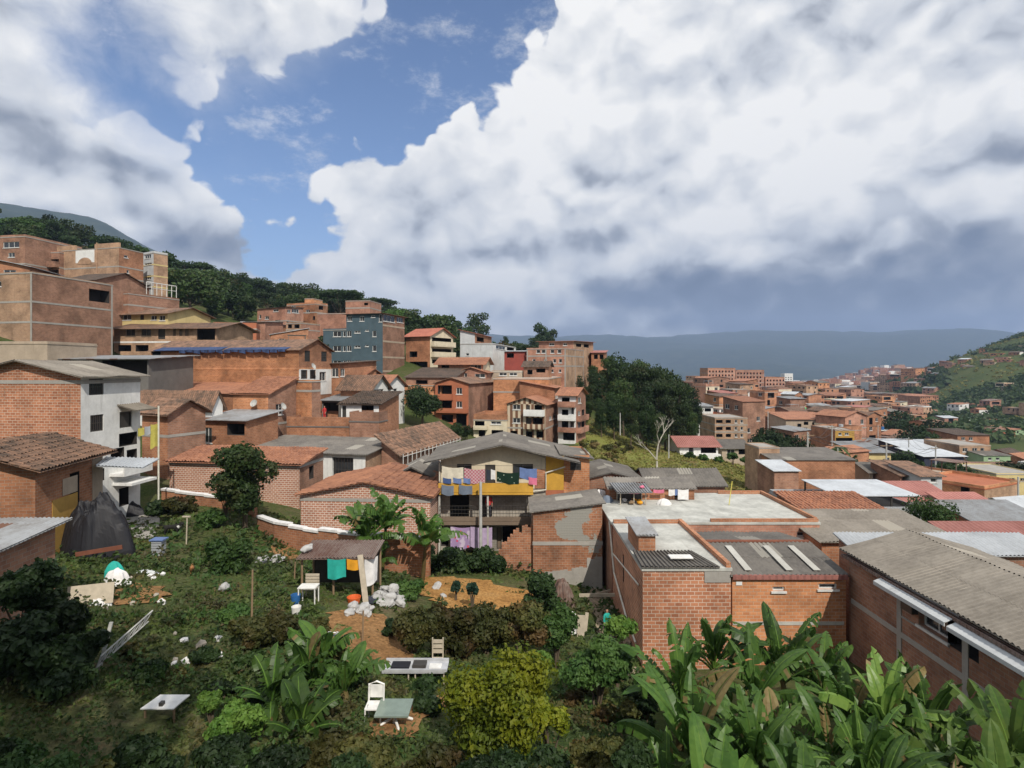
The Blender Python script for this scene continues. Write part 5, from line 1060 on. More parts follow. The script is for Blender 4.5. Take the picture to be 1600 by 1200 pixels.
# ------------------------------------------------------------------ far town (uncountable) and woods
rr = random.Random(31); FM = ['brick_pink', 'brick_orange', 'white', 'brick_tan', 'tin', 'tile_orange']
m = MB()
def fbox(x, y, w, h, mi):
    z = gz(x, y); a = rr.uniform(0, 1.5); c, s = math.cos(a) * w / 2, math.sin(a) * w / 2; cs = [(x - c + s, y - s - c), (x + c + s, y + s - c), (x + c - s, y + s + c), (x - c - s, y - s + c)]
    m.hexa([Vector((p[0], p[1], z - 5)) for p in cs] + [Vector((p[0], p[1], z + h)) for p in cs], mi)
k = 0
while k < 2600:
    px = rr.uniform(1225, 1462); y = math.exp(rr.uniform(math.log(1000), math.log(2300)))
    if noise.noise(Vector((px * .05, y * .01, 0))) < -.22: k += 1; continue
    x = (px - CX) / F * y; fbox(x, y, rr.uniform(9, 20), rr.choice([5, 6, 8, 9, 12, 16]), rr.choices(range(6), [22, 26, 20, 20, 7, 12])[0]); k += 1
tag(m.build('far_town', FM), 'pale mass of tiny brick and white houses covering the far valley hill', 'town', kind='stuff')
def leaf_cloud(name, mat, P, size, seed=0, parent=None, loc=None, aspect=1.6, flat=0.0, outward=None):
    """P: n x 3 leaf centres; one rhombic leaf on each"""
    r = np.random.default_rng(seed); n = len(P)
    N = r.normal(size=(n, 3)); 
    if outward is not None: N = N * .55 + outward * 1.0
    N[:, 2] += flat; N /= np.linalg.norm(N, axis=1)[:, None]
    T = np.cross(N, r.normal(size=(n, 3))); T /= np.linalg.norm(T, axis=1)[:, None]; B = np.cross(N, T)
    s = (size if np.ndim(size) else np.full(n, size)) * r.uniform(.6, 1.35, n); s = s[:, None]
    V = np.stack([P - T * s * .5 * aspect, P - B * s * .5 + N * s * .12, P + T * s * .5 * aspect, P + B * s * .5 + N * s * .12], 1).reshape(-1, 3)
    me = bpy.data.meshes.new(name); me.from_pydata(V.tolist(), [], np.arange(n * 4).reshape(-1, 4).tolist())
    me.materials.append(MATS[mat]); o = bpy.data.objects.new(name, me); COL.objects.link(o)
    if parent: o.parent = parent
    if loc is not None: o.location = loc
    return o
def crown_points(lobes, n, seed, shell=.45, hole=.0):
    r = np.random.default_rng(seed); L = np.array(lobes, float); vol = (L[:, 3] * L[:, 4] * L[:, 5]) ** .75; idx = r.choice(len(L), n, p=vol / vol.sum())
    d = r.normal(size=(n, 3)); d /= np.linalg.norm(d, axis=1)[:, None]
    rad = 1 - shell * r.random(n) ** 1.6
    # lumpy surface
    lump = 1 + .16 * np.sin(d[:, 0] * 7 + idx) * np.sin(d[:, 1] * 6 + idx * 2) + .12 * np.sin(d[:, 2] * 9 + idx * 3)
    P = L[idx, :3] + d * L[idx, 3:6] * (rad * lump)[:, None]
    return P, d
def lobes_round(h, w, n, seed, base=.35):
    r = random.Random(seed); out_ = []
    for k in range(n):
        a = r.uniform(0, 6.28); q = r.random() ** .6; z = h * r.uniform(base, .86); f = 1 - abs(z / h - .6) * .9
        s = r.uniform(.16, .27) * w
        out_.append((math.cos(a) * q * w * .36 * f, math.sin(a) * q * w * .36 * f, z, s, s, s * r.uniform(.65, .9)))
    return out_
def tree_proto(name, kind, h, w, mat, n, size, seed, bark='bark', label='', cat='tree', group=None, nl=11):
    root = thing(name, label, cat, (0, 0, 0), group); r = random.Random(seed)
    if kind == 'round': lb = lobes_round(h, w, nl, seed)
    elif kind == 'spread': lb = [(math.cos(a) * w * q, math.sin(a) * w * q, h * (.86 - .25 * q * q) + r.uniform(-.03, .03) * h, w * .2, w * .2, h * .07) for a, q in [(r.uniform(0, 6.28), r.random() ** .5 * .36) for _ in range(nl + 6)]]
    elif kind == 'cone': lb = [(r.uniform(-.06, .06) * w, r.uniform(-.06, .06) * w, h * (.12 + .83 * k / 9), w * .5 * (1 - k / 10.5) + .08, w * .5 * (1 - k / 10.5) + .08, h * .09) for k in range(10)]
    elif kind == 'tall': lb = lobes_round(h, w, nl, seed, .25)
    P, d = crown_points(lb, n, seed)
    m = MB(); top = h * (.75 if kind != 'cone' else .9)
    tr = h * .018 + .04
    pts = [(0, 0, -h * .08), (r.uniform(-.02, .02) * h, r.uniform(-.02, .02) * h, h * .2), (r.uniform(-.04, .04) * h, r.uniform(-.04, .04) * h, h * .45), (0, 0, top)]
    m.tube(pts, [tr * 1.25, tr, tr * .7, tr * .2], 7)
    for l_ in lb[:7] if kind != 'cone' else []:
        a = Vector(pts[1]).lerp(Vector(pts[2]), r.random()); b = Vector(l_[:3]); mid = a.lerp(b, .5) + Vector((0, 0, -.04 * h)); m.tube([a, mid, b], [tr * .5, tr * .33, tr * .1], 5)
    m.build('trunk', bark, root)
    leaf_cloud('crown', mat, P, size, seed, root, outward=d)
    return root
PROTO = {}
def place(key, x, y, h, label=None, group=None, rz=None, dz=0, sx=1):
    """copies a prototype tree so that it becomes h metres tall"""
    pr, h0_, used_ = PROTO[key]
    if used_[0]: o = dup(pr)
    else: o = pr; used_[0] = True
    s = h / h0_; o.scale = (s * sx, s * sx, s); o.location = (x, y, gz(x, y) + dz); o.rotation_euler = (0, 0, random.uniform(0, 6.28) if rz is None else rz)
    if label: o['label'] = label
    if group: o['group'] = group
    return o
def proto(key, *a, **k): PROTO[key] = (tree_proto(*a, **k), a[2], [False])
FG = 'trees of the wood on the ridge behind the houses'
for i, (kd, mt, w, bk) in enumerate([('round', 'leaf_forest', 8, 'bark'), ('round', 'leaf_dark', 7, 'bark'), ('tall', 'leaf_forest', 6, 'bark'), ('spread', 'leaf_dark', 10, 'bark'), ('round', 'leaf_mid', 7, 'bark'), ('tall', 'leaf_olive', 6, 'pale_bark')]):
    proto('f%d' % i, 'forest_tree', kd, 10, w, mt, 1500, .42, 40 + i, bark=bk, label='dark broadleaf tree in the wood covering the ridge behind the houses', group=FG)
rr = random.Random(77); cnt = 0
while cnt < 250:
    y = rr.uniform(128, 310); px = rr.uniform(-60, 940)
    if px < 265 and y < 150: continue
    x = (px - CX) / F * y; pyg = HZ - gz(x, y) * F / y
    if px > 520 and y < 140: continue
    if any((fx - x) ** 2 + (fy - y) ** 2 < (fr + 4) ** 2 for fx, fy, fr, _ in FOOT): continue
    hh_t = rr.uniform(8, 13) * (.8 if px > 700 else 1)
    rl_ = relation(x, y).split(',')[0]; place('f%d' % rr.choices(range(6), [5, 4, 3, 1, 3, 2])[0], x, y, hh_t, sx=rr.uniform(.9, 1.25), dz=-1.2, label='dark tree of the ridge wood ' + rl_, group='ridge wood trees ' + rl_); cnt += 1
place('f0', (747 - CX) / F * 262, 262, 15.5, 'wide spreading tree standing clear on the skyline above the pale grey house', 'skyline trees', sx=.9)
place('f1', (845 - CX) / F * 285, 285, 18, 'pointed dark tree on the skyline above the big brick block, the left one', 'skyline trees', sx=.7)
place('f2', (858 - CX) / F * 290, 290, 18, 'pointed dark tree on the skyline above the big brick block, the right one', 'skyline trees', sx=.8)
def woods(name, label, n, fy, fx, test, size, seed, mat, lift=3.0):
    r = np.random.default_rng(seed); rp = random.Random(seed); pts = []
    k = 0
    while k < n:
        y = rp.uniform(*fy); px = rp.uniform(*fx); x = (px - CX) / F * y
        k += 1
        if not test(px, y, x): continue
        z = gz(x, y); c = rp.uniform(.6, 1.3) * lift
        q = r.normal(size=(7, 3)) * np.array([1.1, 1.1, .6]) * c * .8 + np.array([x, y, z + c * .7]); pts.append(q)
    P = np.concatenate(pts); return tag(leaf_cloud(name, mat, P, size, seed), label, 'wood', kind='stuff')
woods('ridge_woods', 'dark dense woods covering the upper mountain slope on the left', 9500, (300, 1000), (-120, 700), lambda p, y, x: p < 700 - (y - 300) * .35, 3.4, 1, 'leaf_dark', 3.4)
def rh(px, y, x): return noise.noise(Vector((x * .012, y * .012, 5))) + .5 * noise.noise(Vector((x * .05, y * .05, 2))) > .02
woods('hill_scrub', 'dark scrub and bushes scattered over the green hill at the right', 6500, (250, 760), (1380, 1700), lambda p, y, x: rh(p, y, x) and rh(p + 9, y, x + 31), 2.2, 2, 'leaf_forest', 2.3)
woods('hill_grass', 'bright scrubby grass over the green hill at the right', 1500, (330, 760), (1420, 1700), lambda p, y, x: not rh(p, y, x), 1.5, 7, 'slope_blade', .5)
woods('valley_scrub', 'mixed green scrub between the far houses of the valley', 2200, (300, 1400), (1210, 1480), lambda p, y, x: noise.noise(Vector((x * .01, y * .01, 9))) > .0, 4.5, 3, 'leaf_forest', 3.0)
# dark grove in the middle
for i, (kd, mt, w) in enumerate([('tall', 'leaf_dark', 9), ('spread', 'leaf_forest', 12), ('round', 'leaf_forest', 9)]):
    proto('g%d' % i, 'grove_tree', kd, 15, w, mt, 4200, .36, 60 + i, label='tall dark tree of the dense grove above the grassy slope', group='trees of the dark grove', nl=18)
for px, y, top, k in [(905, 104, 585, 0), (920, 100, 600, 2), (935, 104, 575, 0), (950, 112, 556, 2), (968, 108, 552, 0), (975, 98, 590, 2), (985, 114, 562, 0), (1000, 106, 570, 1), (1005, 96, 600, 0), (1018, 112, 570, 0), (1030, 104, 590, 1), (1045, 110, 576, 2), (1050, 100, 594, 1),
                      (1062, 108, 590, 2), (1075, 112, 602, 0), (1040, 94, 615, 2), (1060, 96, 628, 2), (1080, 100, 640, 2), (915, 93, 625, 2), (940, 91, 620, 0), (960, 92, 610, 0), (985, 90, 622, 2), (1010, 90, 630, 0), (1030, 88, 645, 2), (895, 100, 605, 2), (1085, 112, 632, 2), (1000, 120, 561, 2), (930, 118, 570, 2)]:
    x = (px - CX) / F * y; g_ = gz(x, y); lb_ = '%s tree in the %s of the dark grove, %s part' % (['tall', 'wide crowned', 'round'][k], 'front' if y < 98 else 'middle' if y < 108 else 'back', 'left' if px < 950 else 'central' if px < 1020 else 'right')
    place('g%d' % k, x, y, (zpx(top, y) - g_) * 1.04, lb_, 'dark grove: ' + lb_, sx=random.uniform(.58, .85))
# other single trees
proto('round', 'broadleaf_tree', 'round', 7, 7, 'leaf_dark', 6000, .22, 81, label='round dense tree')
place('round', (660 - CX) / F * 73, 73, 5.6, 'round dense dark tree standing before the terracotta balcony house', rz=1, sx=1.1)
proto('town', 'town_tree', 'round', 8, 7, 'leaf_dark', 2200, .35, 82, label='dark green town tree', group='trees between the town houses')
TT = [(1180, 100, 676), (1200, 101, 668), (1222, 98, 672), (1245, 96, 680), (1195, 96, 684), (1232, 92, 688), (1420, 88, 716), (1495, 80, 728), (1515, 80, 738), (1530, 78, 748), (1545, 76, 758), (1560, 74, 768), (1500, 90, 722), (1540, 90, 745), (1412, 92, 722),
      (1150, 230, 613), (1205, 235, 625), (1290, 230, 640), (1410, 110, 700), (1425, 150, 660), (1440, 190, 648), (1455, 170, 655), (1400, 210, 640), (1470, 140, 672), (1480, 160, 665), (1600, 95, 720), (1580, 70, 785), (1110, 112, 690), (1128, 104, 694), (1070, 92, 690), (1470, 95, 715), (360, 100, 515), (345, 98, 508), (505, 100, 522), (730, 73, 665), (712, 72, 668), (1335, 120, 706), (1270, 95, 716)]
for i, (px, y, top) in enumerate(TT):
    x = (px - CX) / F * y; place('town', x, y, max(2.2, (zpx(top, y) - gz(x, y))), 'dark green tree ' + relation(x, y) if True else '', 'trees between the town houses', sx=random.uniform(.9, 1.3))
tl = {}
for o in COL.objects:
    if o.name.startswith('town_tree') and o.parent is None: tl.setdefault(o['label'], []).append(o)
for lab, os_ in tl.items():
    if len(os_) > 1:
        for o in os_: o['group'] = 'look-alike ' + lab
proto('bushbig', 'broadleaf_tree', 'round', 4, 5.5, 'leaf_mid', 4200, .15, 84, label='spreading bush')
place('bushbig', (1465 - CX) / F * 38, 38, 2.6, 'wide feathery bush between the grey roofs below the white canopy', sx=1.05, dz=3.2)
proto('cyp', 'cypress', 'cone', 6, 1.6, 'leaf_dark', 3000, .2, 85, label='tall slim dark cypress left of the grey roofed houses')
place('cyp', (1337 - CX) / F * 72, 72, zpx(714, 72) - gz((1337 - CX) / F * 72, 72), sx=1.3)
proto('small', 'leafy_tree', 'tall', 4.4, 3.5, 'leaf_forest', 8500, .125, 88, label='small leafy tree with dense crown before the lattice brick house', nl=14)
gx0 = (382 - CX) / F * 35.5
place('small', gx0, 35.5, zpx(690, 35.5) - gz(gx0, 35.5), rz=2)
# palm and bare tree, poles
def stem_tree(name, label, x, y, h, seed, mat, cat='tree'):
    root = thing(name, label, cat, (x, y, gz(x, y))); r = random.Random(seed); m = MB()
    def br(p, d, l, rad, dep):
        q = p + d * l; mid = p.lerp(q, .5) + Vector((r.uniform(-.1, .1), r.uniform(-.1, .1), 0)) * l * .5
        m.tube([p, mid, q], [rad, rad * .85, rad * .65], 6)
        if dep:
            for k in range(r.choice([2, 3])):
                nd = (d + Vector((r.uniform(-.7, .7), r.uniform(-.7, .7), r.uniform(-.1, .5)))).normalized(); br(q, nd, l * r.uniform(.55, .8), rad * .6, dep - 1)
    b = Vector((0, 0, -.3)); br(b, Vector((-.03, 0, 1)), h * .24, .17, 0); br(Vector((-.1, 0, h * .22)), Vector((-.62, .1, .75)).normalized(), h * .24, .09, 3); br(Vector((-.1, 0, h * .22)), Vector((.12, 0, 1)).normalized(), h * .33, .13, 4)
    m.build('trunk', mat, root); return root
stem_tree('bare_tree', 'tall pale leafless tree standing alone on the grassy slope', (1027 - CX) / F * 74, 74, 6.2, 4, 'pale_bark')
def pole(label, px, py0, py1, Y, r=.09, arm=False):
    x = (px - CX) / F * Y; z0, z1 = zpx(py1, Y), zpx(py0, Y); z0 = min(z0, gz(x, Y)) if py1 > py0 + 40 else z0
    root = thing('utility_pole', label, 'pole', (x, Y, z0)); m = MB(); m.tube([(0, 0, 0), (0, 0, z1 - z0)], [r, r * .7], 8); m.build('shaft', 'pole_grey', root)
    if arm: m = MB(); m.box(-.9, -.05, z1 - z0 - .5, .9, .05, z1 - z0 - .4); m.build('crossarm', 'wood', root)
    return root
pole('pale concrete pole in front of the dark grove', 969, 645, 680, 86)
pole('pale concrete pole beside the red roofed white house', 1045, 679, 716, 80)
pole('concrete utility pole standing before the lilac cloth and the yellow balcony', 751, 753, 872, 37.2, .12)
pole('concrete pole near the trees at the lower right of the town', 1591, 745, 815, 62, .12, True)
pole('thin pole rising over the grey roofed houses near the cypress', 1309, 700, 752, 70, .08, True)
p_ = thing('palm_tree', 'slender palm rising from the houses left of the cypress', 'palm', ((1309 - CX) / F * 84, 84, gz((1309 - CX) / F * 84, 84)))
hp = zpx(700, 84) - p_.location.z; m = MB(); m.tube([(0, 0, 0), (.1, 0, hp)], [.16, .11], 7); m.build('trunk', 'pale_bark', p_); m = MB(); r = random.Random(2)
for k in range(16):
    a = k * 2.4; L = 1.9
    for q in range(5):
        t0, t1 = q / 5, (q + 1) / 5; w0, w1 = .28 * math.sin(math.pi * (t0 * .9 + .05)), .28 * math.sin(math.pi * (t1 * .9 + .05))
        f = lambda t, s: Vector((.1 + math.cos(a) * L * t - math.sin(a) * s, math.sin(a) * L * t + math.cos(a) * s, hp + .8 * t * (k % 3) * .6 - 1.5 * t * t))
        m.poly([f(t0, -w0), f(t1, -w1), f(t1, w1), f(t0, w0)])
m.build('crown', 'leaf_forest', p_)
# valley road with a bus
def drape(name, label_kind, pts, mat, dz, sub=None):
    """sheet over the ground between two lists of ground positions"""
    m = MB(); n_ = len(pts)
    for i in range(n_ - 1):
        (a, b), (c, d) = pts[i], pts[i + 1]; K = 4
        for k in range(K):
            t0, t1 = k / K, (k + 1) / K
            q = [Vector(a).lerp(Vector(b), t0), Vector(c).lerp(Vector(d), t0), Vector(c).lerp(Vector(d), t1), Vector(a).lerp(Vector(b), t1)]
            m.poly([Vector((p.x, p.y, gz(p.x, p.y) + dz)) for p in q])
    return tag(m.build(name, mat), kind='structure')
rd_ = []
for k in range(26):
    px = 1445 + k * 9; Y = 345 - k * 1.2; x = (px - CX) / F * Y; rd_.append(((x, Y + 4, 0), (x, Y - 4, 0)))
drape('road', '', rd_, 'asphalt_mat', .6)
x = (1511 - CX) / F * 334; bz = gz(x, 334) + .62
b_ = thing('bus', 'small white bus driving on the valley road below the green hill', 'bus', (x, 334, bz))
bm_ = bmesh.new(); bmesh.ops.create_cube(bm_, size=1); bmesh.ops.scale(bm_, vec=(6.4, 2.2, 2.2), verts=bm_.verts); bmesh.ops.bevel(bm_, geom=bm_.edges[:], offset=.25, segments=2, affect='EDGES')
me = bpy.data.meshes.new('body'); bm_.to_mesh(me); me.materials.append(MATS['white_plastic']); o = bpy.data.objects.new('body', me); COL.objects.link(o); o.parent = b_; o.location = (0, 0, 1.55)
m = MB(); m.box(-2.9, -1.115, 1.6, 2.7, -1.09, 2.3); m.build('window_strip', 'glass', b_)
for xx in (-2, 2):
    for yy in (-1.1, .9): m = MB(); m.tube([(xx, yy, .45), (xx, yy + .2, .45)], .45, 12); m.build('wheel', 'black_plastic', b_)
# footpath on the grassy slope
fp = []
for px, Y in ((1165, 64), (1188, 62), (1205, 60), (1215, 57.5), (1222, 55.5), (1228, 54)):
    x = (px - CX) / F * Y; fp.append(((x, Y + .45, 0), (x - .2, Y - .45, 0)))
drape('footpath', '', fp, 'path_mat', .05)

wires = MB(); pp_ = []
for i, (px, Y, h) in enumerate([(1262, 72, 8.5), (1385, 76, 8.5), (1462, 92, 8.5), (1300, 112, 9), (1420, 118, 9), (1200, 150, 9), (1275, 170, 9), (1372, 160, 9), (1150, 190, 9), (1330, 220, 9)]):
    x = (px - CX) / F * Y; z = gz(x, Y); root = thing('utility_pole', 'slim concrete utility pole ' + relation(x, Y), 'pole', (x, Y, z), 'utility poles of the town'); MB().tube([(0, 0, -.3), (0, 0, h)], [.14, .09], 7).build('shaft', 'pole_grey', root); MB().box(-.8, -.05, h - .5, .8, .05, h - .4).build('crossarm', 'wood', root); pp_.append(Vector((x, Y, z + h - .35)))
for a, b in ((0, 1), (1, 2), (0, 3), (3, 4), (2, 4), (3, 6), (5, 6), (6, 7), (5, 8), (7, 9), (4, 7)):
    m = MB()
    for o_ in (-.6, .6):
        A, B = pp_[a] + Vector((o_, 0, 0)), pp_[b] + Vector((o_, 0, 0)); m.tube([A.lerp(B, k / 8) - Vector((0, 0, math.sin(math.pi * k / 8) * 1.1)) for k in range(9)], .025, 4)
    tag(m.build('power_cable', 'dark_frame'), 'pair of thin sagging power cables ' + relation(*((pp_[a] + pp_[b]) * .5).xy).split(',')[0], 'cable', 'power cables of the town')
# ------------------------------------------------------------------ garden ground
def drape_rows(name, rows, mat, dz=.05, seed=1):
    r = random.Random(seed); m = MB(); R_ = []
    rs = []
    for i in range(len(rows) - 1):
        for k in range(3):
            t = k / 3; rs.append([rows[i][j] * (1 - t) + rows[i + 1][j] * t for j in range(3)])
    rs.append(rows[-1])
    for (a, b, py) in rs:
        jl, jr = r.uniform(-1, 1) * 13, r.uniform(-1, 1) * 13
        A = G(a + jl, py); B = G(b + jr, py); R_.append([Vector((p.x, p.y, gz(p.x, p.y) + dz)) for p in [A.lerp(B, k / 8) for k in range(9)]])
    for i in range(len(R_) - 1):
        for k in range(8): m.poly([R_[i + 1][k], R_[i + 1][k + 1], R_[i][k + 1], R_[i][k]])
    return tag(m.build(name, mat, smooth=True), kind='structure')
drape_rows('ochre_soil', [(655, 700, 903), (645, 760, 912), (650, 830, 925), (670, 840, 938), (700, 810, 950), (720, 760, 957)], 'ochre_mat')
drape_rows('dirt_patch', [(525, 560, 958), (505, 610, 970), (505, 640, 990), (520, 650, 1010), (560, 640, 1030), (600, 640, 1045)], 'dirt_mat', seed=2)
drape_rows('dirt_patch', [(170, 200, 912), (150, 250, 922), (150, 270, 935), (180, 240, 945)], 'dirt_mat', seed=3)
drape_rows('dirt_patch', [(430, 470, 856), (420, 520, 866), (400, 450, 880)], 'dirt_mat', seed=4)
drape_rows('dirt_patch', [(700, 780, 1085), (585, 690, 1110), (575, 660, 1140), (600, 640, 1160)], 'dirt_mat', seed=5)
drape_rows('concrete_pad', [(200, 245, 806), (195, 243, 815), (200, 240, 830), (212, 238, 846)], 'concrete', .07, seed=6)
drape_rows('lane', [(925, 942, 905), (928, 950, 930), (935, 962, 970), (945, 985, 1020), (960, 1010, 1060)], 'path_mat', .06, seed=7)
def grassfield(name, label, n, pxr, yr, size, mat, seed, test=None):
    r = np.random.default_rng(seed); y = np.exp(r.uniform(math.log(yr[0]), math.log(yr[1]), n)); px = r.uniform(*pxr, n); x = (px - CX) / F * y
    keep = np.array([noise.noise(Vector((a * .35, b * .35, seed))) > (-.12) for a, b in zip(x, y)]) if test is None else np.array([test(a, b, c) for a, b, c in zip(px, y, x)])
    x, y = x[keep], y[keep]; z = np.concatenate([gz_arr(x[i:i + 4000], y[i:i + 4000]) for i in range(0, len(x), 4000)])
    P = np.stack([x, y, z + r.uniform(.0, .5, len(x)) * size], 1)
    return tag(leaf_cloud(name, mat, P, size * np.clip(y / 18, .8, 4), seed, outward=np.tile([0, -.2, .55], (len(x), 1)), aspect=2.2), label, 'grass', kind='stuff')
def notsoil(px, y, x):
    py = HZ - gz(x, y) * F / y
    if (640 < px < 845 and 900 < py < 955) or (500 < px < 655 and 960 < py < 1045): return noise.noise(Vector((x * 1.3, y * 1.3, 7))) > .22
    return noise.noise(Vector((x * .35, y * .35, 3))) > -.15
grassfield('grass', 'rough green grass covering the garden slope', 52000, (-60, 1010), (9, 40), .085, 'grass_blade', 1, notsoil)
grassfield('weeds', 'darker broad leaved weeds growing through the garden grass', 18000, (-60, 1010), (9, 36), .13, 'grass_dark', 2, lambda px, y, x: notsoil(px, y, x) and noise.noise(Vector((x * .5, y * .5, 8))) > .05)
grassfield('slope_grass', 'rough grass on the open slope below the grove', 22000, (905, 1260), (52, 100), .07, 'slope_blade', 4, lambda px, y, x: True)
def under(name, label, n, pxr, yr, hgt, leaf, mat, seed, thr):
    r = np.random.default_rng(seed); y = np.exp(r.uniform(math.log(yr[0]), math.log(yr[1]), n)); px = r.uniform(*pxr, n); x = (px - CX) / F * y
    nz = np.array([noise.noise(Vector((a * .45, b * .45, seed))) + .5 * noise.noise(Vector((a * 1.3, b * 1.3, seed))) for a, b in zip(x, y)])
    py = HZ - gz_arr(x, y) * F / y
    keep = (nz > thr) & ~((px > 640) & (px < 845) & (py > 900) & (py < 955)) & ~((px > 500) & (px < 655) & (py > 955) & (py < 1040)) & ~((py > 1075) & (py < 1160) & (px > 575) & (px < 700)) & ~((px > 225) & (px < 300) & (py > 1090) & (py < 1150)) & ~((px > 590) & (px < 705) & (py > 1030) & (py < 1075)) & ~((px > 450) & (px < 585) & (py > 900) & (py < 960))
    x, y, nz = x[keep], y[keep], nz[keep]; z = gz_arr(x, y) + r.uniform(0, 1, len(x)) * hgt * np.clip((nz - thr) * 3, .15, 1)
    return tag(leaf_cloud(name, mat, np.stack([x, y, z], 1), leaf * np.clip(y / 17, .8, 2), seed, outward=np.tile([0, -.3, .6], (len(x), 1))), label, 'weeds', kind='stuff')
under('undergrowth', 'tangled knee high undergrowth across the garden', 42000, (-60, 1010), (9, 36), .55, .085, 'grass_dark', 21, -.05)
under('leafy_undergrowth', 'brighter leafy weeds tangled through the garden undergrowth', 22000, (-60, 1010), (9, 36), .6, .10, 'leaf_mid', 22, .12)
under('dry_undergrowth', 'dry brown stalks and litter among the garden weeds', 12000, (-60, 1010), (9, 36), .3, .06, 'dry_leaf', 23, .10)
drape_rows('field', [(905, 960, 684), (915, 1050, 700), (925, 1130, 716), (930, 1200, 735), (950, 1235, 755), (960, 1240, 775)], 'field_mat', .03, seed=9)
# shrubs
def shrub(label, px, py, Y, rpx, mat, n, leaf, seed, ry=.8, name='shrub', group=None, nl=10, hpy=None):
    x = (px - CX) / F * Y; z = zpx(py, Y); R = rpx / F * Y; g_ = gz(x, Y); z = max(z, g_ + R * ry * .6)
    root = thing(name, label, 'bush', (x, Y, g_), group); r = random.Random(seed); lb = []
    for k in range(nl):
        a = r.uniform(0, 6.28); q = r.random() ** .5 * .62; h = r.uniform(-.45, .5)
        lb.append((math.cos(a) * q * R, math.sin(a) * q * R * .9, z - g_ + h * R * ry, R * r.uniform(.3, .5), R * r.uniform(.3, .5), R * ry * r.uniform(.28, .45)))
    P, d = crown_points(lb, n, seed, shell=.6); P[:, 2] = np.maximum(P[:, 2], .03)
    m = MB()
    for k in range(6):
        l_ = lb[k % nl]; m.tube([(r.uniform(-.06, .06), r.uniform(-.06, .06), -.2), (l_[0] * .4, l_[1] * .4, l_[2] * .5), l_[:3]], [.035 + R * .02, .03, .01], 5)
    m.build('stem', 'bark', root); leaf_cloud('foliage', mat, P, leaf, seed, root, outward=d); return root
S_ = shrub
S_('large yellow-green bush glowing in the middle of the foreground', 785, 1098, 14.2, 96, 'leaf_yellow', 19000, .075, 1, ry=.92, nl=26)
S_('small yellowish bush growing out of the right side of the large yellow-green bush', 858, 1120, 14, 34, 'leaf_yellow', 2500, .075, 2)
for i, (px, py, r_, Y, mt, lab) in enumerate([(645, 985, 42, 21, 'leaf_olive', 'olive hedge bush at the left end of the reddish hedge'), (700, 990, 46, 21.5, 'leaf_olive', 'reddish tipped hedge bush behind the foldable trestle table'), (760, 985, 48, 22, 'leaf_olive', 'broad olive hedge bush above the yellow-green bush'),
      (815, 985, 44, 21.5, 'leaf_olive', 'brownish hedge bush right of the broad olive one'), (868, 985, 40, 22, 'leaf_mid', 'green hedge bush near the lane with lighter leaves')]):
    S_(lab, px, py - 6, Y, r_, mt, 6500, .10, 10 + i, ry=.98, group='hedge bushes across the garden')
S_('mid green leafy bush with pale twigs between the hedge and the banana plants', 930, 1035, 18.5, 62, 'leaf_mid', 7500, .10, 20, ry=.7)
S_('bright green bush at the edge of the lane, right of the pale twig bush', 965, 985, 22, 30, 'leaf_bright', 2200, .10, 21)
S_('feathery yellow-green tuft just behind the large yellow-green bush', 838, 1035, 17, 26, 'leaf_bright', 1800, .09, 22)
for i, (px, py, r_) in enumerate([(678, 876, 26), (712, 882, 30), (748, 882, 30), (775, 885, 22)]):
    S_(['dark blue-green bush, leftmost of the row below the lilac cloth', 'dark blue-green bush, second from left below the lilac cloth', 'tallest dark blue-green bush below the lilac cloth', 'small dark bush at the foot of the ruined wall'][i], px, py, 33.5, r_, 'leaf_dark', 3600, .15, 30 + i, ry=.9, group='dark bushes below the balcony house')
S_('dense conical bush beside the heap of sheets at the lane', 845, 930, 25, 32, 'leaf_dark', 5200, .11, 40, ry=1.25)
S_('leafy green shrub left of the ochre soil', 640, 920, 27, 26, 'leaf_mid', 2600, .12, 41)
S_('small grey-green agave-like shrub on the ochre soil, the left one', 712, 915, 28, 10, 'leaf_blue', 500, .12, 42, ry=1.2)
S_('small grey-green agave-like shrub on the ochre soil, the right one', 738, 918, 27, 10, 'leaf_blue', 500, .12, 43, ry=1.2)
S_('rounded dark shrub beside the bare dirt patch', 613, 978, 22, 17, 'leaf_dark', 1800, .10, 44)
S_('wide soft green shrub on the grass below the small leafy tree', 352, 868, 28, 44, 'leaf_mid', 4600, .13, 45, ry=.7)
S_('low green shrub at the top of the garden near the white capped wall', 330, 818, 35, 26, 'leaf_mid', 2000, .14, 46)
S_('brownish shrub at the foot of the low white topped wall', 285, 795, 38, 30, 'leaf_olive', 2200, .15, 47, ry=.6)
S_('dark shrub under the low white topped wall', 245, 800, 38, 24, 'leaf_dark', 1800, .15, 48, ry=.6)
S_('bush hanging over the white topped wall beside the leafy tree', 352, 775, 37, 16, 'leaf_mid', 1400, .14, 49)
for i, (px, py, r_, Y, mt) in enumerate([(395, 985, 36, 19.5, 'leaf_olive'), (440, 985, 34, 20, 'leaf_olive'), (470, 1005, 30, 19, 'leaf_mid'), (500, 985, 26, 20.5, 'leaf_olive'), (362, 960, 26, 21, 'leaf_mid')]):
    S_(['olive bush with lime tips left of the banana clump', 'reddish olive bush above the banana clump', 'green bush right behind the banana clump', 'dark olive bush beside the blue bucket', 'green bush left of the olive bushes'][i], px, py, Y, r_, mt, 3200, .10, 50 + i, group='bushes behind the garden bananas')
S_('bright lime bush at the bottom left of the banana clump', 375, 1125, 14, 48, 'leaf_bright', 4600, .085, 60, ry=.8)
S_('low lime bush with pale leaves under the tilted white board', 330, 1095, 15, 22, 'leaf_bright', 1400, .09, 61)
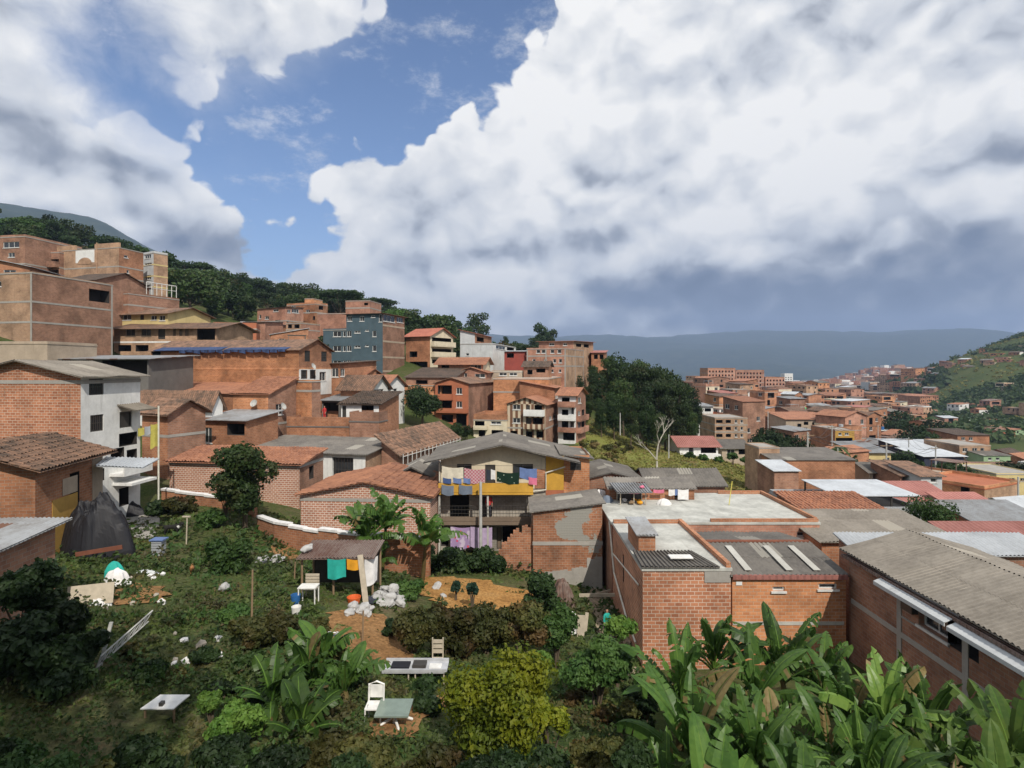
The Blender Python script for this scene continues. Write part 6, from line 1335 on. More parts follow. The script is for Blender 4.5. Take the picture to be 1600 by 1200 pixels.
for i, (px, py, r_, Y, mt) in enumerate([(30, 930, 58, 17, 'leaf_dark'), (85, 960, 52, 16.5, 'leaf_dark'), (15, 1020, 64, 15, 'leaf_dark'), (80, 1045, 60, 15, 'leaf_dark'), (130, 1010, 34, 16, 'leaf_dark')]):  # dark leaf colour here also stands in for cloud shade
    S_(['dark tree crown beside the silvery roof', 'dark tree crown beside the leaning pale panel', 'huge very dark bush at the left edge of the photo', 'very dark bush left of the metal lattice', 'slim dark bush just left of the metal lattice'][i], px, py, Y, r_, mt, 6000, .12, 70 + i, ry=.95, group='dark bushes at the left edge')
rr = random.Random(9)
for i in range(26):
    px = -30 + i * 41 + rr.uniform(-12, 12); Y = rr.uniform(9.5, 12.5); py = rr.uniform(1180, 1235) + (22 if 660 < px < 910 else 0); mt = rr.choice(['leaf_dark', 'leaf_olive', 'leaf_olive', 'leaf_dark', 'leaf_mid'])
    wr_ = 'far left corner' if px < 140 else 'tilted white panel' if px < 330 else 'garden banana clump' if px < 560 else 'patio table' if px < 680 else 'yellow-green bush' if px < 900 else 'right banana clump'
    S_('%s weedy shrub at the bottom edge below the %s' % ({'leaf_dark': 'dark', 'leaf_olive': 'olive', 'leaf_mid': 'green'}[mt], wr_), px, py, Y, rr.uniform(34, 60), mt, 3600, .075, 90 + i, ry=.6, group='%s weedy shrubs at the bottom by the %s' % (mt[5:], wr_))
for i in range(16):
    px = rr.uniform(140, 600); py = rr.uniform(1020, 1120); p = G(px, py)
    S_('low weedy shrub ' + ('left of the tilted white panel' if px < 230 else 'above the tilted white panel' if px < 330 and py < 1090 else 'between the tilted panel and the garden bananas' if px < 420 else 'among the garden banana leaves'), px, py, p.y, rr.uniform(18, 34), rr.choice(['leaf_olive', 'leaf_dark', 'leaf_mid']), 1300, .09, 130 + i, ry=.55, group='low weedy shrubs of the lower left garden')
for i in range(12):
    px = rr.uniform(650, 1010); py = rr.uniform(1060, 1150); p = G(px, py)
    S_('low dark shrub ' + ('just left of the yellow-green bush' if px < 690 else 'well right of the yellow-green bush, before the big bananas'), px if px > 880 or px < 690 else px + 190, py, p.y, rr.uniform(20, 38), rr.choice(['leaf_olive', 'leaf_dark', 'leaf_dark']), 1500, .09, 150 + i, ry=.6, group='low dark shrubs of the lower middle garden')
# slope scrub
for i in range(18):
    px = rr.uniform(912, 985); Y = rr.uniform(62, 92); x = (px - CX) / F * Y
    S_('dry brownish scrub bush on the bank at the top of the grassy slope', px, HZ - gz(x, Y) * F / Y - 6, Y, rr.uniform(5, 11), rr.choice(['leaf_olive', 'dry_leaf', 'slope_blade', 'leaf_olive']), 400, .16, 170 + i, ry=.7, group='scrub bushes on the grassy slope')
for i, (px, py, Y) in enumerate([(1078, 720, 84), (1100, 722, 84), (1125, 722, 86), (1145, 716, 88), (1165, 722, 86), (1180, 730, 82)]):
    S_('green bush under the red roofed white house', px, py - 4, Y, 9, 'leaf_mid', 700, .25, 200 + i, group='bushes below the red roofed white house')
# banana plants
def banana(label, px, Y, trunk, nl, L, seed, group, mat='leaf_banana', wd=.27, up=.5, gzz=None):
    x = (px - CX) / F * Y; root = thing('banana_plant', label, 'banana plant', (x, Y, gz(x, Y) - .1), group); r = random.Random(seed)
    m = MB(); lean = Vector((r.uniform(-.12, .12), r.uniform(-.12, .12), 1)); m.tube([(0, 0, 0), lean * trunk * .5, lean * trunk], [.13, .11, .07], 9); m.build('trunk', 'dry_leaf' if r.random() < .3 else 'leaf_olive', root)
    top = lean * trunk; m = MB(); rib = MB()
    for k in range(nl):
        a = k * 2.4 + r.uniform(-.3, .3); e0 = r.uniform(.95, 1.45) if k > nl * .4 else r.uniform(.45, 1.0); ln_ = L * r.uniform(.8, 1.15); droop = r.uniform(.9, 1.7) * (1.5 - e0 * .7); w = wd * ln_ / 2 * r.uniform(.85, 1.1)
        pts = []; p = top.copy() - Vector((0, 0, r.uniform(0, .25))); n_ = 16; e = e0
        for q in range(n_ + 1):
            pts.append(p.copy()); d = Vector((math.cos(a) * math.cos(e), math.sin(a) * math.cos(e), math.sin(e))); p = p + d * (ln_ / n_); e -= droop / n_ * (q / n_) * 1.9
        side = Vector((-math.sin(a), math.cos(a), 0)); fold = r.uniform(.15, .55); torn = r.random() < .8; dead = (k == nl - 1 and r.random() < .2) or r.random() < .008; e0 = .1 if dead else e0
        rib.tube([pts[i] for i in range(0, n_ + 1, 2)], [.035 * (1 - i / (n_ + 3)) + .006 for i in range(0, n_ + 1, 2)], 5)
        st = 3
        for sgn in (-1, 1):
            jit = 0
            for q in range(st, n_):
                def W(i): 
                    t_ = (i - st) / (n_ - st); return w * (math.sin(math.pi * min(1, t_ * .93 + .07)) ** .55)
                def nrm(i):
                    dd = (pts[min(i + 1, n_)] - pts[max(i - 1, 0)]).normalized(); return dd.cross(side).normalized() * -1, dd
                if torn and r.random() < .45: jit = r.uniform(-.24, .05)
                n0, d0 = nrm(q); n1, d1_ = nrm(q + 1)
                if n0.z < 0: n0 = -n0
                if n1.z < 0: n1 = -n1
                a0, a1 = pts[q], pts[q + 1]; f0 = fold + jit * -2.0; 
                b0_ = a0 + (side * sgn * math.cos(f0) + n0 * math.sin(.25)) * W(q) * .55 + d0 * .03; b1 = a1 + (side * sgn * math.cos(f0) + n1 * math.sin(.25)) * W(q + 1) * .55 + d1_ * .03
                sh = Vector((0, 0, jit * .8)) if torn else Vector((0, 0, 0))
                c0 = a0 + side * sgn * W(q) * math.cos(f0) + n0 * W(q) * (.12 - f0 * .5) + d0 * .10 + sh; c1 = a1 + side * sgn * W(q + 1) * math.cos(f0) + n1 * W(q + 1) * (.12 - f0 * .5) + d1_ * .10 + sh
                gap = (d1_ * r.uniform(.02, .07)) if torn and r.random() < .4 else Vector((0, 0, 0))
                m.poly([a0, b0_, b1 - gap, a1], 1 if dead else 0); m.poly([b0_, c0, c1 - gap * 2, b1 - gap], 1 if dead or (torn and r.random() < .035) else 0)
    m.build('leaf_crown', [mat, 'dry_leaf'], root, smooth=False); rib.build('midribs', 'leaf_bright', root)
    return root
BL = [(1062, 17.0, 2.6), (1120, 19.5, 2.9), (1172, 17, 2.7), (1236, 18.5, 2.8), (1290, 19.0, 2.3), (1392, 15.5, 2.9), (1450, 16.5, 2.4), (1345, 13.5, 2.6), (1190, 13.5, 2.7), (1090, 14.2, 2.2), (1490, 13.5, 2.7), (1555, 12.2, 2.8), (1590, 13.8, 2.9), (1260, 11.6, 2.3), (1420, 11.2, 2.5), (1120, 11.4, 1.9), (1530, 10.2, 2.4), (1330, 16.5, 2.3), (1620, 11.5, 2.9)]
BLAB = ['banana plant at the left corner of the tall brick block', 'tall banana plant whose upright leaf crosses the brick block', 'banana plant below the joint of the two brick fronts', 'banana plant before the ribbed roof warehouse wall', 'banana plant at the foot of the small wall window', 'banana plant with the tallest upright leaf on the right',
        'banana plant against the dark warehouse wall', 'broad leaved banana plant in the middle of the right clump', 'banana plant leaning at the front of the tall brick block', 'banana plant at the left edge of the right clump', 'light green banana plant under the hanging strips', 'blurred pale banana plant near the right edge', 'banana plant touching the dark wall near the right edge',
        'dark banana plant at the bottom middle of the right clump', 'dark banana plant at the bottom, right of the broad leaved one', 'low banana plant at the bottom left of the right clump', 'low banana plant at the bottom right corner', 'banana plant between the two warehouse walls', 'banana plant cut by the right edge']
for i, (px, Y, tr) in enumerate(BL): banana(BLAB[i], px, Y, (tr - 1.05 if Y > 14 else tr - 1.25) - (.35 if px > 1380 else 0), 14, 2.05 if i % 3 else 2.35, 300 + i, 'banana plants at the lower right', wd=.26, mat='leaf_banana' if i not in (10, 11, 12, 18, 5) else 'leaf_banana_pale')
for i, (px, Y, tr) in enumerate([(1150, 15.2, 1.3), (1215, 14.8, 1.5), (1300, 15, 1.4), (1375, 13, 1.5), (1040, 13, .9), (1455, 14.2, 1.6), (1500, 12, 1.4), (1240, 13, 1.3), (1310, 10.4, .9), (1180, 10.6, .8), (1440, 9.8, 1.1), (1570, 10.2, 1.5)]):
    banana('young banana plant filling the %s %s of the lower right clump' % ('rear' if Y > 12.5 else 'front', 'left' if px < 1260 else 'middle' if px < 1420 else 'right'), px, Y, tr - .3, 12, 1.6, 380 + i, 'young banana plants inside the lower right clump', wd=.27)
for i, (px, Y, tr, lab) in enumerate([(425, 16, .25, 'leftmost low banana plant of the garden clump'), (478, 17, .45, 'tallest banana plant of the garden clump'), (540, 16.5, .4, 'banana plant at the right of the garden clump, near the tables'), (470, 14.6, .15, 'front banana plant of the garden clump'), (505, 18.2, .5, 'rear banana plant of the garden clump')]):
    banana(lab, px, Y, tr, 12, 1.35, 340 + i, 'banana plants in the garden clump', wd=.40)
for i, (px, Y, tr, lab) in enumerate([(566, 30.8, 1.9, 'banana plant before the peaked orange roof house, left of two'), (596, 31.3, 2.6, 'tallest banana plant before the lattice brick wall'), (660, 31.0, 2.1, 'banana plant by the left post of the balcony house')]):
    banana(lab, px, Y, tr, 16, 2.2, 350 + i, 'banana plants before the lattice brick wall', wd=.36)
banana('small banana plant at the foot of the tallest wall banana', (584), 30.6, 1.0, 10, 1.6, 360, 'banana plants before the lattice brick wall', wd=.36)
# ------------------------------------------------------------------ garden things
def sack(label, p, s, seed, group, mat='sack'):
    bm = bmesh.new(); bmesh.ops.create_icosphere(bm, subdivisions=3, radius=1)
    r = random.Random(seed); ax = Vector((r.uniform(.8, 1.3), r.uniform(.6, .9), r.uniform(.45, .7))) * s
    for v in bm.verts:
        n_ = noise.noise(v.co * 1.6 + Vector((seed, 0, 0))) * .35 + noise.noise(v.co * 4 + Vector((0, seed, 0))) * .14; v.co = Vector((v.co.x * ax.x, v.co.y * ax.y, v.co.z * ax.z)) * (1 + n_)
    me = bpy.data.meshes.new('sack'); bm.to_mesh(me); me.materials.append(MATS[mat]); o = bpy.data.objects.new('sack', me); COL.objects.link(o); o.location = p; o.rotation_euler = (r.uniform(-.3, .3), r.uniform(-.4, .4), r.uniform(0, 6.28))
    for f in me.polygons: f.use_smooth = r.random() < .55
    return tag(o, label, 'sack', group)
def pile(label, group, pxa, pxb, pya, pyb, n, s, seed):
    r = random.Random(seed)
    for k in range(n):
        px = r.uniform(pxa, pxb); t = r.random(); base = G((pxa + pxb) / 2 + (px - (pxa + pxb) / 2), pyb - (pyb - pya) * .3 * r.random()); h = t * .8 * (1 - abs(px - (pxa + pxb) / 2) / (pxb - pxa) * 1.6) * (pyb - pya) / F * base.y
        sack(label, base + Vector((0, r.uniform(-.2, .2), max(.1, h))), s * r.uniform(.75, 1.15), seed * 50 + k, group)
pile('white rubbish sack in the big pile right of the open shed', 'sacks in the big pile by the shed', 588, 624, 905, 952, 22, .27, 1)
pile('white sack in the low pile in front of the open shed', 'sacks in the low pile before the shed', 546, 575, 945, 966, 9, .24, 2)
pile('white sack among the bundle near the capped retaining wall', 'sacks near the capped wall', 405, 438, 868, 884, 7, .26, 3)
sack('single crumpled white sack lying alone on the grass', G(350, 925) + Vector((0, 0, .15)), .3, 901, 'lone sacks'); sack('single white sack beside the ochre soil', G(683, 922) + Vector((0, 0, .15)), .24, 902, 'lone sacks')
sack('dark grey sack at the foot of the big white pile', G(580, 945) + Vector((0, 0, .15)), .3, 903, 'lone sacks', 'cloth_dark'); sack('small white bag beside the ochre soil edge', G(693, 935) + Vector((0, 0, .1)), .16, 904, 'lone sacks')
# open shed
sp = G(528, 932); X0, Y0, Z0 = sp; Y0 = max(24.5, min(27.5, Y0)); X0 = (528 - CX) / F * Y0; Z0 = gz(X0, Y0)
sh = thing('open_shed', 'open garden shed of poles under a rusty white tin roof', 'shed', (X0, Y0, Z0))
def lpart(m, nm, mat, par): return m.build(nm, mat, par)
for x, y in ((-1.6, 0), (-.2, 0), (1.55, 0), (-1.6, 1.5), (1.55, 1.5)):
    lpart(MB().tube([(x, y, -.1), (x, y, 1.72)], .05, 6), 'post', 'wood', sh)
m = MB(); sheet(m, (-1.75, -.35, 1.74), (1.7, -.35, 1.78), (1.7, 1.8, 1.95), (-1.75, 1.8, 1.9), .04, 'tin_rust', True); lpart(m, 'roof', 'tin_rust', sh)
lpart(MB().box(-1.6, 1.52, 0, 1.55, 1.56, 1.85), 'back_wall', 'dark_frame', sh)
def topo(name, label, cat, m, mat, loc, group=None): return tag(m.build(name, mat, loc=None), label, cat, group) if False else _topo(name, label, cat, m, mat, loc, group)
def _topo(name, label, cat, m, mat, loc, group):
    o = m.build(name, mat); o.location = loc; return tag(o, label, cat, group)
def cloth(label, p0, p1, h, mat, group=None, name='hanging_cloth', wav=.05, cat='cloth', seed=1):
    p0, p1 = Vector(p0), Vector(p1); r = random.Random(seed); ph = r.uniform(0, 6); d = (p1 - p0); nn = Vector((-d.y, d.x, 0)).normalized(); n_ = max(6, int(d.length / .08))
    m = MB()
    def f(u, v, o=0): 
        p = p0.lerp(p1, u); sag = -.06 * math.sin(math.pi * u) * d.length; return p + nn * (wav * math.sin(u * d.length * 9 + ph) * (v * .8 + .2) + o) + Vector((0, 0, sag - h * v * (1 + .06 * math.sin(u * 5 + ph))))
    m.grid(lambda u, v: f(u, v), n_, 8); m.grid(lambda u, v: f(1 - u, v, .008), n_, 8)
    o = m.build(name, mat, smooth=True, loc=p0); return tag(o, label, cat, group)
cloth('turquoise tarpaulin hanging over the front of the open shed', (X0 - .35, Y0 - .38, Z0 + 1.75), (X0 + .45, Y0 - .38, Z0 + 1.75), .85, 'cloth_teal', wav=.07)
cloth('orange yellow cloth hanging next to the turquoise tarpaulin', (X0 + .5, Y0 - .38, Z0 + 1.74), (X0 + 1.25, Y0 - .38, Z0 + 1.74), .45, 'cloth_orange', wav=.06)
cloth('large white sheet hanging at the right end of the open shed', (X0 + 1.3, Y0 - .4, Z0 + 1.72), (X0 + 1.75, Y0 + .2, Z0 + 1.7), 1.15, 'cloth_white', wav=.08)
o = _topo('plank', 'long weathered plank leaning on the right end of the open shed', 'plank', MB().box(-.12, -.03, 0, .12, .03, 2.0), 'pale_wood', (X0 + 1.45, Y0 - .8, Z0), None); o.rotation_euler = (-.2, -.18, 0)
sack('white bundle lying on the left corner of the rusty tin roof', Vector((X0 - 1.5, Y0 + .3, Z0 + 2.0)), .25, 905, 'lone sacks')
# white small table with a slatted chair
tb = thing('small_table', 'small white table standing in front of the open shed', 'table', (X0 - .85, Y0 - 1.3, gz(X0 - .85, Y0 - 1.3)))
lpart(MB().box(-.38, -.28, .68, .38, .28, .72), 'table_top', 'white_plastic', tb)
for x in (-.34, .34):
    for y in (-.24, .24): lpart(MB().tube([(x, y, -.05), (x, y, .679)], .028, 6), 'leg', 'white_plastic', tb)
ch = thing('slatted_chair', 'pale slatted chair behind the small white table', 'chair', (X0 - .95, Y0 - .75, gz(X0 - .95, Y0 - .75)))
m = MB(); 
for k in range(4): m.box(-.3, .2, .5 + k * .13, .3, .23, .6 + k * .13)
lpart(m, 'backrest', 'pale_wood', ch); lpart(MB().box(-.3, -.22, .42, .3, .22, .45), 'seat', 'pale_wood', ch)
for x in (-.27, .27):
    for y in (-.19, .21): lpart(MB().tube([(x, y, -.05), (x, y, .419)], .025, 6), 'leg', 'pale_wood', ch)
def bucket(label, p, r_, h, mat, name='bucket'):
    m = MB(); n_ = 16; prof = [(r_ * .8, 0), (r_, h), (r_ * .93, h), (r_ * .74, .02)]
    vs = [Vector((a * math.cos(6.2832 * k / n_), a * math.sin(6.2832 * k / n_), z)) for a, z in prof for k in range(n_)]
    m.add(vs, [(j * n_ + k, j * n_ + (k + 1) % n_, (j + 1) * n_ + (k + 1) % n_, (j + 1) * n_ + k) for j in range(3) for k in range(n_)] + [tuple(range(n_))[::-1], tuple(range(3 * n_, 4 * n_))]); return _topo(name, label, 'bucket', m, mat, p, None)
bucket('blue bucket standing at the left of the open shed', G(462, 944), .2, .42, 'blue_plastic'); bucket('white bucket just below the blue bucket', G(463, 962), .19, .38, 'white_plastic'); bucket('orange basin in front of the open shed', G(553, 944), .3, .25, 'orange_plastic', 'basin')
# trestle table
P_t = Vector(((650 - CX) / F * 19, 19, gz((650 - CX) / F * 19, 19)))
tt = thing('trestle_table', 'long silver topped trestle table standing before the hedge', 'table', P_t); zt = zpx(1041, 19) - P_t.z
m = MB(); m.box(-1.05, -.36, zt - .05, 1.05, .36, zt); m.box(-1.05, -.37, zt + .002, 1.05, -.33, zt + .09); m.box(-1.05, .33, zt + .002, 1.05, .37, zt + .09); lpart(m, 'table_top', 'steel', tt)
for x in (-.2, .02, .95, -.98): lpart(MB().tube([(x, -.28, -.05), (x, -.28, zt - .051)], .025, 6), 'leg', 'pale_wood', tt)
lpart(MB().tube([(-.2, -.28, .35), (.95, -.28, .32)], .02, 6), 'crossbar', 'pale_wood', tt)
_topo('black_tray', 'black tray lying on the left of the trestle table', 'tray', MB().box(-.3, -.2, 0, .3, .2, .06), 'black_plastic', P_t + Vector((-.5, 0, zt + .01)), None)
_topo('black_tray', 'smaller dark tray in the middle of the trestle table', 'tray', MB().box(-.22, -.17, 0, .22, .17, .1), 'dark_frame', P_t + Vector((.12, .02, zt + .01)), None)
_topo('white_board', 'white board lying at the right of the trestle table', 'board', MB().box(-.2, -.15, 0, .2, .15, .04), 'white_plastic', P_t + Vector((.65, -.05, zt + .01)), None)
P_c = P_t + Vector((.6, .75, 0)); P_c.z = gz(P_c.x, P_c.y); cc_ = thing('wooden_chair', 'pale wooden chair behind the trestle table', 'chair', P_c)
m = MB(); 
for k in range(3): m.box(-.19, .18, .62 + k * .17, .19, .21, .74 + k * .17)
lpart(m, 'backrest', 'pale_wood', cc_); lpart(MB().box(-.2, -.2, .44, .2, .2, .48), 'seat', 'pale_wood', cc_)
for x in (-.18, .18): lpart(MB().box(x - .02, .17, -.05, x + .02, .215, 1.15), 'leg', 'pale_wood', cc_); lpart(MB().box(x - .02, -.19, -.05, x + .02, -.15, .439), 'leg', 'pale_wood', cc_)
# square table with star foot
x = (616 - CX) / F * 15.2; P_s = Vector((x, 15.2, gz(x, 15.2))); zt = zpx(1105, 15.2) - P_s.z
st_ = thing('patio_table', 'square grey-green patio table on white crossed feet', 'table', P_s)
lpart(MB().box(-.44, -.40, zt - .04, .44, .40, zt), 'table_top', 'grey_glass_top', st_)
lpart(MB().tube([(0, 0, .05), (0, 0, zt - .041)], .045, 8), 'pedestal', 'white_plastic', st_)
for a in range(4):
    b = a * 1.571 + .5; lpart(MB().tube([(0, 0, .22), (math.cos(b) * .3, math.sin(b) * .3, .12), (math.cos(b) * .5, math.sin(b) * .5, .0)], .035, 6), 'foot', 'white_plastic', st_)
P_w = P_s + Vector((-.55, .1, 0)); P_w.z = gz(P_w.x, P_w.y); wc = thing('plastic_chair', 'white plastic chair pushed behind the left side of the patio table', 'chair', P_w)
lpart(MB().box(-.22, -.2, .4, .22, .22, .43), 'seat', 'white_plastic', wc); m = MB(); m.tube([(-.2, .22, .43), (-.2, .26, .85), (0, .27, .92), (.2, .26, .85), (.2, .22, .43)], .025, 6); m.box(-.17, .245, .5, .17, .265, .84); lpart(m, 'backrest', 'white_plastic', wc)
for xx in (-.2, .2):
    for yy in (-.18, .2): lpart(MB().tube([(xx, yy, -.05), (xx, yy, .399)], .022, 6), 'leg', 'white_plastic', wc)
# tilted white board, blue and white items
P_b = G(258, 1122); wb = thing('sink_board', 'tilted white panel with a small tap, lying among the weeds', 'panel', P_b + Vector((0, 0, .35)))
lpart(MB().hexa([Vector(q) for q in ((-.48, -.28, -.03), (.38, -.28, -.03), (.5, .28, .02), (-.3, .28, .02), (-.48, -.28, 0), (.38, -.28, 0), (.5, .28, .05), (-.3, .28, .05))]), 'panel', 'white_plastic', wb); lpart(MB().box(-.05, -.2, .01, .05, -.08, .1), 'tap', 'dark_frame', wb)
for xx in (-.4, .35): lpart(MB().tube([(xx, -.2, -.5), (xx, -.2, -.031)], .03, 6), 'leg', 'wood', wb)
_topo('blue_white_box', 'small white and blue box peeping above the garden banana clump', 'box', MB().box(-.18, -.1, 0, .18, .1, .3), 'cloth_white', G(520, 1030) + Vector((0, 0, .5)), None)
# lattice ladder and leaning slat
p = G(150, 1055); q = G(232, 1030); q.z += 1.1; p.z += .15
m = MB(); off = Vector((0.1, .05, .32)); m.tube([p, q], .025, 5); m.tube([p + off, q + off], .025, 5)
for k in range(9): a = p.lerp(q, k / 9); b = p.lerp(q, (k + 1) / 9); m.tube([a, b + off], .016, 5); m.tube([a + off, a], .016, 5)
tag(m.build('metal_lattice', 'pole_grey', loc=p), 'pale metal lattice girder lying tilted across the weeds', 'girder')
p = G(155, 1048); m = MB(); m.hexa([Vector(c) for c in ((-.05, -.02, 0), (.05, -.02, 0), (.05, .02, 0), (-.05, .02, 0), (.08, .3, 1.25), (.18, .3, 1.25), (.18, .34, 1.25), (.08, .34, 1.25))]); _topo('slat', 'single pale slat standing upright left of the lattice girder', 'slat', m, 'pole_grey', p, None)
# stack of trays, posts
p = G(248, 868); sk = thing('tray_stack', 'stack of grey trays with a pale lid on the grass', 'stack', p)
for k in range(6): lpart(MB().box(-.26, -.22, .02 + k * .13, .26, .22, .12 + k * .13), 'tray', 'grey_wall', sk)
lpart(MB().box(-.34, -.28, .80, .36, .28, .86), 'lid', 'cloth_blue', sk)
p = G(291, 852); lp = thing('garden_post', 'thin wooden post with a small pale cross board on top', 'post', p); lpart(MB().tube([(0, 0, -.1), (.05, 0, 1.5)], .035, 6), 'shaft', 'pale_wood', lp); lpart(MB().box(-.2, -.06, 1.5, .22, .06, 1.56), 'crossboard', 'pale_wood', lp)
for i, (px, py, h) in enumerate([(393, 985, 2.2), (566, 1010, 1.2), (460, 905, .8)]):
    _topo('stake', ['tall thin stake standing among the olive bushes', 'short thick stake behind the garden banana clump', 'short stake beside the open shed'][i], 'stake', MB().tube([(0, 0, -.1), (.04, 0, h)], [.04, .03], 6), 'wood', G(px, py), None)
# black tarp heap
def tarp(label, c, sx, sy, h, mat, seed, name='tarp_heap', pw=2.2):
    m = MB()
    def f(u, v):
        a = u * 2 * math.pi; r_ = v; x = math.cos(a) * sx * r_; y = math.sin(a) * sy * r_; hh = h * (1 - r_ ** pw) + (.35 * noise.noise(Vector((x * 1.3, y * 1.3, seed))) + .11 * (.5 - abs(noise.noise(Vector((x * 3.1, y * 3.1, seed + 4))) * 2.2))) * h * (1 - r_ * .6); ridge = .12 * abs(math.sin(a * 6 + seed)) * r_ * h * (1 - r_)
        return Vector((x * (1 + .15 * math.sin(a * 5 + seed) + .25 * noise.noise(Vector((math.cos(a) * 1.5, math.sin(a) * 1.5, seed * 3)))), y, hh + ridge - (.2 if v > .98 else 0)))
    m.grid(f, 90, 26); o = m.build(name, mat, smooth=False); o.location = c; return tag(o, label, 'tarpaulin')
c_ = Vector(((150 - CX) / F * 29.5, 29.5, 0)); c_.z = gz(c_.x, c_.y) - .1
tarp('huge black plastic tarp draped like a tent beside the white house', c_, 1.75, 1.3, zpx(785, 29.5) - c_.z, 'black_plastic', 3, pw=3.2)
tarp('white cloth heap with a turquoise top among the junk', G(182, 915), .55, .4, .75, 'cloth_white', 5, 'cloth_heap'); tarp('turquoise cloth lying over the white heap of junk', G(176, 905) + Vector((0, .1, .35)), .4, .3, .45, 'cloth_teal', 6, 'cloth_heap')
tarp('grey cloth heap beside the leaning pale panel', G(156, 945), .4, .3, .35, 'cloth_white', 7, 'cloth_heap'); tarp('crumpled bluish sheet on the grass right of the junk', G(228, 897), .55, .3, .2, 'pale_grey', 8, 'cloth_heap')
tarp('dark heap of plastic below the white house balcony', Vector(((208 - CX) / F * 38, 38, gz((208 - CX) / F * 38, 38))), .9, .5, .9, 'black_plastic', 9)
def board(label, p, w, l, t_, rot, mat, name='plank', group=None):
    o = _topo(name, label, 'board', MB().box(-w / 2, -t_ / 2, 0, w / 2, t_ / 2, l), mat, p, group); o.rotation_euler = rot; return o
board('brown plank leaning on the black tarp, the wider one', G(138, 872), .22, 1.5, .04, (-.25, .25, 0), 'wood'); board('brown plank leaning on the black tarp, the narrow one', G(148, 866), .1, 1.4, .04, (-.2, .5, 0), 'pale_wood'); board('thin white pipe standing before the black tarp', G(124, 850), .05, 1.1, .05, (-.1, .02, 0), 'pvc', 'pipe')
board('rusty red plank lying across the junk heap', G(118, 884) + Vector((0, 0, .4)), .2, 2.0, .05, (0, 1.45, .2), 'rust'); board('pale fence panel leaning above the dark bushes', G(140, 945), 1.5, .75, .04, (-.3, 0, .35), 'pale_wood', 'fence_panel')
board('long plank bridging from the lane to the brick block', G(905, 945) + Vector((0, 0, .4)), .18, 1.9, .05, (0, 1.5, -.15), 'pale_wood'); board('short pale board lying behind the bridging plank', G(925, 938) + Vector((0, 0, .3)), .1, 1.1, .04, (0, 1.4, .2), 'pale_wood')
board('upright pale board standing on the grass beside the lane', G(907, 998), .34, 1.0, .05, (-.1, .05, 0), 'pale_wood'); board('narrow pale board right beside the upright board', G(914, 992), .16, .95, .05, (-.1, .12, 0), 'pale_wood')
tarp('rusty and white crumpled sheets piled beside the conical bush', G(880, 945), .7, .5, 1.25, 'tin_rust', 12, 'sheet_heap'); tarp('white plastic sheeting draped below the rusty sheets', G(888, 985), .5, .35, .9, 'cloth_white', 13, 'sheet_heap')
rr = random.Random(4)
for k in range(34):
    px, py = (rr.uniform(930, 985), rr.uniform(915, 1040)) if k < 14 else (rr.uniform(120, 260), rr.uniform(880, 960)) if k < 26 else (rr.uniform(265, 345), rr.uniform(985, 1040))
    if k < 14: px = 935 + (py - 915) * .3 + rr.uniform(-8, 12)
    p = G(px, py); bm = bmesh.new(); bmesh.ops.create_icosphere(bm, subdivisions=1, radius=rr.uniform(.08, .2)); 
    for v in bm.verts: v.co *= rr.uniform(.7, 1.2)
    me = bpy.data.meshes.new('stone'); bm.to_mesh(me); me.materials.append(MATS['stone' if rr.random() < .7 else 'cloth_white']); o = bpy.data.objects.new('stone', me); COL.objects.link(o); o.location = p + Vector((0, 0, .04))
    tag(o, ['small rubble stone along the narrow lane beside the brick block', 'small stone among the junk on the left of the garden', 'small pale stone in the weeds near the lattice girder'][0 if k < 14 else 1 if k < 26 else 2], 'stone', ['rubble stones along the lane', 'stones among the junk', 'stones in the weeds'][0 if k < 14 else 1 if k < 26 else 2])
# laundry of the yellow house
Yl = YH - 1.3
def yc(label, a, b, ya, yb, mat, dy=0, seed=1, name='hanging_cloth'):
    Y = Yl - dy; cloth(label, ((a - CX) / F * Y, Y, zpx(ya, Y)), ((b - CX) / F * Y, Y, zpx(ya + (2 if b > a else 0), Y)), (yb - ya) / F * Y, mat, 'laundry on the balcony house', name=name, wav=.03, seed=seed, cat='laundry')
yc('cream sheet at the left end of the top balcony line', 690.5, 724, 728, 746, 'cloth_cream', seed=1); yc('pink checked cloth hanging beside the cream sheet', 725.5, 758, 731, 752, 'check_cloth', seed=2)
yc('small dark shirt hanging before the balcony door', 760, 766, 733, 750, 'cloth_dark', seed=3); yc('small white shirt hanging before the balcony door', 767, 774, 733, 748, 'cloth_white', seed=4)
yc('black cloth with a pale leaf print on the top balcony line', 776, 811, 736, 753, 'leafprint_cloth', seed=5); yc('blue towel at the right end of the top balcony line', 812, 839, 730, 747, 'cloth_blue', seed=6); yc('pink towel hanging low at the right end of the balcony', 826, 839, 745, 756, 'cloth_pink', .1, seed=7)
for i, (a, b) in enumerate([(692, 705), (708, 721), (724, 735)]): yc(['small navy garment at the left under the cream sheet', 'small navy garment in the middle under the cream sheet', 'small blue garment under the pink checked cloth'][i], a, b, 746, 754, ['cloth_navy', 'cloth_blue', 'cloth_blue'][i], .05, seed=8 + i)
yc('washed jeans over the yellow parapet, the left pair', 690, 709, 757, 772, 'cloth_jean', .12, seed=20); yc('washed jeans over the yellow parapet, the right pair', 717, 738, 757, 771, 'cloth_jean', .12, seed=21)
yc('large lilac cloth with a bright heart pattern under the balcony, left half', 704, 734, 822, 855, 'floral_cloth', -.2, seed=22); yc('lilac and grey cloth hanging under the balcony, right half', 735, 769, 822, 855, 'cloth_lilac', -.2, seed=23); yc('small white towel hanging right of the banana leaves', 672, 682, 830, 848, 'cloth_white', -.2, seed=24)
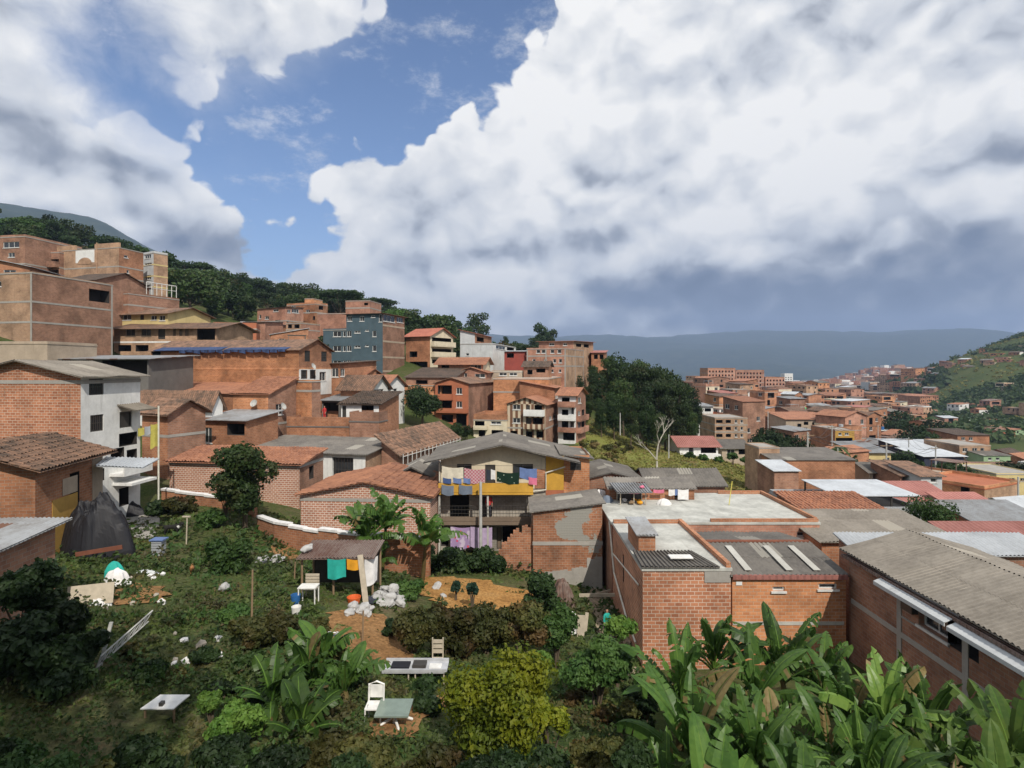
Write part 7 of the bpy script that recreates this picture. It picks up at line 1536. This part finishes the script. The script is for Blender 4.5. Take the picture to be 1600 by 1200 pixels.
ln1 = MB(); ln1.tube([((688 - CX) / F * Yl, Yl, zpx(727, Yl)), ((842 - CX) / F * Yl, Yl, zpx(728, Yl))], .01, 4); tag(ln1.build('clothes_line', 'dark_frame'), 'thin clothes line strung across the top balcony', 'line')
# towels of the white house
_, Qw, L2w, byw = WH
def wt(label, pxa, pxb, pya, pyb, mat, seed):
    s0 = L2w * (pxa - 126) / 93; s1 = L2w * (pxb - 126) / 93; Ym = byw + L2w * .8
    z = zpx(pya, Ym); a = Qw(2, s0, 1.15, z); b = Qw(2, s1, 1.15, z); cloth(label, a, b, (pyb - pya) / F * Ym, mat, 'towels on the white house', wav=.03, seed=seed, cat='towel', name='hanging_towel')
wt('small yellow towel on the white house balcony', 187, 197, 667, 679, 'cloth_yellow', 1); wt('small pale blue towel on the white house balcony', 198, 208, 666, 679, 'pale_grey', 2); wt('long yellow towel hanging at the corner of the white house', 209, 222, 664, 701, 'cloth_yellow', 3)
# terrace clutter
def TP(px, py): Y = 8.66 * F / (py - HZ); return Vector(((px - CX) / F * Y, Y, -8.66))
tk = TP(988, 789); sk2 = thing('terrace_shack', 'little shack of posts with a crumpled tin roof on the concrete terrace', 'shack', tk)
for x, y in ((-.75, 0), (.1, 0), (.85, 0), (-.75, 1.2), (.85, 1.2)): lpart(MB().tube([(x, y, 0), (x, y, .82)], .035, 6), 'post', 'pale_wood', sk2)
m = MB(); sheet(m, (-1.0, -.35, .84), (1.2, -.35, .88), (1.1, 1.5, 1.15), (-1.2, 1.5, 1.1), .04, 'tin', True); lpart(m, 'roof', 'tin', sk2)
lpart(MB().box(-.75, 1.22, 0, .85, 1.26, .85), 'back_wall', 'dark_frame', sk2)
for k in range(9):
    o = sack('bric-a-brac bundle under the terrace shack', tk + Vector((random.uniform(-.6, .7), random.uniform(0, .8), .15)), .16, 700 + k, 'bundles under the terrace shack', random.choice(['cloth_dark', 'cloth_white', 'cloth_orange', 'wood']))
sack('red and white bundle lying on the shack tin roof', tk + Vector((.7, .4, 1.05)), .16, 720, 'lone sacks', 'cloth_pink')
mkhouse('terrace_room', 10 - 3.6, 37.9, 90, 1.6, 5.6, -8.66, -7.95, wall='brick_orange', roof='shedl', rmat='asbestos', rise=.35, oh=.15, det=True, label='low brick room with a ribbed grey roof on the concrete terrace', cat='room', ops=[(2, 4.3, 5.2, -8.6, -8.1, 'h', .8)])
for i, (a, b, mt, h) in enumerate([(7.6, 8.3, 'cloth_pink', .28), (8.4, 9.1, 'cloth_red', .2), (9.2, 9.9, 'cloth_pink', .22), (10.2, 10.6, 'cloth_white', .4), (10.8, 11.5, 'cloth_white', .65), (10.62, 10.78, 'cloth_blue', .4)]):
    cloth('laundry piece, number %s from the left on the terrace line' % ['first', 'second', 'third', 'fourth', 'last', 'fifth'][i], (a, 37.5, -7.9), (b, 37.5, -7.9), h, mt, 'laundry on the concrete terrace', wav=.03, seed=40 + i, cat='laundry')
p = TP(1139, 789); _topo('yellow_pole', 'thin yellow pole standing on the concrete terrace', 'pole', MB().tube([(0, 0, 0), (.2, 0, 1.5)], .025, 6), 'cloth_yellow', p, None)
tarp('white and blue cloth bundle lying on the concrete terrace', TP(1038, 788), .45, .35, .35, 'cloth_white', 31, 'cloth_heap'); tarp('dark blue cloth draped at the left edge of the terrace', TP(948, 784), .4, .3, .4, 'cloth_jean', 32, 'cloth_heap'); tarp('white rubbish heap at the left end of the terrace', TP(935, 772), .6, .4, .3, 'cloth_white', 33, 'cloth_heap')
mkhouse('grey_roofed_house', 4.9, 40.6, 90, 5.5, 4.2, -13, -7.9, wall='brick_brown', roof='gable1', rmat='asbestos', rise=.5, oh=.2, det=True, label='low house with slanting grey sheets between the brick annex and the terrace shack', cat='house')
mkhouse('grey_roofed_house', 9.6, 40.6, 90, 4.5, 5.4, -13, -8.3, wall='brick_brown', roof='gable2', rmat='asbestos', rise=.8, oh=.2, det=True, label='low house with a folded grey roof behind the terrace room', cat='house')
# ------------------------------------------------------------------ people and animals
def figure(name, label, cat, loc, joints, edges, radii, mats, zones, rz=0, scale=1):
    me = bpy.data.meshes.new('skeleton'); me.from_pydata(joints, edges, []); o = bpy.data.objects.new('tmp', me); COL.objects.link(o)
    sm = o.modifiers.new('s', 'SKIN'); 
    for i, r_ in enumerate(radii):
        v = me.skin_vertices[0].data[i]; v.radius = (r_, r_) if not isinstance(r_, tuple) else r_; v.use_root = i == 0
    sb = o.modifiers.new('u', 'SUBSURF'); sb.levels = 1; sb.render_levels = 1
    dg = bpy.context.evaluated_depsgraph_get(); m2 = bpy.data.meshes.new_from_object(o.evaluated_get(dg)); bpy.data.objects.remove(o)
    m2.materials.clear()
    for mt in mats: m2.materials.append(MATS[mt])
    for p in m2.polygons: p.material_index = zones(p.center); p.use_smooth = True
    b = bpy.data.objects.new(name, m2); COL.objects.link(b); b.location = loc; b.rotation_euler = (0, 0, rz); b.scale = (scale,) * 3
    return tag(b, label, cat)
HJ = [(0, 0, .95), (0, 0, 1.12), (0, 0, 1.30), (0, .0, 1.42), (0, 0, 1.50), (0, -.01, 1.60), (0, 0, 1.68), (.16, 0, 1.40), (.22, -.03, 1.14), (.2, -.12, .92), (.19, -.17, .84), (-.16, 0, 1.40), (-.22, -.03, 1.14), (-.2, -.12, .92), (-.19, -.17, .84),
      (.09, 0, .86), (.10, -.02, .48), (.10, .02, .09), (.11, -.13, .03), (-.09, 0, .86), (-.10, .0, .48), (-.10, .03, .09), (-.11, -.12, .03)]
HE = [(0, 1), (1, 2), (2, 3), (3, 4), (4, 5), (5, 6), (3, 7), (7, 8), (8, 9), (9, 10), (3, 11), (11, 12), (12, 13), (13, 14), (0, 15), (15, 16), (16, 17), (17, 18), (0, 19), (19, 20), (20, 21), (21, 22)]
HR = [(.14, .10), (.13, .10), (.16, .11), (.10, .08), .05, (.085, .095), .07, .055, .042, .033, .035, .055, .042, .033, .035, .085, .06, .042, .035, .085, .06, .042, .035]
def person(label, loc, top, pants, rz, s=1.0, hairmat='hair'):
    def zn(c):
        if c.z > 1.5: return 0 if (c.y < -.02 and c.z < 1.66) else 3
        if abs(c.x) > .17 and c.z < 1.1: return 0
        if c.z > .95: return 1
        return 2 if c.z > .07 else 4
    return figure('person', label, 'person', loc, HJ, HE, HR, ['skin', top, pants, hairmat, 'dark_frame'], zn, rz, s)
person('person in a red top and dark trousers standing behind the middle balcony railing', (-1.55, YH - .7, -10.08), 'cloth_red', 'cloth_dark', .2, .98)
person('person dressed in red standing on the dark brick terrace', ((507 - CX) / F * 62, 62, zpx(652, 57) - .9), 'cloth_red', 'cloth_red', -.3, 1.0)
pl = G(948, 1003); person('person in dark clothes with a turquoise shirt in the narrow lane', pl, 'cloth_teal', 'cloth_dark', .6, .95)
DJ = [(0, 0, .42), (.28, 0, .44), (.42, 0, .52), (.52, 0, .60), (.64, 0, .57), (-.26, 0, .43), (-.42, 0, .50), (-.52, 0, .58), (.3, .07, .25), (.31, .07, .03), (.3, -.07, .25), (.31, -.07, .03), (-.26, .07, .28), (-.32, .07, .16), (-.28, .07, .03), (-.26, -.07, .28), (-.32, -.07, .16), (-.28, -.07, .03), (.5, .05, .68), (.5, -.05, .68)]
DE = [(0, 1), (1, 2), (2, 3), (3, 4), (0, 5), (5, 6), (6, 7), (1, 8), (8, 9), (1, 10), (10, 11), (5, 12), (12, 13), (13, 14), (5, 15), (15, 16), (16, 17), (3, 18), (3, 19)]
DR = [.12, .14, .09, .08, .035, .11, .025, .015, .045, .03, .045, .03, .06, .03, .03, .06, .03, .03, .02, .02]
figure('dog', 'black dog with a white chest standing on the grass near the concrete pad', 'dog', G(268, 838), DJ, DE, DR, ['fur_black', 'cloth_white'], lambda c: 1 if c.x > .36 and c.z < .5 else 0, .1, 1.1)
figure('hen', 'small light brown hen standing on the grass', 'hen', G(300, 902), [(0, 0, .2), (.1, 0, .24), (.15, 0, .34), (.19, 0, .36), (-.12, 0, .26), (-.2, 0, .34), (0, .04, .1), (0, .04, 0), (0, -.04, .1), (0, -.04, 0)], [(0, 1), (1, 2), (2, 3), (0, 4), (4, 5), (0, 6), (6, 7), (0, 8), (8, 9)], [.1, .08, .035, .015, .08, .03, .02, .01, .02, .01], ['hen_brown'], lambda c: 0, 2.0, 1.25)

for i, (x, y, h) in enumerate([(-18, -6, 31), (-11, -7, 31), (-4, -7, 29), (-25, -5, 32)]):  # unseen tall trees, added only to darken the foreground
    place('g%d' % (2 if i % 2 else 0), x, y, h, 'very tall unseen tree added behind the viewpoint to shade the foreground', 'unseen trees added for shade behind the viewpoint', sx=.62)
# ------------------------------------------------------------------ haze
hm = bpy.data.materials.new('haze_mat'); hm.use_nodes = True; n = NT(hm.node_tree); n.n.clear()
o = n.node('ShaderNodeOutputMaterial'); v = n.node('ShaderNodeVolumePrincipled'); v.inputs['Color'].default_value = (.46, .62, .95, 1); v.inputs['Density'].default_value = .00015; v.inputs['Anisotropy'].default_value = 0.0
n.l.new(v.outputs[0], o.inputs[1])
hb = MB().box(-9700, -9700, -420, 9700, 9700, 860).build('haze', hm); tag(hb, 'thin blue haze filling the valley air', 'haze', kind='stuff')
_long = [(o.name, len(o['label'].split())) for o in COL.objects if o.get('label') and len(o['label'].split()) > 16]
print('LONG', _long[:12], len(_long))
